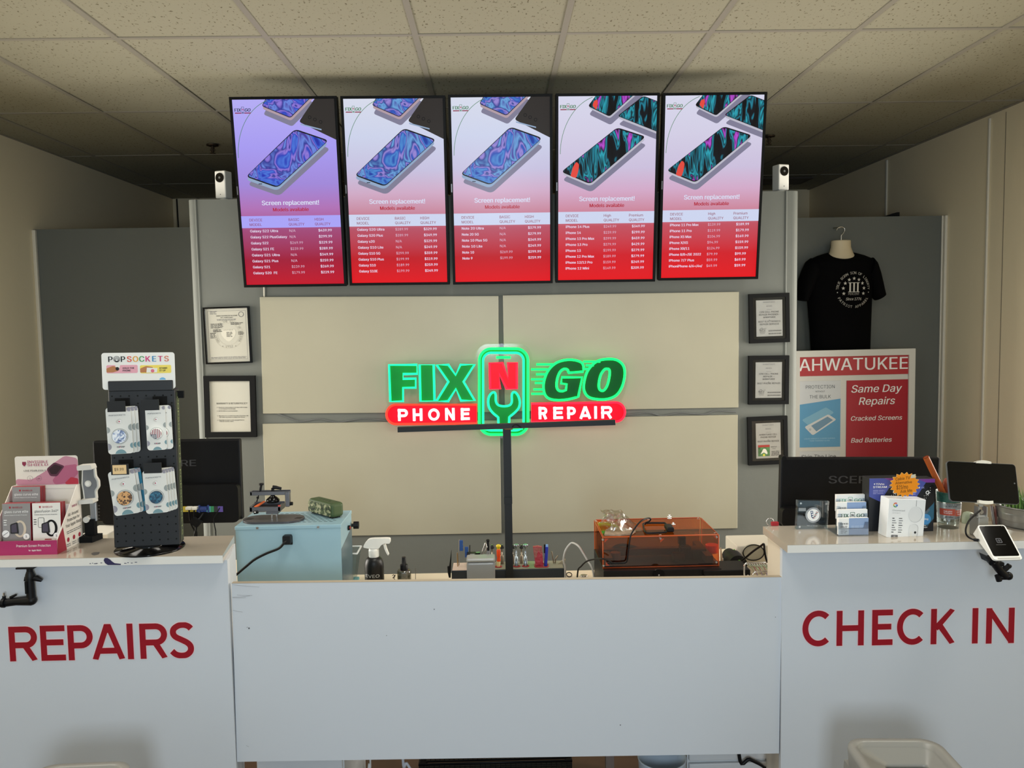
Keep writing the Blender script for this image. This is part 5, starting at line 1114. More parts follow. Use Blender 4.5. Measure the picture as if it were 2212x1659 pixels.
# monitors seen from behind
m_mon = mat('monitor_black', '08080a', .5, spec=.2); m_logo = mat('logo_grey', '35363a', .4)
def mon(corn, Y, lb, hump, logo, ports):
    Mm, mw, mh = px4(*corn, Y)
    t = thing('monitor', (Mm.translation.x+mw/2, Y+.1, ZD), lb, 'monitor', 'black monitors seen from behind')
    b = MB(Mm); b.box(0, mw, 0, .028, 0, mh, m_mon, .006, 2); b.build('back_shell', t)
    b = MB(Mm); b.rect(.008, .008, mw-.008, mh-.008, .0295, BLKG); b.build('screen', t)
    f = pl(Mm)
    b = MB(Mm); b.M = Mm; x0, z1 = f(*hump[0]); x1, z0 = f(*hump[1]); b.prism(rpoly([(x0, z0), (x1, z0), (x1, z1), (x0, z1)], .022), -.035, 0, m_mon); b.build('rear_cover', t)
    b = MB(Mm); b.text('SCEPTRE', *logo(f)[:2], logo(f)[2], m_logo, -.0008, w=logo(f)[3], bold=.03); b.build('logo', t)
    b = MB(Mm); zb = ZD-Mm.translation.z; b.box(mw/2-.03, mw/2+.03, .0, .02, zb+.02, .04, m_mon); b.box(mw/2-.12, mw/2+.12, -.02, .11, zb+.010, zb+.022, m_mon, .004); b.build('stand', t)
    return t, Mm, f
K1 = lambda x, y: (370+x*.20496, 930+y*.20494)
t, Mm, f = mon(((195, 953), (517.5, 948.5), (211, 1128), (524, 1122)), 3.06, 'black monitor seen from behind, beside the pegboard tower on the left', (K1(-700, 570), K1(745, 945)),
   lambda f: (f(294, 1005)[0], f(390, 1007)[1], .0225, f(425, 1005)[0]-f(294, 1005)[0]), True)
b = MB(Mm); pc = [('b9a93a', 160, 302), ('27418c', 302, 408), ('58aeb0', 408, 452), ('3a8a58', 452, 486), ('2c2c30', 486, 525), ('5c4a94', 525, 577)]
for hx, a, c_ in pc:
    x0, z0 = f(*K1(a, 835)); x1, z1 = f(*K1(c_, 775)); b.box(x0, x1, -.037, -.035, z0, z1, mat('port_'+hx, hx, .5))
b.build('port_strip', t)
b = MB(Mm)
for i in range(5): x0, z0 = f(*K5(752, 1205+24*i)); b.rect(x0, z0, x0+.004, z0+.0035, -.0365, m_logo); b.rect(x0+.007, z0, x0+.014, z0+.0035, -.0365, m_logo)
b.build('button_marks', t)
def cable(K, pts, Y, r, m, lb, n=6, name='cable', group=None, end=None):
    P = [aY(*K(*p[:2]), Y if len(p) < 3 else p[2]) for p in pts]
    if end: P += [Vector(e) for e in end]
    b = MB(); b.tube(cr(P, n), r, m, 8); return one(b, name, lb, 'cable', group)
YC = 3.01
dz_ = lambda x, y: aY(*K1(x, y), YC)
for pts, plug, lb in ((((188, 830), (190, 880), (205, 980), (245, 1060), (250, 1120)), (160, 222), 'black cable from the yellow ports of the left monitor, leftmost'), (((245, 830), (238, 880), (245, 960), (265, 1080), (268, 1120)), (225, 280), 'black cable from the yellow ports of the left monitor, next to the blue plug'), (((510, 815), (480, 870), (450, 920), (452, 980), (468, 1060), (470, 1120)), None, 'thin black audio cable hanging from the left monitor jack')):
    P = [dz_(*p) for p in pts]; P.append(Vector((P[-1].x, YC, ZD+.004)))
    b = MB(); b.tube(cr(P, 5), .003 if plug else .002, BLK, 8)
    o = one(b, 'monitor_cable', lb, 'cable', 'cables of the left monitor')
    if plug:
        a, c_ = dz_(plug[0], 832), dz_(plug[1], 800); b = MB(); b.box(a.x, c_.x, YC-.012, YC+.008, a.z, c_.z, mat('plug_white', 'dcdad2', .5), .002); b.build('plug', o)
P = [dz_(*p) for p in ((345, 860), (325, 900), (300, 940), (285, 1020), (272, 1080), (272, 1130))]; P = [p+Vector((0, -.022*min(1, i/2), 0)) for i, p in enumerate(P)]; P.append(Vector((P[-1].x, YC-.022, ZD+.004)))
b = MB(); b.tube(cr(P, 5), .0035, BLK, 8); o = one(b, 'monitor_cable', 'video cable with a blue plug and black adapter box below the left monitor', 'cable', 'cables of the left monitor')
a, c_ = dz_(290, 862), dz_(405, 800); b = MB(); b.box(a.x+.008, c_.x-.008, YC-.014, YC+.008, a.z+.008, c_.z, mat('plug_blue', '22356e', .5), .003)
for x in (a.x+.004, c_.x-.004): b.cyl((x, YC-.004, a.z), (x, YC-.004, a.z+.026), .0035, None, mat('plug_blue', ''), 8)
b.build('plug', o)
b = MB(); q = [dz_(*p) for p in ((215, 945), (262, 895), (352, 945), (300, 1005))]; b.prism(rpoly([(p.x, p.z) for p in q], .003), YC-.032, YC-.014, BLKM); b.build('adapter_box', o)
# flat white receipt printer top behind the counter
p0, p1 = aY(188, 1150, 2.95), aY(246, 1140, 2.95); b = MB(); b.box(p0.x, p1.x, 2.9, 3.04, p0.z-.02, p0.z+.004, mat('off_white_box', 'd4d0c6', .5), .003); b.box(p0.x, p1.x, 2.9, 3.04, ZD, p0.z-.02, mat('off_white_box', ''), .003)
b.lines(p0.x+.01, p0.z-.015, p1.x-.015, p0.z, 3, INKG, 2.8985); one(b, 'paper_box', 'low off-white box behind the counter, between tablet holder and pegboard tower', 'box')
t, Mm, f = mon(((1689, 990), (2033, 987.5), (1682, 1136), (2025, 1137)), 2.98, 'black monitor seen from behind, on the right with orange and white items in front', ((1683, 1093), (1775, 1134)),
   lambda f: (f(1790, 1040)[0], f(1790, 1044)[1], .0265, f(1934, 1040)[0]-f(1790, 1040)[0]), False)
b = MB(Mm); x, z = f(1693, 990); b.tube([(x, -.006, z), (x, .03, z)], .009, m_mon, 14); b.build('hinge_knob', t)

# clamp arm under the left countertop
K7 = lambda x, y: (x*.28866, 1180+y*.28866)
YA_ = Lf.y+.012
t = thing('clamp_arm', aY(*K7(220, 160), YA_), 'empty black articulated clamp arm hanging under the REPAIRS countertop', 'clamp arm', 'black clamp arms')
Q = lambda x, y, dy=0: aY(*K7(x, y), YA_+dy)
b = MB(); a = Q(132, 160); c_ = Q(265, 160); zt = ZK-.0245; b.box(a.x, c_.x, YA_-.012, YA_+.02, zt-.005, zt, BLK, .001); b.cyl((Q(222, 160).x, YA_, zt-.02), (Q(222, 160).x, YA_, zt), .009, None, BLK, 12); b.build('mount_plate', t)
b = MB(); b.tube([Q(222, 185), Q(225, 215), Q(225, 240)], [.009, .0135, .0135], BLK, 12); b.tube([Q(222, 240), Q(234, 390)], [.0115, .0125], BLK, 12); b.box(Q(205, 260).x, Q(222, 300).x, YA_-.016, YA_-.008, Q(205, 345).z, Q(205, 255).z, BLKM); b.build('upper_arm', t)
b = MB(); b.tube([Q(235, 238), Q(275, 240), Q(312, 256)], [.006, .009, .005], BLK, 8); b.tube([Q(193, 230), Q(188, 260)], .004, BLK, 8); b.build('lever', t)
b = MB(); b.tube([Q(235, 405), Q(120, 413), Q(30, 424)], [.015, .0115, .012], BLK, 12); b.ball(Q(237, 404), .0145, BLK); b.tube([Q(15, 424, -.004), Q(38, 424, -.004)], .014, BLK, 12); b.build('lower_arm', t)
b = MB(); b.tube([Q(78, 385), Q(122, 362)], [.0045, .003], BLK, 8); b.build('lever', t)
b = MB(); b.tube([Q(30, 400), Q(30, 372)], .005, BLK, 10); b.tube([Q(30, 372), Q(29, 346)], .0034, CHR, 10); b.build('screw_stud', t)
# ------------------------------------------------------------------ things on the low desk
KC = lambda x, y: (740+x*.24412, 1080+y*.2442)
KT = lambda x, y: (960+x*.12658, 1130+y*.12658)
K3 = lambda x, y: (1240+x*.20796, 1060+y*.20792)
# blue machine box
YB1 = 2.85
fl_, fr_ = aY(506.5, 1137.4, YB1), aY(736.5, 1133.5, YB1); ztop = (fl_.z+fr_.z)/2
bk = (aZ(547, 1105, ztop).y+aZ(762, 1104, ztop).y)/2
x0, x1, y0, y1 = fl_.x, fr_.x, YB1, bk
t = thing('blue_machine', ((x0+x1)/2, (y0+y1)/2, ZD), 'pale blue metal machine box with a black power plug, beside the REPAIRS counter', 'machine')
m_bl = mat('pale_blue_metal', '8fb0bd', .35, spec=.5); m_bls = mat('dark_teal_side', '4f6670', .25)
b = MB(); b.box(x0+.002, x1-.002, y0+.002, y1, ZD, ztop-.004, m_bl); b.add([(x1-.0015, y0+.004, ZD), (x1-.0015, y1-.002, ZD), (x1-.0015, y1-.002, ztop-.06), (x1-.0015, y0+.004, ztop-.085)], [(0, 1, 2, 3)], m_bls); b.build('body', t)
b = MB(); b.box(x0, x1, y0, y1, ztop-.012, ztop, m_bl, .0015, 1)
vx0, vx1, vy0, vy1 = x0+.09, x1-.03, y0+.045, y1-.02
for i in range(13):
    for j in range(9):
        x = vx0+(vx1-vx0)*(i+(.5 if j % 2 else 0))/13; y = vy0+(vy1-vy0)*j/9
        b.add([(p[0]+x, p[1]+y, ztop+.0003) for p in rrect(0, 0, .012, .0045, .002, 2)], [tuple(range(12))], mat('vent_slot', '3a4a50', .8))
b.build('lid', t)
for px, py in (K1(907, 1028), K1(1548, 1018)):
    p = aY(px, py, y0); b = MB(); b.tube([(p.x, y0-.002, p.z), (p.x, y0+.002, p.z)], .0045, STL, 12); b.box(p.x-.003, p.x+.003, y0-.0025, y0-.002, p.z-.0006, p.z+.0006, INK); b.build('screw', t)
a, c_ = aY(*K1(1178, 1204), y0), aY(*K1(1278, 1105), y0); b = MB(); b.box(a.x, c_.x, y0-.003, y0, a.z, c_.z, BLK, .002); b.build('power_socket', t)
kx = x1; p = aX(*K1(1905, 998), x1+.002); b = MB(); b.tube([(x1, p.y, p.z), (x1+.012, p.y, p.z)], .006, BLK, 12); b.tube([(x1+.008, p.y, p.z), (x1+.026, p.y, p.z)], .0135, BLK, 18); b.build('dial_knob', t)
p2 = aX(*K1(1868, 1025), x1+.001); b = MB(); b.tube([(x1, p2.y, p2.z), (x1+.006, p2.y, p2.z)], .009, BLKG, 14); b.tube([(x1+.006, p2.y, p2.z), (x1+.0075, p2.y, p2.z)], .005, mat('red_indicator', 'c8362c', .3), 12); b.build('red_switch', t)
b = MB(); Pc = [aY(*K1(x, y), y0-d) for x, y, d in ((1225, 1152, .004), (1212, 1158, .03), (1185, 1190, .04), (1130, 1245, .03), (1000, 1298, .022), (880, 1360, .02), (790, 1432, .02), (700, 1508, .02), (660, 1545, .02), (652, 1590, .02), (664, 1625, .02), (690, 1660, .02))]
Pc[-1].z = ZD+.006
b.tube(cr(Pc[1:], 6), .0042, BLK, 8); o = one(b, 'power_cord', 'black power cord plugged into the front of the pale blue machine', 'cord')
a, c_ = aY(*K1(1172, 1202), y0-.03), aY(*K1(1256, 1112), y0-.03); b = MB(); b.box(a.x, c_.x, y0-.034, y0-.0035, a.z, c_.z, BLK, .004); b.build('plug', o)

# repair jig standing on the blue machine
YJ = y0+.10
J = lambda x, y, d=0: aY(*K1(x, y), YJ+d)
cb = aZ(*K1(1083, 946), ztop); YJ = cb.y; sc = 1
t = thing('repair_jig', (cb.x, cb.y, ztop), 'metal repair jig with suction cup on a grey oval base, on the blue machine', 'repair jig')
a, c_ = aZ(*K1(772, 946), ztop), aZ(*K1(1394, 946), ztop); nr, fr2 = aZ(*K1(1083, 986), ztop), aZ(*K1(1083, 906), ztop)
pl_ = rrect(a.x, nr.y, c_.x, fr2.y, (fr2.y-nr.y)/2.02, 10)
m_jb = mat('jig_base', '4a484b', .4, .3)
b = MB(); b.slab(pl_, ztop, ztop+.007, m_jb)
for sx in (-.085, .085): b.slab([(cb.x+sx-.012, cb.y-.010), (cb.x+sx+.008, cb.y-.012), (cb.x+sx+.014, cb.y+.008), (cb.x+sx-.006, cb.y+.010)], ztop+.007, ztop+.0074, BLK)
b.build('base', t)
for px_ in (1061, 1103):
    b = MB(); q = J(px_, 865); q2 = Vector((q.x, YJ+(.0 if px_ < 1080 else .012), ztop+.006)); b.tube([(q2.x, q2.y, q2.z), (q2.x, q2.y, q.z+.012)], .0032, CHR, 10); b.build('post', t)
b = MB(); a, c_ = J(852, 838), J(1172, 778)
b.box(a.x, c_.x, YJ-.03, YJ-.024, a.z, c_.z-.002, GRYM, .001); b.box(a.x, c_.x, YJ+.03, YJ+.036, a.z+.004, c_.z+.004, GRYM, .001); b.box(a.x, a.x+.008, YJ-.03, YJ+.036, a.z, c_.z, GRYM); b.box(c_.x-.008, c_.x, YJ-.03, YJ+.036, a.z, c_.z, GRYM)
b.box(a.x+.02, c_.x-.01, YJ-.028, YJ+.034, a.z+.004, a.z+.012, BLK); q, r_ = J(1015, 868), J(1140, 838); b.box(q.x, r_.x, YJ-.02, YJ+.02, q.z, r_.z+.002, GRYM); b.build('clamp_bed', t)
b = MB(); q = [J(870, 800, -.02), J(890, 812, -.02), J(990, 745, .02), J(975, 740, .02)]; m_or = mat('orange_strip', 'd2622c', .4)
vs = [tuple(p) for p in q]; b.add(vs+[(p[0], p[1], p[2]-.003) for p in vs], [(0, 1, 2, 3), (7, 6, 5, 4), (0, 4, 5, 1), (1, 5, 6, 2), (2, 6, 7, 3), (3, 7, 4, 0)], m_or); b.build('orange_guide', t)
b = MB(); q = J(1138, 793, -.031); b.box(q.x-.004, q.x+.004, q.y-.001, q.y+.001, q.z-.0025, q.z+.0025, mat('red_mark', 'c4473a', .4)); b.build('red_mark', t)
b = MB(); q = J(1072, 755); b.lathe([(.020, 0), (.0232, .004), (.0225, .010), (.014, .018), (.008, .022), (.007, .032)], BLKG, (q.x, YJ, q.z), 28); b.build('suction_cup', t)
b = MB(); a, c_ = J(838, 672), J(1252, 640); b.box(a.x, c_.x, YJ-.010, YJ-.006, a.z-.003, c_.z+.002, GRYM, .001); b.box(a.x+.002, c_.x, YJ+.006, YJ+.010, a.z+.001, c_.z+.004, GRYM, .001); b.box(a.x, a.x+.006, YJ-.010, YJ+.010, a.z-.002, c_.z+.003, GRYM); b.build('upper_frame', t)
b = MB(); a, c_ = J(1210, 798), J(1254, 640); b.box(a.x, c_.x-.002, YJ-.012, YJ+.012, a.z, c_.z, GRYM, .002); b.build('upright_bracket', t)
b = MB(); q = J(1072, 690); q2 = J(1072, 605); b.tube([(q.x, YJ, q.z), (q.x, YJ, q2.z)], .005, BLK, 12); b.tube([J(1070, 598), J(1105, 600), J(1160, 612)], [.007, .006, .0045], BLK, 10); b.build('cam_lever', t)
b = MB(); q, r_ = J(935, 600), J(902, 750); b.tube([J(948, 572), J(938, 630)], [.0042, .0042], BLK, 10); b.tube([J(936, 630), J(900, 752)], .0022, BLK, 8); b.lathe([(.008, -.003), (.009, 0), (.008, .003)], BLK, tuple(J(950, 565)), 16); b.tube([J(912, 700), J(908, 715)], .0045, BLK, 10); b.build('adjusting_knob', t)
b = MB(); b.tube([J(872, 865, -.03), J(915, 858, -.03)], .0055, BLK, 12); q = J(884, 862, -.034); b.ball(tuple(q), .003, CHR, 10); b.build('side_knob', t)
b = MB(); q = J(1262, 770); b.tube([(q.x-.008, YJ, q.z), (q.x+.006, YJ, q.z)], .006, BLK, 12); b.build('side_knob', t)

# camouflage speaker lying across the blue machine
A, Bf, Cb = aZ(*K1(1440, 868), ztop), aZ(*K1(1692, 938), ztop), aZ(*K1(1824, 915), ztop)
ux = (Bf-A); ux.z = 0; Ls = ux.length; ux.normalize(); uy = Vector((-ux.y, ux.x, 0)); Ds = .052; hs = aY(*K1(1690, 775), Bf.y).z-ztop
Ms = Matrix(((ux.x, uy.x, 0, A.x), (ux.y, uy.y, 0, A.y), (0, 0, 1, ztop), (0, 0, 0, 1)))
t = thing('portable_speaker', Ms @ Vector((Ls/2, Ds/2, 0)), 'small green camouflage speaker lying on the pale blue machine', 'speaker')
def camo():
    m = bpy.data.materials.new('camouflage_fabric'); m.use_nodes = True; N = m.node_tree; bs = N.nodes['Principled BSDF']; bs.inputs['Roughness'].default_value = .8
    tc = N.nodes.new('ShaderNodeTexCoord'); n = N.nodes.new('ShaderNodeTexNoise'); n.inputs['Scale'].default_value = 75; n.inputs['Detail'].default_value = 3; n.inputs['Roughness'].default_value = .65
    r = N.nodes.new('ShaderNodeValToRGB'); r.color_ramp.interpolation = 'CONSTANT'; e = r.color_ramp.elements
    st_ = [(0, '20281a'), (.42, '3a4a2c'), (.5, '6a7350'), (.57, 'a8a684'), (.66, '4a5638')]
    while len(e) < len(st_): e.new(.5)
    for i, (p, c_) in enumerate(st_): e[i].position = p; e[i].color = (*hexc(c_), 1)
    N.links.new(tc.outputs['Object'], n.inputs['Vector']); N.links.new(n.outputs['Fac'], r.inputs['Fac']); N.links.new(r.outputs['Color'], bs.inputs['Base Color']); return m
m_rub = mat('green_rubber', '3a4c2a', .55)
b = MB(Ms); b.box(0, Ls, 0, Ds, .003, hs, m_rub, .012, 4); b.build('rubber_body', t)
b = MB(Ms); b.prism(rrect(.005, .008, Ls-.006, hs-.008, .008), -.0008, .001, camo()); b.build('speaker_grille', t)
b = MB(Ms)
for i in range(4): b.box(Ls*(.3+.12*i), Ls*(.3+.12*i)+.008, Ds*.4, Ds*.55, hs-.0005, hs+.0006, mat('dark_green_rubber', '2a3820', .6))
for x in (.02, Ls-.02): b.box(x-.008, x+.008, .01, Ds-.01, 0, .004, BLKM)
b.build('buttons', t)

# T-shaped desk lamp in front of the neon sign
YL = 3.02
t = thing('desk_lamp', (aY(1098, 1245, YL).x, YL, ZD), 'black T-shaped desk lamp with a long bar, standing in front of the neon sign', 'lamp')
m_lamp = mat('lamp_black', '15181a', .45, .0, spec=.3)
px_ = aY(1098, 1100, YL).x; hw = .0148
zt, zm = aY(1098, 925, YL).z, aY(1098, 1081, YL).z
b = MB(); b.box(px_-hw, px_+hw, YL, YL+.012, zm, zt, m_lamp, .001, 1); b.build('upper_post', t)
b = MB(); b.box(px_-hw+.001, px_+hw-.001, YL-.002, YL+.014, ZD+.002, zm, m_lamp, .001, 1); b.box(px_-hw, px_+hw, YL-.004, YL+.016, zm-.012, zm+.012, m_lamp); b.build('lower_post', t)
b = MB(); b.box(px_-.05, px_+.05, YL-.05, YL+.03, ZD, ZD+.006, m_lamp, .002); b.build('base', t)
Ml, lw, lh = px4((858.3, 923.4), (1329.5, 907.4), (858.6, 934), (1330, 918.5), YL-.02)
b = MB(Ml); b.box(0, lw, 0, .022, 0, lh, m_lamp, .001, 1); b.box(.004, lw-.004, .004, .018, -.0008, .0, mat('lamp_diffuser', 'b9b6ac', .5)); b.build('light_bar', t)
b = MB(); p = aY(1098, 922, YL-.02); b.tube([(p.x-.013, YL-.012, p.z-.004), (p.x+.016, YL-.012, p.z-.004)], .008, mat('hinge_brass', '8c7a5c', .4, .6), 12); b.tube(cr([(p.x+.014, YL-.024, p.z), (p.x+.022, YL-.03, p.z+.008), (p.x+.034, YL-.028, p.z+.006), (p.x+.045, YL-.022, p.z-.004)], 5), .0022, BLK, 6); b.build('hinge', t)

# clear bin and teal sponge
m_bin = clear('clear_plastic_bin', 'dfe5e4', .16, .15)
a, c_ = aY(*KC(62, 690), 3.22), aY(*KC(128, 690), 3.22); tp, tq = aY(*KC(40, 430), 3.22), aY(*KC(155, 428), 3.22)
b = MB()
def qd(k, z0, z1): return None
rb = [(a.x, 3.15, ZD), (c_.x, 3.15, ZD), (c_.x, 3.22, ZD), (a.x, 3.22, ZD)]; rt_ = [(tp.x, 3.145, tp.z), (tq.x, 3.145, tq.z), (tq.x, 3.25, tq.z), (tp.x, 3.25, tp.z)]
b.add(rb+rt_, [(0, 3, 2, 1), (0, 1, 5, 4), (1, 2, 6, 5), (2, 3, 7, 6), (3, 0, 4, 7)], m_bin)
b.tube([rt_[0], rt_[1], rt_[2], rt_[3]], .0035, frost('bin_rim', 'dfe3e2', .3), 8, closed=True)
one(b, 'clear_bin', 'clear plastic bin with a flared rim, half hidden behind the blue machine', 'bin')
a, c_ = aZ(*KC(82, 705), ZD), aZ(*KC(158, 690), ZD); b = MB(); b.box(a.x, c_.x, 3.13, 3.19, ZD, ZD+.012, mat('teal_sponge', '5f8f90', .8, bump=(300, .4, .002)), .004); one(b, 'sponge', 'small teal sponge lying on the desk between blue machine and black spray bottle', 'sponge')

# black spray bottle
YS1 = 3.10
V3 = lambda K, x, y, Y: aY(*K(x, y), Y)
cx = V3(KC, 283, 700, YS1).x; rB = (V3(KC, 368, 600, YS1).x-V3(KC, 198, 600, YS1).x)/2
zn = V3(KC, 283, 500, YS1).z; zs_ = V3(KC, 283, 560, YS1).z
t = thing('spray_bottle', (cx, YS1, ZD), 'black spray bottle with white trigger head on the desk, right of the blue machine', 'spray bottle')
b = MB(); b.lathe([(rB*.94, 0), (rB, .004), (rB, zs_-ZD-.01)]+[(rB*(.5+.5*math.cos(a)), zs_-ZD-.01+(zn-zs_+.01)*math.sin(a)) for a in [PI/2*i/7 for i in range(1, 8)]], mat('bottle_black', '0b0b0c', .4), (cx, YS1, ZD), 36); bo = b.build('bottle', t)
b = MB(); tw_ = V3(KC, 335, 650, YS1).x-V3(KC, 212, 650, YS1).x; z1 = V3(KC, 283, 664, YS1).z; z2 = V3(KC, 283, 638, YS1).z
b.text('EVEO', V3(KC, 274, 650, YS1).x, z1, z2-z1, mat('bottle_print', 'c8c8c8', .5), 0, w=tw_, al='c'); b.v = [Vector((p.x, YS1-math.sqrt(max(1e-6, rB*rB-(p.x-cx)**2))-.0006, p.z)) for p in b.v]; b.build('printed_name', bo)
b = MB(); rn = rB*.5; zh = V3(KC, 283, 428, YS1).z; b.lathe([(rn, zn-.004), (rn*1.03, zn), (rn*1.03, zh-.004), (rn*.92, zh)], WHP, (cx, YS1, 0), 28)
for i in range(28): a = 2*PI*i/28; b.box(cx+rn*1.03*math.cos(a)-.0007, cx+rn*1.03*math.cos(a)+.0007, YS1+rn*1.03*math.sin(a)-.0007, YS1+rn*1.03*math.sin(a)+.0007, zn+.002, zh-.006, WHP)
b.build('screw_collar', t)
hd = [(184, 415), (195, 385), (230, 345), (270, 338), (390, 335), (424, 337), (424, 380), (365, 380), (360, 388), (345, 392), (325, 425), (240, 425)]
H3 = [(V3(KC, x, y, YS1).x, V3(KC, x, y, YS1).z) for x, y in hd]
b = MB()
for yo, gr in ((.011, 0),): b.prism(rpoly(H3, .006), YS1-yo, YS1+yo, WHP, smooth=True)
b.build('trigger_head', t)
H4 = [(V3(KC, x, y, YS1).x, V3(KC, x, y, YS1).z) for x, y in ((362, 388), (380, 388), (392, 430), (412, 480), (404, 488), (390, 470), (372, 430))]
b = MB(); b.prism(rpoly(H4, .002), YS1-.007, YS1+.007, WHP); b.build('trigger', t)
# small clear spray bottle
cx = V3(KC, 546, 700, YS1).x; r1 = (V3(KC, 607, 660, YS1).x-V3(KC, 484, 660, YS1).x)/2; zz = lambda y: V3(KC, 546, y, YS1).z
t = thing('small_spray_bottle', (cx, YS1, ZD), 'small clear spray bottle with black cap, right of the black spray bottle', 'spray bottle')
b = MB(); b.lathe([(r1*.92, 0), (r1, .004), (r1, zz(628)-ZD), (r1*.85, zz(615)-ZD), (r1*.5, zz(612)-ZD)], clear('clear_bottle', 'c9c8be', .18, .1), (cx, YS1, ZD), 28); b.build('bottle', t)
b = MB(); b.lathe([(r1*.88, .003), (r1*.9, zz(660)-ZD)], mat('speckled_liquid', '8e8a78', .4, noise=(160, .5)), (cx, YS1, ZD), 24); b.build('liquid', t)
b = MB(); b.lathe([(r1*.55, zz(620)), (r1*.55, zz(572)), (r1*.45, zz(566)), (r1*.33, zz(564)), (r1*.33, zz(508)), (r1*.28, zz(504))], BLK, (cx, YS1, 0), 24); b.build('pump_cap', t)
for pts, m, lb, nm in ((((645, 700), (644, 600)), mat('wire_grey', '55524c', .4), 'thin upright needle on the desk, right of the small clear spray bottle', 'needle'), (((440, 672), (452, 660), (462, 680), (444, 690), (468, 662), (455, 694), (475, 690)), BLK, 'tiny tangle of thin black wire beside the small clear spray bottle', 'wire_scrap')):
    P = [V3(KC, *p, 3.16) for p in pts]; P[0 if nm == 'needle' else -1].z = ZD+.001
    b = MB(); b.tube(cr(P, 5), .0011, m, 6); one(b, nm, lb, 'wire')

# tool tray with its tools
YT = 3.06
zt = V3(KT, 1600, 775, YT).z; xa, xb = V3(KT, 120, 800, YT).x, V3(KT, 2045, 800, YT).x; yb = YT+.10
t = thing('tool_tray', ((xa+xb)/2, YT+.05, ZD), 'long dark blue tool tray holding brushes and screwdrivers, behind the lamp post', 'tool tray')
m_tray = mat('tray_navy', '1d2730', .3); m_tt = mat('tray_top', '8a8a78', .6)
b = MB(); b.box(xa, xb, YT, yb, ZD, zt-.002, m_tray, .003); b.build('tray_body', t)
b = MB(); xq = V3(KT, 382, 750, YT).x; b.box(xq, xb-.003, YT+.003, yb-.003, zt-.004, zt, m_tt); b.build('top_plate', t)
b = MB(); b.box(xa+.003, xq, YT+.003, yb-.003, zt-.004, zt, mat('tray_pale', 'cfb9ab', .5)); b.box(xa+.004, xa+.008, YT+.002, YT+.003, zt-.012, zt-.002, BLK); b.build('pale_plate', t)
a = V3(KT, 1430, 735, YT+.05).x; c_ = V3(KT, 1535, 735, YT+.05).x; b = MB(); b.box(a, c_, YT+.005, yb-.005, zt, zt+.0008, mat('green_pad', '7a9468', .7)); b.build('green_pad', t)
p = [V3(KT, *q, YT+.06) for q in ((1930, 695), (2040, 608), (2065, 608), (2045, 700))]; b = MB(); b.prism([(q.x, max(q.z, zt)) for q in p], YT+.05, YT+.06, mat('tray_cream', '9c9680', .6)); b.build('end_plate', t)
m_redr = mat('red_ring', 'a02828', .4)
def hole_ring(x, rx=55):
    p = V3(KT, x, 738, YT+.02); r_ = V3(KT, x+rx, 738, YT+.02).x-p.x
    b = MB(); b.tube([(p.x+r_*math.cos(a), YT+.03+r_*.8*math.sin(a), zt+.002) for a in [2*PI*i/24 for i in range(24)]], .0022, m_redr, 6, closed=True); return b.build('hole_ring', t)
for x in (922, 1235, 1388): hole_ring(x)
a, c_ = V3(KT, 1545, 738, YT+.02).x, V3(KT, 1775, 738, YT+.02).x; b = MB(); b.tube([(x, y, zt+.002) for x, y in rrect(a, YT+.01, c_, YT+.055, .012, 5)], .0022, m_redr, 6, closed=True); b.build('hole_ring', t)
DR = YT+.03
TX = lambda x, y, Y=DR: V3(KT, x, y, Y)
def turned(x, prof, Y, m, z_at=None):        # profile: (half width in crop px, y in crop px), bottom to top
    c0_ = TX(x, prof[0][1], Y); k = .12658*Y/F
    P = [(w_*k, TX(x, y, Y).z) for w_, y in prof]; P[0] = (P[0][0], zt+.0005)
    return MB().lathe(P, m, (c0_.x, Y, 0), 18)
m_nk, m_sl = mat('nickel', '9a8e7c', .3, .9), mat('silver_blue', '98a4ac', .25, .9)
for x, lb in ((1228, 'silver screwdriver in the tray, immediately right of the lamp post'), (1385, 'silver screwdriver in the tray, next to the red pouch')):
    b = turned(x, [(32, 722), (32, 565), (15, 560), (13, 480), (10, 470), (10, 415), (30, 412)], DR, m_sl); o = one(b, 'screwdriver', lb, 'screwdriver', 'precision screwdrivers in the tray')
    p = TX(x, 410); k = .12658*DR/F; b = MB().lathe([(30*k, p.z), (44*k, TX(x, 380).z), (44*k, TX(x, 364).z), (36*k, TX(x, 360).z)], m_sl, (p.x, DR, 0), 18); b.build('swivel_cap', o)
for x, lb in ((815, 'nickel screwdriver at the left of the yellow and orange screwdriver'), (985, 'nickel screwdriver between the yellow and orange one and the lamp post'), (1166, 'nickel screwdriver half hidden by the lamp post'), (1318, 'nickel screwdriver between the two silver ones, standing further back')):
    Y = YT+.07; b = turned(x, [(28, 705), (28, 555), (26, 548), (11, 545), (10, 430), (24, 428)], Y, m_nk); o = one(b, 'screwdriver', lb, 'screwdriver', 'precision screwdrivers in the tray')
    p = TX(x, 425, Y); k = .12658*Y/F; b = MB().lathe([(36*k, TX(x, 430, Y).z), (36*k, TX(x, 402, Y).z), (22*k, TX(x, 400, Y).z), (22*k, TX(x, 372, Y).z)], BLK, (p.x, Y, 0), 18); b.add(*[[(p.x+22*k*math.cos(2*PI*i/18), Y+22*k*math.sin(2*PI*i/18), TX(x, 371, Y).z) for i in range(18)], [tuple(range(18))]], m_nk); b.build('swivel_cap', o)
x = 922; p = TX(x, 400); k = .12658*DR/F
t2 = thing('screwdriver', (p.x, DR, zt), 'screwdriver with yellow cap and orange handle, left of the lamp post', 'screwdriver')
b = turned(x, [(31, 725), (33, 650)], DR, mat('handle_cream', 'd8c48c', .4)); b.build('ferrule', t2)
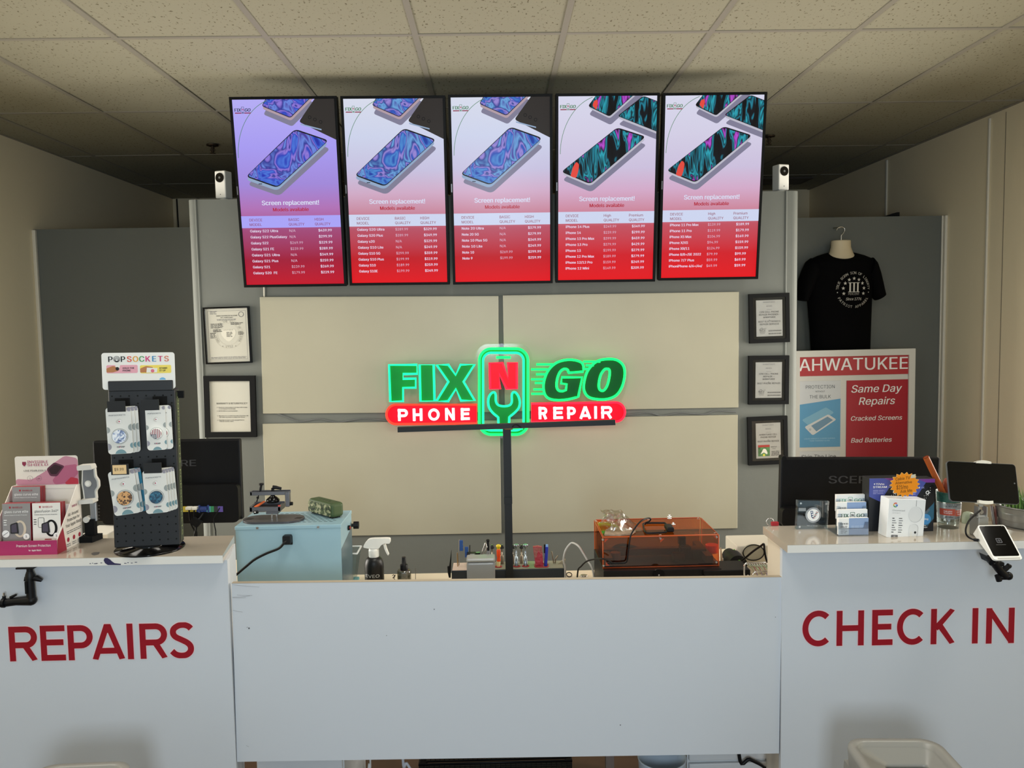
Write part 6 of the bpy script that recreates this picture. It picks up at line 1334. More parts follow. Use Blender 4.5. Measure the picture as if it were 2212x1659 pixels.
b = MB().lathe([(w_*k, TX(x, y).z) for w_, y in ((33, 650), (35, 620), (26, 590), (35, 560), (36, 470), (30, 442))], mat('handle_orange', 'e0481a', .2), (p.x, DR, 0), 18); b.build('handle', t2)
b = MB().lathe([(w_*k, TX(x, y).z) for w_, y in ((26, 442), (30, 415), (43, 405), (43, 380), (28, 366))], mat('cap_yellow', 'd8b81c', .3), (p.x, DR, 0), 18); b.build('swivel_cap', t2)
# red pouch, pens
q = [(TX(x, y).x, TX(x, y).z) for x, y in ((1558, 730), (1690, 730), (1676, 560), (1662, 400), (1600, 390), (1510, 398), (1530, 560))]
b = MB(); q = [(x, max(z, zt+.001)) for x, z in q]; b.prism(q, DR-.008, DR+.008, mat('red_pouch', 'a02c40', .25, bump=(70, .6, .01))); o = one(b, 'plastic_pouch', 'shiny red plastic pouch standing in the tool tray', 'pouch')
q2 = [(TX(x, y).x, TX(x, y).z) for x, y in ((1515, 405), (1660, 405), (1668, 470), (1640, 520), (1600, 450), (1570, 560), (1540, 600))]; b = MB(); b.prism(q2, DR-.0095, DR-.0085, clear('pouch_film', 'f6dfe4', .12, .2)); b.build('clear_film', o)
for xb_, xt, w_, y0_, m, cap, lb in ((1712, 1712, 16, 400, mat('pen_grey', '8c8c94', .3, .4), BLK, 'grey and black pen beside the blue marker'), (1727, 1748, 27, 402, mat('marker_blue', '1c2c9c', .35), mat('marker_light', '6f9cd4', .35), 'blue marker with light blue end, right of the red pouch')):
    k = .12658*DR/F; yo = DR+(.012 if w_ < 20 else -.004); A_ = TX(xb_, 728, yo); A_.z = zt+.001; B_ = TX(xt, y0_, yo)
    b = MB(); b.tube([A_, B_], w_*k, m, 12); o = one(b, 'marker_pen', lb, 'pen'); C_ = B_+(B_-A_).normalized()*.008
    b = MB(); b.tube([B_-(B_-A_)*(.35 if w_ < 20 else 0), C_], w_*k*.8 if w_ > 20 else w_*k*1.1, cap, 12); b.build('pen_cap', o)
for pts, r_, lb in ((((1866, 690), (1830, 482)), .0011*2, 'thin silver tool leaning in the right part of the tray'), (((1892, 690), (1896, 615), (1938, 552)), .0024, 'bent silver hex key at the right end of the tray')):
    P = [TX(x, y, YT+.06) for x, y in pts]; P[0].z = zt+.001; b = MB(); b.tube(P, r_, m_nk, 8); one(b, 'metal_tool', lb, 'tool')
# brushes, spudger, pliers
def brush(x0, x1, y0_, y1_, hx, lb, hm, hy):
    Y = YT+.06; A_ = TX(hx, 700, Y); A_.z = zt+.001; B_ = TX(hx+4, hy, Y)
    b = MB(); b.tube([A_, B_], .0016, hm, 8); o = one(b, 'brush', lb, 'brush', 'blue brushes in the tray')
    b = MB(); p, q = TX(x0, y1_, Y), TX(x1, y0_, Y); n = 14
    for i in range(n):
        z = p.z+(q.z-p.z)*(i+.5)/n; b.box(p.x, q.x-random.uniform(0, .002), Y-.004, Y+.004, z-.0009*1.6, z+.0009*1.2, mat('bristle_blue', '2a4f8c', .8))
    b.build('bristles', o)
brush(262, 318, 292, 470, 250, 'blue bristled brush with silver handle, tallest at the left of the tray', mat('brush_silver', '8c857c', .4, .5), 282)
brush(352, 408, 404, 580, 430, 'shorter blue bristled brush with black handle, right of the tall one', BLK, 375)
b = MB(); A_, B_ = TX(228, 720, YT+.05), TX(222, 505, YT+.05); A_.z = zt; b.tube([A_, (A_+B_)/2, B_], [.0018, .003, .0024], mat('brass_tool', 'a88d68', .3, .8), 8); one(b, 'metal_tool', 'small brass coloured tool at the left of the tall blue brush', 'tool')
Y = YT-.015; p = [(TX(x, y, Y).x, TX(x, y, Y).z) for x, y in ((78, 925), (108, 925), (112, 780), (122, 470), (118, 465), (95, 640), (80, 740), (52, 740), (60, 850))]; p = [(x, max(z, ZD+.0005)) for x, z in p]; b = MB(); b.prism(p, Y-.006, Y+.006, BLKM); one(b, 'pointed_tool', 'flat black pointed tool standing at the left end of the tray', 'tool')
# small things behind the plastic container
a, c_ = TX(385, 610, YT+.04), TX(530, 508, YT+.04); b = MB(); b.box(a.x, c_.x, YT+.025, YT+.06, zt+.0005, c_.z, BLK, .002); p = TX(436, 600, YT+.02); q = TX(515, 530, YT+.02); b.rect(p.x, p.z, q.x, q.z, YT+.0245, mat('label_grey', 'b4b6b4', .6)); one(b, 'small_black_box', 'small black box with a pale label in the tray, behind the frosted container', 'box')
p = TX(575, 600, YT+.04); k = .12658*YT/F; b = MB(); b.lathe([(36*k, zt+.0005), (36*k, TX(0, 545, YT+.04).z), (42*k, TX(0, 540, YT+.04).z), (42*k, TX(0, 516, YT+.04).z)], BLK, (p.x, YT+.04, 0), 18); b.lathe([(38*k, TX(0, 516, YT+.04).z), (38*k, TX(0, 508, YT+.04).z)], mat('green_lid', '5c8c5a', .4), (p.x, YT+.04, 0), 18); one(b, 'small_jar', 'small black jar with green lid in the tray, beside the small black box', 'jar')
b = MB()
for (xa_, ya_), (xb_, yb_) in (((610, 610), (700, 340)), ((645, 610), (722, 420))):
    P = [TX(xa_, ya_, YT+.045), TX((xa_+xb_)/2-4, (ya_+yb_)/2, YT+.045), TX(xb_, yb_, YT+.045)]; P[0].z = zt; b.tube(P, [.0014, .0022, .0026], CHR, 8)
b.tube([TX(700, 340, YT+.045), TX(722, 420, YT+.045)], .0026, CHR, 8); one(b, 'tweezers', 'shiny silver tweezers leaning in the tray above the frosted container', 'tweezers')
A_, B_, C_, D_ = TX(752, 700, YT+.05), TX(750, 580, YT+.05), TX(748, 470, YT+.05), TX(742, 300, YT+.05); A_.z = zt
b = MB(); b.tube([A_, B_], .0035, STL, 10); b.tube([B_, C_], [.0052, .0056], mat('grip_grey', '8a8c8e', .5), 14); o = one(b, 'hand_tool', 'black handled tool with a ball end, left of the yellow and orange screwdriver', 'tool')
b = MB(); b.tube([C_, D_], [.0042, .005], BLK, 14); b.ball(tuple(TX(742, 295, YT+.05)), .0078, BLKG, 16, .6); b.build('handle', o)
# frosted container in front of the tray
Yp = 2.97; a, c_ = TX(383, 920, Yp), TX(862, 602, Yp); zc = TX(600, 672, Yp).z
t = thing('plastic_container', ((a.x+c_.x)/2, Yp+.03, ZD), 'frosted plastic container with lid standing in front of the tool tray', 'container')
m_fro = frost('frosted_plastic', 'a4a9ad', .42, .25); b = MB(); b.box(a.x, c_.x, Yp, Yp+.06, ZD, zc, m_fro, .008, 3); b.build('box', t)
b = MB(); b.box(a.x-.001, c_.x+.001, Yp-.001, Yp+.061, zc+.0005, c_.z, frost('frosted_lid', 'b8bab8', .42, .25), .006, 3); b.build('lid', t)

# orange laser engraver
YE = 2.85
fl_, fr_ = aY(*K3(305, 490), YE), aY(*K3(1498, 455), YE); ze = (fl_.z+fr_.z)/2
bl_, br_ = aZ(*K3(215, 312), ze), aZ(*K3(1310, 280), ze); ye1 = (bl_.y+br_.y)/2
x0, x1 = fl_.x, fr_.x; zb = aY(*K3(900, 790), YE).z
t = thing('laser_engraver', ((x0+x1)/2, (YE+ye1)/2, ZD), 'transparent orange engraving machine with black rails inside, right half of the low desk', 'machine')
m_or = clear('orange_acrylic', 'f0a858', .14, .05); m_oe = mat('orange_acrylic_edge', 'b4501e', .35)
def panel(name, vs):
    b = MB(); b.add(vs, [(0, 1, 2, 3)], m_or); n = len(vs); c_ = sum((Vector(v) for v in vs), Vector())/4
    b.tube(vs, .0016, m_oe, 4, closed=True); return b.build(name, t)
z0_ = ZD+.03
fx0, fx1, bx0, bx1 = x0, x1, bl_.x, br_.x
bx0, bx1 = x0+.004, x1-.004
panel('front_panel', [(x0, YE, zb), (x1, YE, zb), (x1, YE, ze), (x0, YE, ze)]); panel('top_panel', [(x0, YE, ze+.002), (x1, YE, ze+.002), (bx1, ye1, ze+.002), (bx0, ye1, ze+.002)])
panel('side_panel', [(x0-.002, ye1, z0_), (x0-.002, YE, z0_), (x0-.002, YE, ze), (x0-.002, ye1, ze)]); panel('side_panel', [(x1+.002, YE, z0_), (x1+.002, ye1, z0_), (x1+.002, ye1, ze), (x1+.002, YE, ze)]); panel('back_panel', [(bx1, ye1+.002, z0_), (bx0, ye1+.002, z0_), (bx0, ye1+.002, ze), (bx1, ye1+.002, ze)])
E3 = lambda x, y, Y=YE: aY(*K3(x, y), Y)
b = MB(); b.box(x0-.004, x1+.004, YE-.03, ye1+.004, ZD, zb-.002, BLK, .002); b.build('base_tray', t)
b = MB(); p = E3(880, 872, YE-.032); b.tube([(p.x, YE-.034, zb-.018), (p.x, YE-.03, zb-.018)], .02, BLKG, 18); b.tube([(p.x, YE-.036, zb-.018), (p.x, YE-.034, zb-.018)], .003, CHR, 10); b.build('start_button', t)
a, c_ = E3(1300, 870, YE-.02), E3(1812, 775, YE-.02); b = MB(); b.box(x1-.06, c_.x, YE-.045, YE+.07, ZD, zb-.004, BLK, .003); b.build('control_box', t)
m_rail = mat('rail_dark', '2a1e18', .4, .4)
b = MB(); Ym = (YE+ye1)/2; a, c_ = E3(380, 680, Ym), E3(1380, 590, Ym); b.box(x0+.015, x1-.015, Ym, Ym+.03, a.z, c_.z, m_rail, .002); b.box(x0+.01, x0+.035, YE+.03, ye1-.02, zb, a.z+.02, m_rail); b.box(x1-.035, x1-.01, YE+.03, ye1-.02, zb, a.z+.02, m_rail); b.build('gantry_rail', t)
b = MB(); a, c_ = E3(1010, 765, Ym-.02), E3(1240, 570, Ym-.02); b.box(a.x+.03, c_.x-.01, Ym-.035, Ym, a.z, c_.z, BLK, .004); q = E3(1080, 700, Ym-.04); b.tube([(q.x-.02, Ym-.04, q.z), (q.x+.02, Ym-.04, q.z)], .022, BLK, 18); b.box(c_.x-.01, c_.x+.045, Ym-.03, Ym, a.z+.008, c_.z-.012, BLK, .003)
q = E3(1120, 480, Ym); b.box(q.x-.012, q.x+.012, Ym-.015, Ym+.015, c_.z, E3(1120, 470, Ym).z, BLK, .003); b.build('laser_head', t)
b = MB(); q = E3(1432, 740, ye1-.08); b.lathe([(.022, zb), (.023, E3(1432, 640, ye1-.08).z), (.021, E3(1432, 632, ye1-.08).z)], mat('can_orange', 'd8902c', .4), (q.x, ye1-.08, 0), 22); b.lathe([(.0235, E3(1432, 630, ye1-.08).z), (.0235, E3(1432, 560, ye1-.08).z)], mat('can_lid', 'c8481c', .4), (q.x, ye1-.08, 0), 22); b.build('motor', t)
b = MB(); q = E3(445, 700, Ym-.03); b.tube([(q.x-.005, Ym-.03, E3(445, 760, Ym).z), (q.x-.005, Ym-.03, E3(445, 615, Ym).z)], .018, mat('motor_brown', '4a3020', .4, .3), 16); b.build('motor', t)
b = MB(); b.tube(cr([E3(x, y, Ym+.03) for x, y in ((370, 700), (385, 620), (460, 570), (560, 570), (700, 610), (900, 645))], 6), .006, BLK, 8); b.build('cable_chain', t)
b = MB()
for px, py in ((230, 318), (895, 458), (1465, 440), (1290, 285), (770, 298)): q = aZ(*K3(px, py), ze+.003); b.lathe([(.004, 0), (.004, .002)], CHR, (q.x, q.y, ze+.0025), 10)
for px, py in ((297, 507), (305, 777), (897, 495), (1480, 480), (1476, 742)): q = E3(px, py); b.tube([(q.x, YE-.004, q.z), (q.x, YE, q.z)], .0035, CHR, 10)
b.build('screws', t)
b = MB()
for px, py, sx, sz in ((318, 500, 1, -1), (1485, 470, -1, -1), (330, 780, 1, 0), (897, 500, 1, -1)): q = E3(px, py, YE+.002); b.prism([(q.x, q.z), (q.x+sx*.013, q.z), (q.x, q.z+(sz or 1)*.013)], YE+.002, YE+.004, mat('bracket_amber', 'd8863c', .3))
b.build('corner_brackets', t)
# crumpled clear bag on the engraver
b = MB(); bo = [E3(x, y, YE+.1) for x, y in ((300, 262), (340, 232), (420, 236), (520, 245), (570, 300), (640, 360), (715, 410), (740, 440), (560, 470), (480, 470), (330, 480), (300, 440), (375, 370), (345, 300))]
import mathutils
vs, fs = [], []
nu, nv = 22, 14
def bag(u, v):
    # outline: top edge and bottom edge of the lying bag
    top = cr([E3(x, y, YE+.11) for x, y in ((305, 262), (345, 234), (430, 238), (520, 246), (575, 305), (640, 362), (690, 398), (700, 425))], 6); bot = cr([E3(x, y, YE+.06) for x, y in ((312, 268), (350, 330), (380, 375), (302, 425), (330, 470), (480, 472), (600, 455), (700, 440))], 6)
    i = min(len(top)-1, int(u*(len(top)-1)+.5)); j = min(len(bot)-1, int(u*(len(bot)-1)+.5)); p = top[i].lerp(bot[j], v)
    p.y += -.045*math.sin(PI*v)*math.sin(PI*u)+.012*mathutils.noise.noise(Vector((u*9, v*6, 1)))*math.sin(PI*u); p.z = max(p.z+.010*mathutils.noise.noise(Vector((u*11, v*7, 5)))*math.sin(PI*u), ze+.0035); return p
for i in range(nu+1):
    for j in range(nv+1): vs.append(bag(i/nu, j/nv))
for i in range(nu):
    for j in range(nv): fs.append((i*(nv+1)+j, (i+1)*(nv+1)+j, (i+1)*(nv+1)+j+1, i*(nv+1)+j+1))
b.add(vs, fs, clear('plastic_bag_film', 'ecebe0', .24, .22), False); b.add([Vector((p.x, YE+.19-(p.y-YE-.06)*.5, max(ze+.0035, p.z))) for p in vs], fs, clear('plastic_bag_film', '')); o = one(b, 'plastic_bag', 'crumpled clear plastic bag lying on the orange engraving machine', 'plastic bag')
q = [E3(x, y, YE+.02) for x, y in ((310, 440), (350, 395), (420, 400), (520, 420), (640, 435), (600, 462), (480, 474), (330, 478))]; b = MB(); b.slab([(aZ(*K3(x, y), ze+.003).x, aZ(*K3(x, y), ze+.003).y) for x, y in ((315, 470), (330, 420), (400, 395), (520, 405), (640, 432), (600, 462), (480, 472))], ze+.0035, ze+.009, mat('bag_contents', '94806c', .6, noise=(60, .3))); b.build('contents', o)
# black frame and cable on top
Zt = lambda x, y: aZ(*K3(x, y), ze+.006)
P = [Zt(x, y) for x, y in ((722, 372), (732, 340), (900, 335), (955, 345), (958, 420), (940, 432), (770, 440), (735, 420))]
b = MB(); b.tube(cr(P, 4, True), .0032, BLK, 8, closed=True); q = Zt(985, 400); b.box(q.x-.012, q.x+.012, q.y-.035, q.y+.025, ze+.0035, ze+.02, BLK, .004); o = one(b, 'black_loop_handle', 'black looped frame with two chrome wing nuts on top of the orange machine', 'handle')
b = MB()
for x, y in ((990, 330), (1030, 345), (990, 312)): q = Zt(x, y); b.lathe([(.007, 0), (.008, .002), (.006, .004), (.003, .005), (.003, .009)], CHR, (q.x, q.y, ze+.02 if x < 1020 else ze+.003), 14)
b.build('wing_nuts', o)
P = [E3(500, 752, YE-.012), E3(545, 735, YE-.012), E3(560, 650, YE-.014), E3(575, 540, YE-.014), E3(590, 465, YE-.012), E3(625, 400, YE-.008), E3(690, 320, YE+.0), E3(760, 287, YE+.03), E3(796, 292, YE+.04), E3(780, 318, YE+.05), E3(745, 332, YE+.08), E3(740, 350, YE+.13)]
b = MB(); b.tube(cr([P[0]+Vector((-.05, 0, .0)), *P], 6), .0026, BLK, 8); one(b, 'looped_cable', 'thin black cable looping over the front of the orange machine', 'cable')
# cables on the desk left of the engraver
P = [V3(KT, 2055, 900, YT-.01), V3(KT, 2060, 760, YT-.01), V3(KT, 2030, 640, YT-.01), V3(KT, 2060, 480, YT-.01), V3(KT, 2130, 370, YT-.01), V3(KT, 2190, 338, YT-.01), V3(K3, 45, 575, 3.01), V3(K3, 95, 650, 3.0), V3(K3, 140, 725, 2.99), V3(K3, 195, 830, 2.97), V3(K3, 222, 886, 2.96)]
P[0].z = ZD+.003; P[-1].z = ZD+.003; b = MB(); b.tube(cr(P, 6), .0036, mat('arched_white_cable', 'a8a8a4', .35), 8); one(b, 'arched_cable', 'pale cable arching from the tool tray to the orange machine', 'cable')
P = [V3(K3, 26, 888, 3.0), V3(K3, 40, 835, 3.0), V3(K3, 75, 785, 2.98), V3(K3, 130, 735, 2.95), V3(K3, 210, 712, 2.9), V3(K3, 285, 706, YE-.045), V3(K3, 345, 722, YE-.045), V3(K3, 395, 750, YE-.045)]
P[0].z = ZD+.003; b = MB(); b.tube(cr(P, 6), .0028, BLK, 8); one(b, 'arched_cable', 'thin black cable rising from the desk to the front of the orange machine', 'cable')
q = aZ(*KC(2005, 672), ZD+.002); b = MB(); b.tube([(q.x+.010*math.cos(a), q.y+.014*math.sin(a), ZD+.003+.004*(1+math.sin(a))) for a in [2*PI*i/20 for i in range(20)]], .0018, BLK, 6, closed=True); one(b, 'cable_ring', 'small black cable ring on the desk, right of the tool tray', 'cable')
q = aZ(*K3(103, 878), ZD+.004); b = MB(); b.lathe([(.0135, 0), (.014, .003), (.012, .005), (.006, .0052)], STL, (q.x, q.y, ZD+.0003), 24); one(b, 'steel_lid', 'small round steel lid on the desk, left of the orange machine', 'tin')  # flat coin-like lid
# right of the engraver
E5 = lambda x, y, Y=3.08: aY(*K3(x, y), Y)
b = MB(); a, c_ = E5(1520, 775), E5(1560, 595); b.add([(a.x, 3.06, ZD), (c_.x, 3.06, ZD), (a.x+.004, 3.08, c_.z), (a.x, 3.08, c_.z), (a.x, 3.07, ZD), (c_.x, 3.07, ZD), (a.x+.004, 3.085, c_.z), (a.x, 3.085, c_.z)], [(0, 1, 2, 3), (7, 6, 5, 4), (1, 5, 6, 2), (3, 2, 6, 7), (0, 3, 7, 4), (0, 4, 5, 1)], mat('tan_board', 'b49a7c', .7)); one(b, 'board_offcut', 'narrow tan board offcut standing right behind the orange machine', 'board')
t = thing('headset', (E5(1680, 800).x, 3.08, ZD), 'black and green headset lying on the desk right of the orange machine', 'tool')  # a headset, gives no light
m_gr = mat('lime_green', '5f9a3c', .45)
b = MB(); q = E5(1680, 745, 3.05); q.z = max(q.z, ZD+.036); b.tube([(q.x, 3.02, q.z), (q.x, 3.09, q.z)], [.034, .036], BLK, 24); b.box(q.x-.03, q.x+.03, 3.03, 3.09, ZD, q.z, BLK, .004); b.build('housing', t)
b = MB(); q2 = E5(1632, 690, 3.12); b.tube([(q2.x, 3.11, q2.z), (q2.x, 3.15, q2.z)], .026, BLK, 20); b.tube([(q2.x-.006, 3.108, q2.z-.03), (q2.x, 3.11, q2.z+.02), (q2.x+.012, 3.118, q2.z+.028)], .004, m_gr, 8); b.box(q2.x-.02, q2.x+.02, 3.11, 3.15, ZD, q2.z-.015, BLK); b.build('rear_housing', t)
b = MB(); b.prism(rpoly([(q.x-.002, q.z-.004), (q.x+.008, q.z+.006), (q.x+.008, q.z+.018), (q.x+.0, q.z+.018)], .003), 3.017, 3.02, m_gr); b.build('green_insert', t)
t = thing('white_box', (E5(1850, 700, 3.2).x, 3.2, ZD), 'white box with a round grey cover, behind the inner edge of the CHECK IN counter', 'box')
a, c_ = E5(1690, 800, 3.14), E5(2010, 568, 3.14); b = MB(); b.box(a.x, c_.x+.08, 3.14, 3.3, ZD, c_.z, mat('warm_white_box', 'cfc8b8', .45), .004); b.build('carton', t)
a, c_ = E5(1775, 745, 3.1), E5(1990, 578, 3.1); b = MB(); rr_ = (c_.z-a.z)/2; cx = a.x+rr_*1.35; q = [(cx+rr_*1.35*math.cos(2*PI*i/28), (a.z+c_.z)/2+rr_*math.sin(2*PI*i/28)) for i in range(28)]; b.prism(q, 3.125, 3.138, mat('grey_dish', '9c9888', .3)); b.tube([(x, 3.124, z) for x, z in q], .0022, BLK, 6, closed=True); b.build('round_cover', t)
P = [E5(1700, 765, 3.0), E5(1760, 715, 2.98), E5(1860, 630, 2.95), E5(1940, 575, 2.93), E5(1972, 556, 2.92), E5(1980, 620, 2.92), E5(2000, 720, 2.92), E5(2040, 812, 2.92), Vector((E5(2050, 860, 2.92).x, 2.92, ZD+.004))]
b = MB(); b.tube(cr(P, 6), .0038, BLK, 8); one(b, 'bent_cable', 'thick black cable bending beside the inner side of the CHECK IN counter', 'cable')
a, c_ = E5(1840, 878, 2.72), E5(2092, 818, 2.72); t = thing('wire_tray', ((a.x+c_.x)/2, 2.74, ZD), 'chrome wire tray on the desk next to the CHECK IN counter', 'tray')
Z0 = ZD+.0; b = MB(); zt_ = c_.z; xr = c_.x
b.tube([(x, 2.70, z) for x, z in rrect(a.x, zt_-.05, xr, zt_, .012, 4)], .0028, CHR, 8, closed=True); b.build('rim', t); b = MB(); b.tube([(x, 2.80, z) for x, z in rrect(a.x, zt_-.05, xr, zt_, .012, 4)], .0028, CHR, 8, closed=True); b.build('rim', t)
b = MB()
for i in range(9): x = a.x+.008+(xr-a.x-.016)*i/8; b.tube([(x, 2.70, zt_-.004-.012*(i % 2)), (x+.004, 2.75, zt_-.002), (x, 2.80, zt_-.004)], .0018, CHR, 6)
for x in (a.x+.012, xr-.012):
    for y in (2.70, 2.80): b.tube([(x, y, ZD), (x, y, zt_-.04)], .003, CHR, 8)
b.build('wires', t)
# ------------------------------------------------------------------ things on the CHECK IN counter
K4 = lambda x, y: (1640+x*.25859, 960+y*.25869)
def base4(x, y): return aZ(*K4(x, y), ZK)
# red key fob with ring
p = aZ(*K3(2085, 362), ZK); t = thing('key_fob', (p.x, p.y-.006, ZK), 'red key fob with steel ring at the inner corner of the CHECK IN counter', 'key fob')
a, c_ = aY(*K3(2045, 355), p.y), aY(*K3(2120, 318), p.y); b = MB(); b.box(a.x, c_.x, p.y-.008, p.y+.004, ZK, ZK+.013, mat('fob_red', 'a01c26', .4), .002); b.build('fob', t)
b = MB(); q = aY(*K3(2022, 335), p.y); r_ = .0115; q.x += .004; b.tube([(q.x+r_*math.cos(k_), p.y, ZK+r_+.001+r_*math.sin(k_)) for k_ in [2*PI*i/24 for i in range(24)]], .0012, CHR, 6, closed=True); b.build('split_ring', t)
# clear acrylic block with a medal
Y = base4(448, 708).y
Ma, w, h = px4(*pk(K4, (318, 463), (578, 468), (318, 706), (576, 712)), Y)
t = thing('acrylic_award', Ma @ Vector((w/2, .01, 0)), 'clear acrylic block with a round striped medal, leftmost on the CHECK IN counter', 'award')
Ma.translation.z = ZK
b = MB(Ma); b.box(0, w, 0, .008, 0, h, clear('acrylic_block', 'dfe6ea', .12, .02), .001, 1); b.box(0, w, .009, .017, 0, h, clear('acrylic_block', ''), .001, 1); b.build('acrylic_block', t)
f = pl(Ma); cx, cz = f(*K4(448, 588)); R_ = f(*K4(512, 588))[0]-cx
ci = lambda r, m=0: [(cx+r*math.cos(2*PI*i/32), cz+r*math.sin(2*PI*i/32)) for i in range(32)]
b = MB(Ma); b.prism(ci(R_), -.004, -.0005, mat('medal_silver', 'b4b6b8', .25, .8)); b.prism(ci(R_*.78), -.0046, -.004, WHI)
st_ = R_*.55; nv_, rd = ink('1d3a6e'), ink('8e3030')
b.prism([(cx-st_*.75, cz+st_), (cx-st_*.15, cz+st_), (cx+st_*.05, cz-st_*.9), (cx-st_*.45, cz-st_*.5)], -.005, -.005, nv_)
for i in range(5): z = cz+st_*(.85-.34*i); b.prism([(cx+st_*(.65-.17*i), z), (cx+st_*(1.15-.17*i), z-.001), (cx+st_*(1.05-.17*i), z-st_*.2), (cx+st_*(.55-.17*i), z-st_*.19)], -.005, -.005, rd if i % 2 == 0 else INK)
for i in range(3): b.disc(cx-st_*(.42-.13*i), cz+st_*(.7-.5*i), .0025, -.0054, WHI, 8)
b.build('medal', t)
b = MB(Ma)
for x, z in ((.009, .009), (w-.009, .009), (.009, h-.009), (w-.009, h-.009)): b.prism([(x+.0032*math.cos(2*PI*i/12), z+.0032*math.sin(2*PI*i/12)) for i in range(12)], -.0015, 0, CHR)
b.build('corner_screw', t)
b = MB(Ma); x0, z1 = f(*K4(330, 530)); b.rect(x0, z1-.010, cx-R_*.95, z1, -.0004, mat('award_label', '8e9498', .5)); x, z = f(*K4(448, 688)); b.text('Vets w/ Google', cx, z+.002, .0035, mat('award_print', 'c4c8ca', .5), -.0006, al='c'); b.build('printed_label', t)
# four-tier business card holder
Yc = base4(790, 766).y
t = thing('card_holder', (aY(*K4(790, 766), Yc).x, Yc+.04, ZK), 'clear four-tier holder of business cards on the CHECK IN counter', 'card holder')
m_ch = clear('card_holder_plastic', 'eef4fa', .2, .05)
tiers = [(660, 917, 618, 768, 0), (655, 908, 548, 768, .024), (646, 898, 486, 768, .048), (640, 886, 422, 768, .072)]
g_d, g_l = ink('1c5c40'), ink('7cb49a'); m_cb = mat('card_blue', '8ea6cc', .5); m_cgrey = mat('card_grey', '8a9098', .5)
b = MB()
xs0, xs1 = aY(*K4(662, 700), Yc).x, aY(*K4(917, 700), Yc).x
b.box(xs0, xs1, Yc, Yc+.096, ZK, ZK+.003, m_ch)
for k, (xa, xb, yt, yb, dy) in enumerate(tiers):
    xa_, xb_ = aY(*K4(xa, yt), Yc+dy).x, aY(*K4(xb, yt), Yc+dy).x; zt_ = aY(*K4(700, yt), Yc+dy).z
    zl = zt_-.012; ut = .35
    # U-shaped front lip
    b.prism([(xa_, ZK+.003), (xb_, ZK+.003), (xb_, zl), (xb_-.012, zl), (xb_-.016, zl-.018), (xa_+.016, zl-.018), (xa_+.012, zl), (xa_, zl)], Yc+dy, Yc+dy+.0016, m_ch)
b.build('stepped_stand', t)
def cards(k, lb, top):
    xa, xb, yt, yb, dy = tiers[k]; y = Yc+dy+.004; A_, B_ = aY(*K4(xa+6, yt), y), aY(*K4(xb-4, yt), y); zb_ = A_.z-.052; zb_ = max(zb_, ZK+.0035)
    Mk = Matrix.Translation((A_.x, y, zb_)); w, h = B_.x-A_.x, A_.z-zb_
    b = MB(Mk); b.box(0, w, .0006, .012, 0, h, WHI); y = 0
    b.rect(0, 0, w, h, 0, WHI)
    if top in ('pale', 'dark'):
        m = g_l if top == 'pale' else g_d
        b.text('FIX', w*.10, h*.56, h*.2, m, -.0004, w=w*.26, bold=.04); b.text('GO', w*.63, h*.56, h*.2, m, -.0004, w=w*.28, bold=.04)
        b.ring(rrect(w*.41, h*.48, w*.57, h*.86, .002, 4), rrect(w*.425, h*.505, w*.555, h*.835, .0015, 4), -.0004, -.0004, m); b.text('N', w*.49, h*.61, h*.14, INK if top == 'dark' else INKG, -.0005, al='c', bold=.04)
    else:
        b.rect(w*.34, 0, w, h, -.0003, m_cb); b.text('FIX N GO', w*.06, h*.62, h*.1, INK, -.0004, w=w*.25, bold=.03); b.lines(w*.05, h*.4, w*.32, h*.55, 2, INKG, -.0004); b.lines(w*.42, h*.3, w*.95, h*.55, 3, mat('card_print', 'b4c4dc', .5), -.0004); b.lines(w*.06, h*.08, w*.3, h*.34, 3, INKG, -.0004)
    one(b, 'business_cards', lb, 'business cards', 'business cards in the tiered holder')
cards(0, 'stack of blue and white business cards in the lowest front tier', 'blue'); cards(1, 'stack of white business cards with dark green lettering, second tier from the front', 'dark'); cards(2, 'stack of blue and white business cards in the third tier from the front', 'blue'); cards(3, 'stack of white business cards with pale green lettering, top rear tier', 'pale')
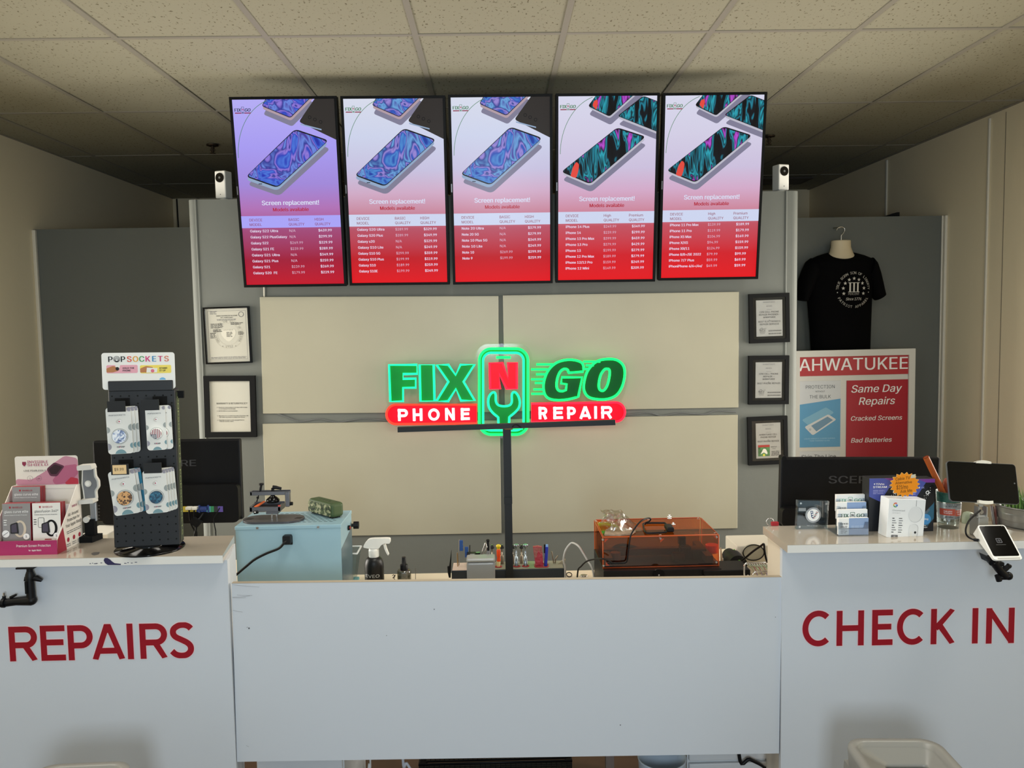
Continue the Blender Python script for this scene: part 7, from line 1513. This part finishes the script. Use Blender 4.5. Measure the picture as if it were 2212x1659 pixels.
# dark streaming boxes
m_tv, m_tvb = mat('box_black', '17191e', .4), mat('box_indigo', '4a55a0', .4)
def stream(corn, Yb, side, lb):
    Mt, w, h = px4(*corn, Yb, None, 0); Mt.translation.z = ZK
    t = thing('streaming_box', Mt @ Vector((w/2, .02, 0)), lb, 'box', 'dark streaming boxes on the counter')
    b = MB(Mt); b.box(0, w, .0006, .05, 0, h, m_tv, .0006, 1); b.build('carton', t)
    b = MB(Mt); b.rect(.0004, .0004, w-.0004, h-.0004, 0, m_tv); y = -.0003
    b.prism([(.0004, h*.66), (w*.34, h*.56), (w*.72, h*.93), (w*.74, h), (.0004, h)], y, y, m_tvb); b.prism([(w*.45, h), (w*.74, h*.93), (w, h*.93), (w, h)], y-.0001, y-.0001, mat('box_purple', '7a3e94', .4))
    b.text('TiVo', w*.20, h*.875, h*.035, WHI, y-.0003, w=w*.26, bold=.04); b.text('STREAM', w*.12, h*.82, h*.035, WHI, y-.0003, w=w*.42, bold=.04); b.text('4K', w*.58, h*.82, h*.035, mat('box_lilac', '9a9cd0', .5), y-.0003, bold=.02)
    b.disc(w*.16, h*.895, h*.012, y-.0003, WHI, 10); b.lines(w*.12, h*.70, w*.50, h*.79, 3, mat('box_lilac', '9a9cd0'), y-.0003, .4, .3)
    b.prism(rpoly([(w*.42, h*.52), (w*.92, h*.90), (w*.999, h*.86), (w*.999, h*.55), (w*.6, h*.30)], .006), y-.0002, y-.0002, mat('remote_black', '0e0f12', .3)); b.prism([(w*.5, h*.28), (w*.999, h*.62), (w*.999, h*.25), (w*.8, h*.1)], y-.0001, y-.0001, mat('box_teal', '2c6078', .4))
    for i in range(7):
        for j in range(3): b.disc(w*(.5+.06*i), h*(.50+.05*i-.045*j+.03), .0011, y-.0004, WHI, 6)
    b.ring([(w*.78+.006*math.cos(q*PI/8), h*.74+.006*math.sin(q*PI/8)) for q in range(16)], [(w*.78+.0035*math.cos(q*PI/8), h*.74+.0035*math.sin(q*PI/8)) for q in range(16)], y-.0004, y-.0004, WHI)
    b.prism(rpoly([(w*.70, h*.36), (w*.82, h*.44), (w*.88, h*.42), (w*.76, h*.33)], .002), y-.0005, y-.0005, mat('dongle_grey', '5c6874', .4))
    b.disc(w*.74, h*.235, w*.17, y-.0004, mat('sling_blue', '4a94cc', .4), 24); b.text('sling', w*.74, h*.225, h*.035, WHI, y-.0007, al='c', bold=.03)
    b.text('Hey', w*.72, h*.11, h*.022, WHI, y-.0005, al='c', bold=.03); b.text('Google', w*.72, h*.075, h*.022, WHI, y-.0005, al='c', bold=.03)
    b.build('front_print', t); return t
YSb = base4(1000, 726).y
stream(((1874.5, 1034), (1946, 1032.5), (1879, 1148), (1950, 1147)), YSb, 0, 'dark streaming box with indigo corner, between the card holder and the orange starburst')
stream(((1947, 1033), (2018.2, 1032.5), (1950, 1147), (2017.6, 1146)), YSb-.012, 0, 'dark streaming box half hidden behind the small white box, next to the drinking glass')
# white streaming dongle box
Yg = base4(1230, 772).y
Mg, w, h = px4(*pk(K4, (1070, 450), (1383, 455), (1080, 768), (1380, 778)), Yg, None, .008); Mg.translation.z = ZK
t = thing('white_product_box', Mg @ Vector((w/2, .03, 0)), 'small white product box with a coloured G, under the orange starburst', 'box')
m_wb = mat('box_bright_white', 'eef0f0', .3)
b = MB(Mg); b.box(0, w, .0006, .05, 0, h, m_wb, .001, 1); b.build('carton', t)
b = MB(Mg); b.rect(.0006, .0006, w-.0006, h-.0006, 0, m_wb); y = -.0003
cx, cz, r_ = w*.18, h*.845, w*.062
for a0, a1, m in ((45, 140, 'd8463a'), (140, 200, 'e6b030'), (200, 305, '3a9a52'), (305, 360, '3f74d0')):
    q = arc(cx, cz, r_, r_, a0, a1, 8); q2 = arc(cx, cz, r_*.58, r_*.58, a1, a0, 8); b.prism(q+q2, y, y, ink(m))
b.rect(cx, cz-r_*.2, cx+r_*.98, cz+r_*.2, y-.0002, ink('3f74d0'))
b.text('Chromecast', w*.11, h*.685, h*.04, mat('print_mid_grey', '8c8e90', .6), y, w=w*.34); b.text('with Google TV', w*.11, h*.63, h*.02, mat('print_mid_grey', '8c8e90'), y, w=w*.22)
dg = mat('dongle_shadow', 'c2c4c6', .5); dw = mat('dongle_white', 'e2e4e4', .4)
b.stroke([(w*.745, h*.98), (w*.745, h*.82)], .0012, y, INKG); b.prism([(w*.745+w*.19*math.cos(2*PI*i/32), h*.61+h*.205*math.sin(2*PI*i/32)) for i in range(32)], y-.0001, y-.0001, dg); b.prism([(w*.735+w*.18*math.cos(2*PI*i/32), h*.615+h*.2*math.sin(2*PI*i/32)) for i in range(32)], y-.0004, y-.0004, dw)
b.prism(rrect(w*.60, h*.002, w*.845, h*.36, .012), y-.0001, y-.0001, dg); b.prism(rrect(w*.59, h*.002, w*.825, h*.355, .012), y-.0004, y-.0004, dw)
for x, z, m in ((.655, .14, PAPER), (.765, .145, DGR), (.66, .06, PAPER), (.765, .06, PAPER)): b.disc(w*x, h*z, w*.032, y-.0007, m, 14)
lg_ = [INK, INKG, mat('print_mid_grey', '8c8e90'), INK, INKG, INKG, INK]
for i in range(7):
    z = h*(.50-.06*i); b.rect(w*.12, z-h*.010, w*(.12+.06+.03*(i % 3)), z+h*.010, y, lg_[i]); b.rect(w*.30, z-h*.009, w*(.30+.09+.02*(i % 2)), z+h*.009, y, lg_[6-i])
b.prism(rrect(w*.12, h*.006, w*.305, h*.07, .002), y, y, INKG); b.text('HD', w*.21, h*.02, h*.03, WHI, y-.0003, al='c')
b.build('front_print', t)
# orange starburst card
f = pl(Mg); cx, cz = f(*K4(1222, 338)); rx = .0355*1.36; rz_ = .0355*1.08
Mst = Mg @ Matrix.Translation((0, .004, 0))
po = [];
for i in range(36):
    a = 2*PI*i/36+.09; k_ = 1 if i % 2 == 0 else .82; po.append((cx+rx*k_*math.cos(a), max(cz+rz_*k_*math.sin(a), h+.0005)))
t = thing('starburst_card', Mst @ Vector((cx, 0, h)), 'orange starburst card with handwritten offer standing on the small white box', 'price card')
b = MB(Mst); b.prism(po, 0, .0006, mat('starburst_edge', 'f0c070', .6)); b.prism([(cx+(x-cx)*.965, cz+(z-cz)*.965 if z > h+.001 else z) for x, z in po], -.0003, -.0003, mat('starburst_orange', 'f2920c', .55))
hk = mat('marker_ink', '3a2410', .7)
for s_, x, z, wd_, hh, ro in (('Cable TV', -.030, .0115, .046, .0085, .13), ('Alternative', -.030, .000, .052, .0082, .10), ('$25/mo', -.025, -.0150, .036, .0115, .10), ('Ask Me', -.012, -.0255, .037, .0085, .14)): b.text(s_, cx+x, cz+z, hh, hk, -.0006, w=wd_, shear=.1, rot=ro)
b.build('card', t)
x, z = f(*K4(1290, 268)); b = MB(Mst); b.prism([(x-.007, z-.006), (x+.008, z-.004), (x+.008, z+.007), (x-.006, z+.004)], -.0006, -.0006, mat('clear_tape', 'cfcab4', .3)); b.build('tape', t)
# drinking glass with newspaper print, orange straw
gb = base4(1578, 700); gY = gb.y-.0; gY = aZ(*K4(1578, 690), ZK).y
k = .25859*gY/F; gx = aY(*K4(1578, 690), gY).x
t = thing('drinking_glass', (gx, gY, ZK), 'pint glass printed with green and red newspaper bands, left of the tablet', 'glass')
zt_ = aY(*K4(1578, 385), gY).z
m_gl = clear('glass', 'e6ecec', .14, .02)
b = MB(); b.lathe([(82*k, 0), (85*k, .004), (104*k, zt_-ZK), (99*k, zt_-ZK), (80*k, .014), (.0001, .012)], m_gl, (gx, gY, ZK), 40); g_ = b.build('tumbler', t)
b = MB(); hh = zt_-ZK; zl = lambda y: aY(*K4(1578, y), gY).z-ZK; rad = lambda z: (85+19*z/hh)*k+.0006
def band(y0_, y1_, m, a0=-PI, a1=0, gr=0):
    vs = []; n = 32
    for z in (zl(y1_), zl(y0_)):
        for i in range(n+1): a = a0+(a1-a0)*i/n; vs.append((gx+(rad(z)+gr)*math.cos(a), gY+(rad(z)+gr)*math.sin(a), ZK+z))
    b.add(vs, [(i, i+1, n+2+i, n+1+i) for i in range(n)], m)
band(390, 468, mat('label_dark_green', '2f5c50', .4, noise=(70, .35))); band(475, 605, frost('print_film', 'b8bcbc', .55)); band(520, 575, mat('label_red', 'b2503e', .4), -PI*.9, -PI*.48, .0003); band(530, 580, mat('label_red', ''), -PI*.47, -PI*.05, .0003)
b.build('printed_band', g_)
b = MB()
def wraptext(s_, ac, y_, hh_, m, wd_):
    c2 = MB(); c2.text(s_, 0, 0, hh_, m, 0, w=wd_, al='c', bold=.02); z0 = zl(y_); r_ = rad(z0)+.0008
    b.add([(gx+r_*math.cos(ac+p.x/r_), gY+r_*math.sin(ac+p.x/r_), ZK+z0+p.z) for p in c2.v], c2.f, m)
for s_, a, y_, m, wd_ in (('THE WORST', -1.05, 535, WHI, .022), ('CAR SALE', -1.05, 552, WHI, .022), ('Page 7', -1.05, 570, WHI, .016), ('Deals galore', -2.1, 545, WHI, .024), ('for everyone', -2.1, 560, WHI, .024), ('DAILY NEWS', -1.5, 490, INK, .05), ('LOCAL PRESS REPORT', -1.9, 505, INK, .04), ('EXTRA', -1.2, 600, INK, .02), ('late edition', -2.0, 592, INK, .022)): wraptext(s_, a, y_, .0042, m, wd_)
b.build('print', g_)
b = MB(); b.ball((gx-.004, gY+.004, zl(330)+ZK), .0, BLK) if 0 else None
q = aY(*K4(1560, 320), gY+.004); b = MB(); b.lathe([(.0001, -.05), (.016, -.04), (.0195, -.015), (.019, .008), (.013, .020), (.004, .0235)], mat('brown_translucent', '8c4a38', .25), (gx+.002, gY+.004, zt_+.016), 24); one(b, 'brown_ball', 'brown rounded plastic ball sitting in the printed pint glass', 'ball')
A_, B_ = aY(*K4(1392, 105), gY-.004), aY(*K4(1520, 372), gY-.004); D_ = (B_-A_)*.18; m_st_ = mat('orange_silicone', 'a04c18', .5)
b = MB(); b.tube([A_, A_.lerp(B_, .5), B_+D_], [25*k, 25*k, 24*k], m_st_, 16, caps=False); b.tube([A_, A_+(B_-A_)*.05], 19*k, mat('orange_inner', '7c3410', .6), 14); b.tube([(A_-(B_-A_)*.002), A_+(B_-A_)*.015], [25*k, 25*k], m_st_, 16, caps=False)
one(b, 'drinking_straw', 'thick orange silicone straw leaning out of the printed pint glass', 'straw')
# tablet on its holder
YT2 = 2.462
Mt, w, h = px4(*pk(K4, (1576, 141), (2150, 165), (1581, 470), (2165, 505)), YT2+.03, YT2-.01)
t = thing('tablet', Mt @ Vector((w/2, .004, 0)), 'black tablet held upright in a white clamp stand, at the right end of the counter', 'tablet')
b = MB(Mt); b.prism(rrect(0, 0, w, h, .010, 6), .0, .007, mat('tablet_case', '6e7074', .35, .6)); b.build('casing', t)
b = MB(Mt); b.prism(rrect(.0012, .0012, w-.0012, h-.0012, .009, 6), -.0006, -.0001, mat('tablet_screen', '020203', .08, spec=.3)); f = pl(Mt); b.build('screen', t)
b = MB(Mt); x, z = f(*K4(2132, 326)); b.disc(x, z, .0022, -.0009, mat('lens_glint', '777c80'), 12); b.build('camera_lens', t)
t = thing('tablet_stand', (aY(*K4(1848, 655), YT2+.04).x, YT2+.05, ZK), 'white and silver clamp stand holding the black tablet', 'tablet stand')
for q, nm in (((1805, 126, 1930, 158), 'clamp_jaw'), ((1818, 480, 1940, 520), 'clamp_jaw')):
    x0, z1 = f(*K4(q[0], q[1])); x1, z0 = f(*K4(q[2], q[3])); b = MB(Mt)
    up = q[1] < 200
    n = 8; o_ = [(x0+(x1-x0)*i/n, (h if up else 0)+(.001 if up else -.001)+(.003*math.sin(PI*i/n) if up else -.0*math.sin(PI*i/n))) for i in range(n+1)]
    if up: b.box(x0, x1, -.006, -.0012, h-.003, h+.002, mat('clamp_cream', 'e6e2d4', .4)); b.prism([(x0, h+.0006), (x1, h+.0006)]+[(x1-(x1-x0)*i/n, h+.003+.003*math.sin(PI*i/n)) for i in range(n+1)], -.006, .012, mat('clamp_cream', 'e6e2d4', .4))
    else: b.prism([(x0, .006), (x0+(x1-x0)*.3, .0045), (x0+(x1-x0)*.7, .0045), (x1, .006), (x1, -.001), (x0, -.001)], -.012, -.0012, mat('clamp_cream', 'e6e2d4', .4)); b.prism([(x0, -.0006), (x1, -.0006)]+[(x1-(x1-x0)*i/n, -.003-.002*math.sin(PI*i/n)) for i in range(n+1)], -.012, .012, mat('clamp_cream', 'e6e2d4', .4))
    b.build(nm, t)
b = MB(Mt); x0, _ = f(*K4(1822, 520)); x1, _ = f(*K4(1915, 520)); b.box((x0+x1)/2-.006, (x0+x1)/2+.006, .0085, .0135, -.01, h+.002, mat('stand_silver', 'b8b8b6', .3, .7)); b.build('back_rail', t)
Sv = mat('stand_silver', 'b8b8b6')
a, c_ = aY(*K4(1812, 600), YT2), aY(*K4(1890, 515), YT2); b = MB(); b.box(a.x, a.x+.003, YT2-.012, YT2+.012, a.z, c_.z, Sv); b.box(c_.x-.003, c_.x, YT2-.012, YT2+.012, a.z, c_.z, Sv); b.box(a.x, c_.x, YT2-.003, YT2+.012, a.z-.003, a.z+.004, Sv); b.tube([((a.x+c_.x)/2-.004, YT2-.012, (a.z+c_.z)/2), ((a.x+c_.x)/2-.004, YT2+.0, (a.z+c_.z)/2)], .006, STL, 12); b.build('neck', t)
a, c_ = aY(*K4(1800, 655), YT2+.02), aY(*K4(1888, 595), YT2+.02); b = MB(); b.box(a.x, c_.x, YT2+.0, YT2+.05, ZK, c_.z, mat('stand_white', '9c9c98', .35, .4), .003); b.build('foot', t)
# card terminal hanging over the counter edge on a clamp arm
Mk, w, h = px4((2116.5, 1134.5), (2179.5, 1135), (2141, 1210), (2200.5, 1207), 2.40, 2.312)
t = thing('card_terminal', Mk @ Vector((w/2, .01, 0)), 'white card terminal with black screen tilted over the edge of the CHECK IN counter', 'card terminal')
b = MB(Mk)
fp = rrect(0, 0, w, h, .008, 5); nn = len(fp)
bk_ = [(x*.9+w*.05, y) for x, y in fp]
vs = [(x, 0, z) for x, z in fp]+[(x, .010+.026*(z/h), z) for x, z in bk_]
vs = [(x, 0, z) for x, z in fp]+[(x, .006+.006*0+.030*(z/h), z) for x, z in fp]
b.add(vs, [tuple(range(nn)), tuple(range(nn, 2*nn))[::-1]]+[(i, i+nn, (i+1) % nn+nn, (i+1) % nn) for i in range(nn)], mat('terminal_white', 'eceae2', .3)); b.build('body', t)
b = MB(Mk); b.prism(rrect(.004, h*.10, w-.004, h-.003, .005, 5), -.0006, 0, mat('tablet_screen', ''));
g0 = glow('terminal_icon', '8a8a8a', .8); cx, cz = w*.50, h*.54
b.ring(rrect(cx-.0075, cz-.0075, cx+.0075, cz+.0075, .002, 4), rrect(cx-.006, cz-.006, cx+.006, cz+.006, .0015, 4), -.0009, -.0009, g0); b.ring(rrect(cx-.003, cz-.003, cx+.003, cz+.003, .0008, 2), rrect(cx-.0018, cz-.0018, cx+.0018, cz+.0018, .0005, 2), -.0009, -.0009, g0); b.rect(cx-.014, cz-.0145, cx+.014, cz-.0135, -.0009, mat('icon_dim', '5a5a5a', .5)); b.disc(w*.86, h*.955, .0013, -.0009, mat('lens_glint', ''), 8); b.rect(w*.1, h*.955, w*.25, h*.965, -.0009, mat('icon_dim', '')); b.build('screen', t)
b = MB(Mk); b.box(w*.15, w*.92, -.0012, .002, h*.025, h*.055, mat('slot_grey', 'b4b2aa', .4)); b.box(w-.001, w+.002, .004, .010, h*.55, h*.82, mat('terminal_white', '')); b.build('card_slot', t)
P = [aY(*K4(x, y), Y) for x, y, Y in ((1848, 552, YT2-.02), (1800, 590, YT2-.03), (1752, 640, YT2-.04), (1727, 700, YT2-.055), (1728, 745, YT2-.06), (1748, 775, YT2-.055), (1790, 795, YT2-.07), (1832, 800, YT2-.075))]
b = MB(); b.tube(cr(P, 6), .0025, BLK, 8); b.tube([P[-2], P[-1]], .0042, BLK, 10); one(b, 'charging_cable', 'black cable running from the tablet stand into the card terminal', 'cable')
t = thing('clamp_arm', aY(*K4(1915, 950), 2.43), 'black articulated clamp arm under the card terminal on the CHECK IN counter', 'clamp arm', 'black clamp arms')
A4 = lambda x, y, Y=2.37: aY(*K4(x, y), Y)
b = MB(); q = [A4(x, y, 2.40) for x, y in ((1885, 925), (1935, 945), (1945, 985), (1905, 980))]; b.prism([(p.x, p.z) for p in q], 2.375, 2.43, BLK); b.tube([A4(1915, 950, 2.40), A4(1950, 990, 2.37)], .010, BLK, 10); b.build('mount_plate', t)
b = MB(); b.tube([A4(1965, 985), A4(2000, 1040), A4(2060, 1105)], [.0125, .011, .012], BLK, 12); b.box(A4(1948, 1000).x, A4(2035, 1000).x, 2.36, 2.38, A4(1948, 1015).z, A4(1948, 980).z, BLK, .003); b.build('upper_arm', t)
b = MB(); b.tube([A4(2020, 1060), A4(2060, 1035), A4(2092, 1012)], [.009, .008, .006], BLK, 8); b.tube([A4(2072, 1008), A4(2098, 1022)], .006, BLK, 8); b.build('lever', t)
b = MB(); b.tube([A4(2085, 1100), A4(2050, 1105), A4(2005, 1112)], [.011, .009, .007], BLK, 10); b.ball(tuple(A4(2082, 1098)), .012, BLK); b.tube([A4(1990, 1092), A4(2005, 1140)], .008, BLK, 10); b.build('lower_arm', t)
# pale bottle, sticks, potted grass
bY = Rb.y-.03; q = aZ(*K4(1740, 655), ZK); a, c_ = aY(*K4(1697, 655), q.y), aY(*K4(1792, 562), q.y); b = MB(); r_ = (c_.x-a.x)/2
b.lathe([(r_*.95, 0), (r_, .004), (r_, c_.z-ZK-.014), (r_*.8, c_.z-ZK-.003), (r_*.4, c_.z-ZK)], frost('pale_green_plastic', 'b4c0a8', .3), (a.x+r_, q.y, ZK), 28); one(b, 'pale_bottle', 'pale green translucent bottle behind the tablet stand', 'bottle')
pY = 2.60; px_ = aZ(2230, 1150, ZK); pr = .094
pc = aY(2224, 1100, pY); lft = aY(2157, 1090, pY).x; pr = pc.x-lft; zr = aY(2180, 1090, pY).z-ZK
t = thing('plant_pot', (pc.x, pY, ZK), 'galvanised metal pot of green grass, cut off by the right edge, beside the tablet', 'potted plant')
b = MB(); R_ = [(pr*.86, 0), (pr*.87, .004)]
for i in range(1, 24):
    z = zr*i/24; R_.append((pr*(.87+.11*i/24)+(.0012 if i in (9, 11, 13, 15) else 0), z))
R_ += [(pr, zr-.004), (pr*1.015, zr), (pr*.98, zr+.001), (pr*.93, zr-.02), (.001, zr-.025)]
b.lathe(R_, mat('galvanised', '9a9c9a', .32, .85, noise=(22, .12)), (pc.x, pY, ZK), 48); b.build('pot', t)
b = MB(); mg = [mat('grass_dark', '35562a', .5), mat('grass_mid', '4f7838', .5), mat('grass_light', '789a4c', .5)]
for i in range(260):
    a = random.uniform(0, 2*PI); r_ = pr*.88*math.sqrt(random.random()); h_ = random.uniform(.05, .085); ln = random.uniform(.0, .04); th = a+random.uniform(-.6, .6)
    p = Vector((pc.x+r_*math.cos(a), pY+r_*math.sin(a), ZK+zr-.022)); d_ = Vector((math.cos(th), math.sin(th), 0)); n_ = Vector((-d_.y, d_.x, 0)); ww = .0028
    pts = [p, p+Vector((0, 0, h_*.5))+d_*ln*.25, p+Vector((0, 0, h_))+d_*ln]
    b.add([pts[0]-n_*ww*.7, pts[0]+n_*ww*.7, pts[1]+n_*ww*.6, pts[1]-n_*ww*.6, pts[2]], [(0, 1, 2, 3), (3, 2, 4)], mg[i % 3])
b.build('grass', t, 'stuff')
t_b = MB(); sb = aZ(*K4(1965, 665), ZK)
sY = sb.y
for i in range(12):
    x = 1945+random.uniform(0, 45); p = aY(*K4(x, 655), sY+random.uniform(-.006, .006)); p.z = ZK; q = aY(*K4(x-12+random.uniform(-14, 10), 505+random.uniform(0, 20)), sY); t_b.tube([p, q], .0016, mat(('stick_brown', 'stick_silver')[i % 2], ('6a3c34', '8e8a84')[i % 2], .5), 6)
one(t_b, 'stick_bundle', 'bundle of thin brown and silver sticks between tablet stand and pot', 'sticks')['kind'] = 'stuff'
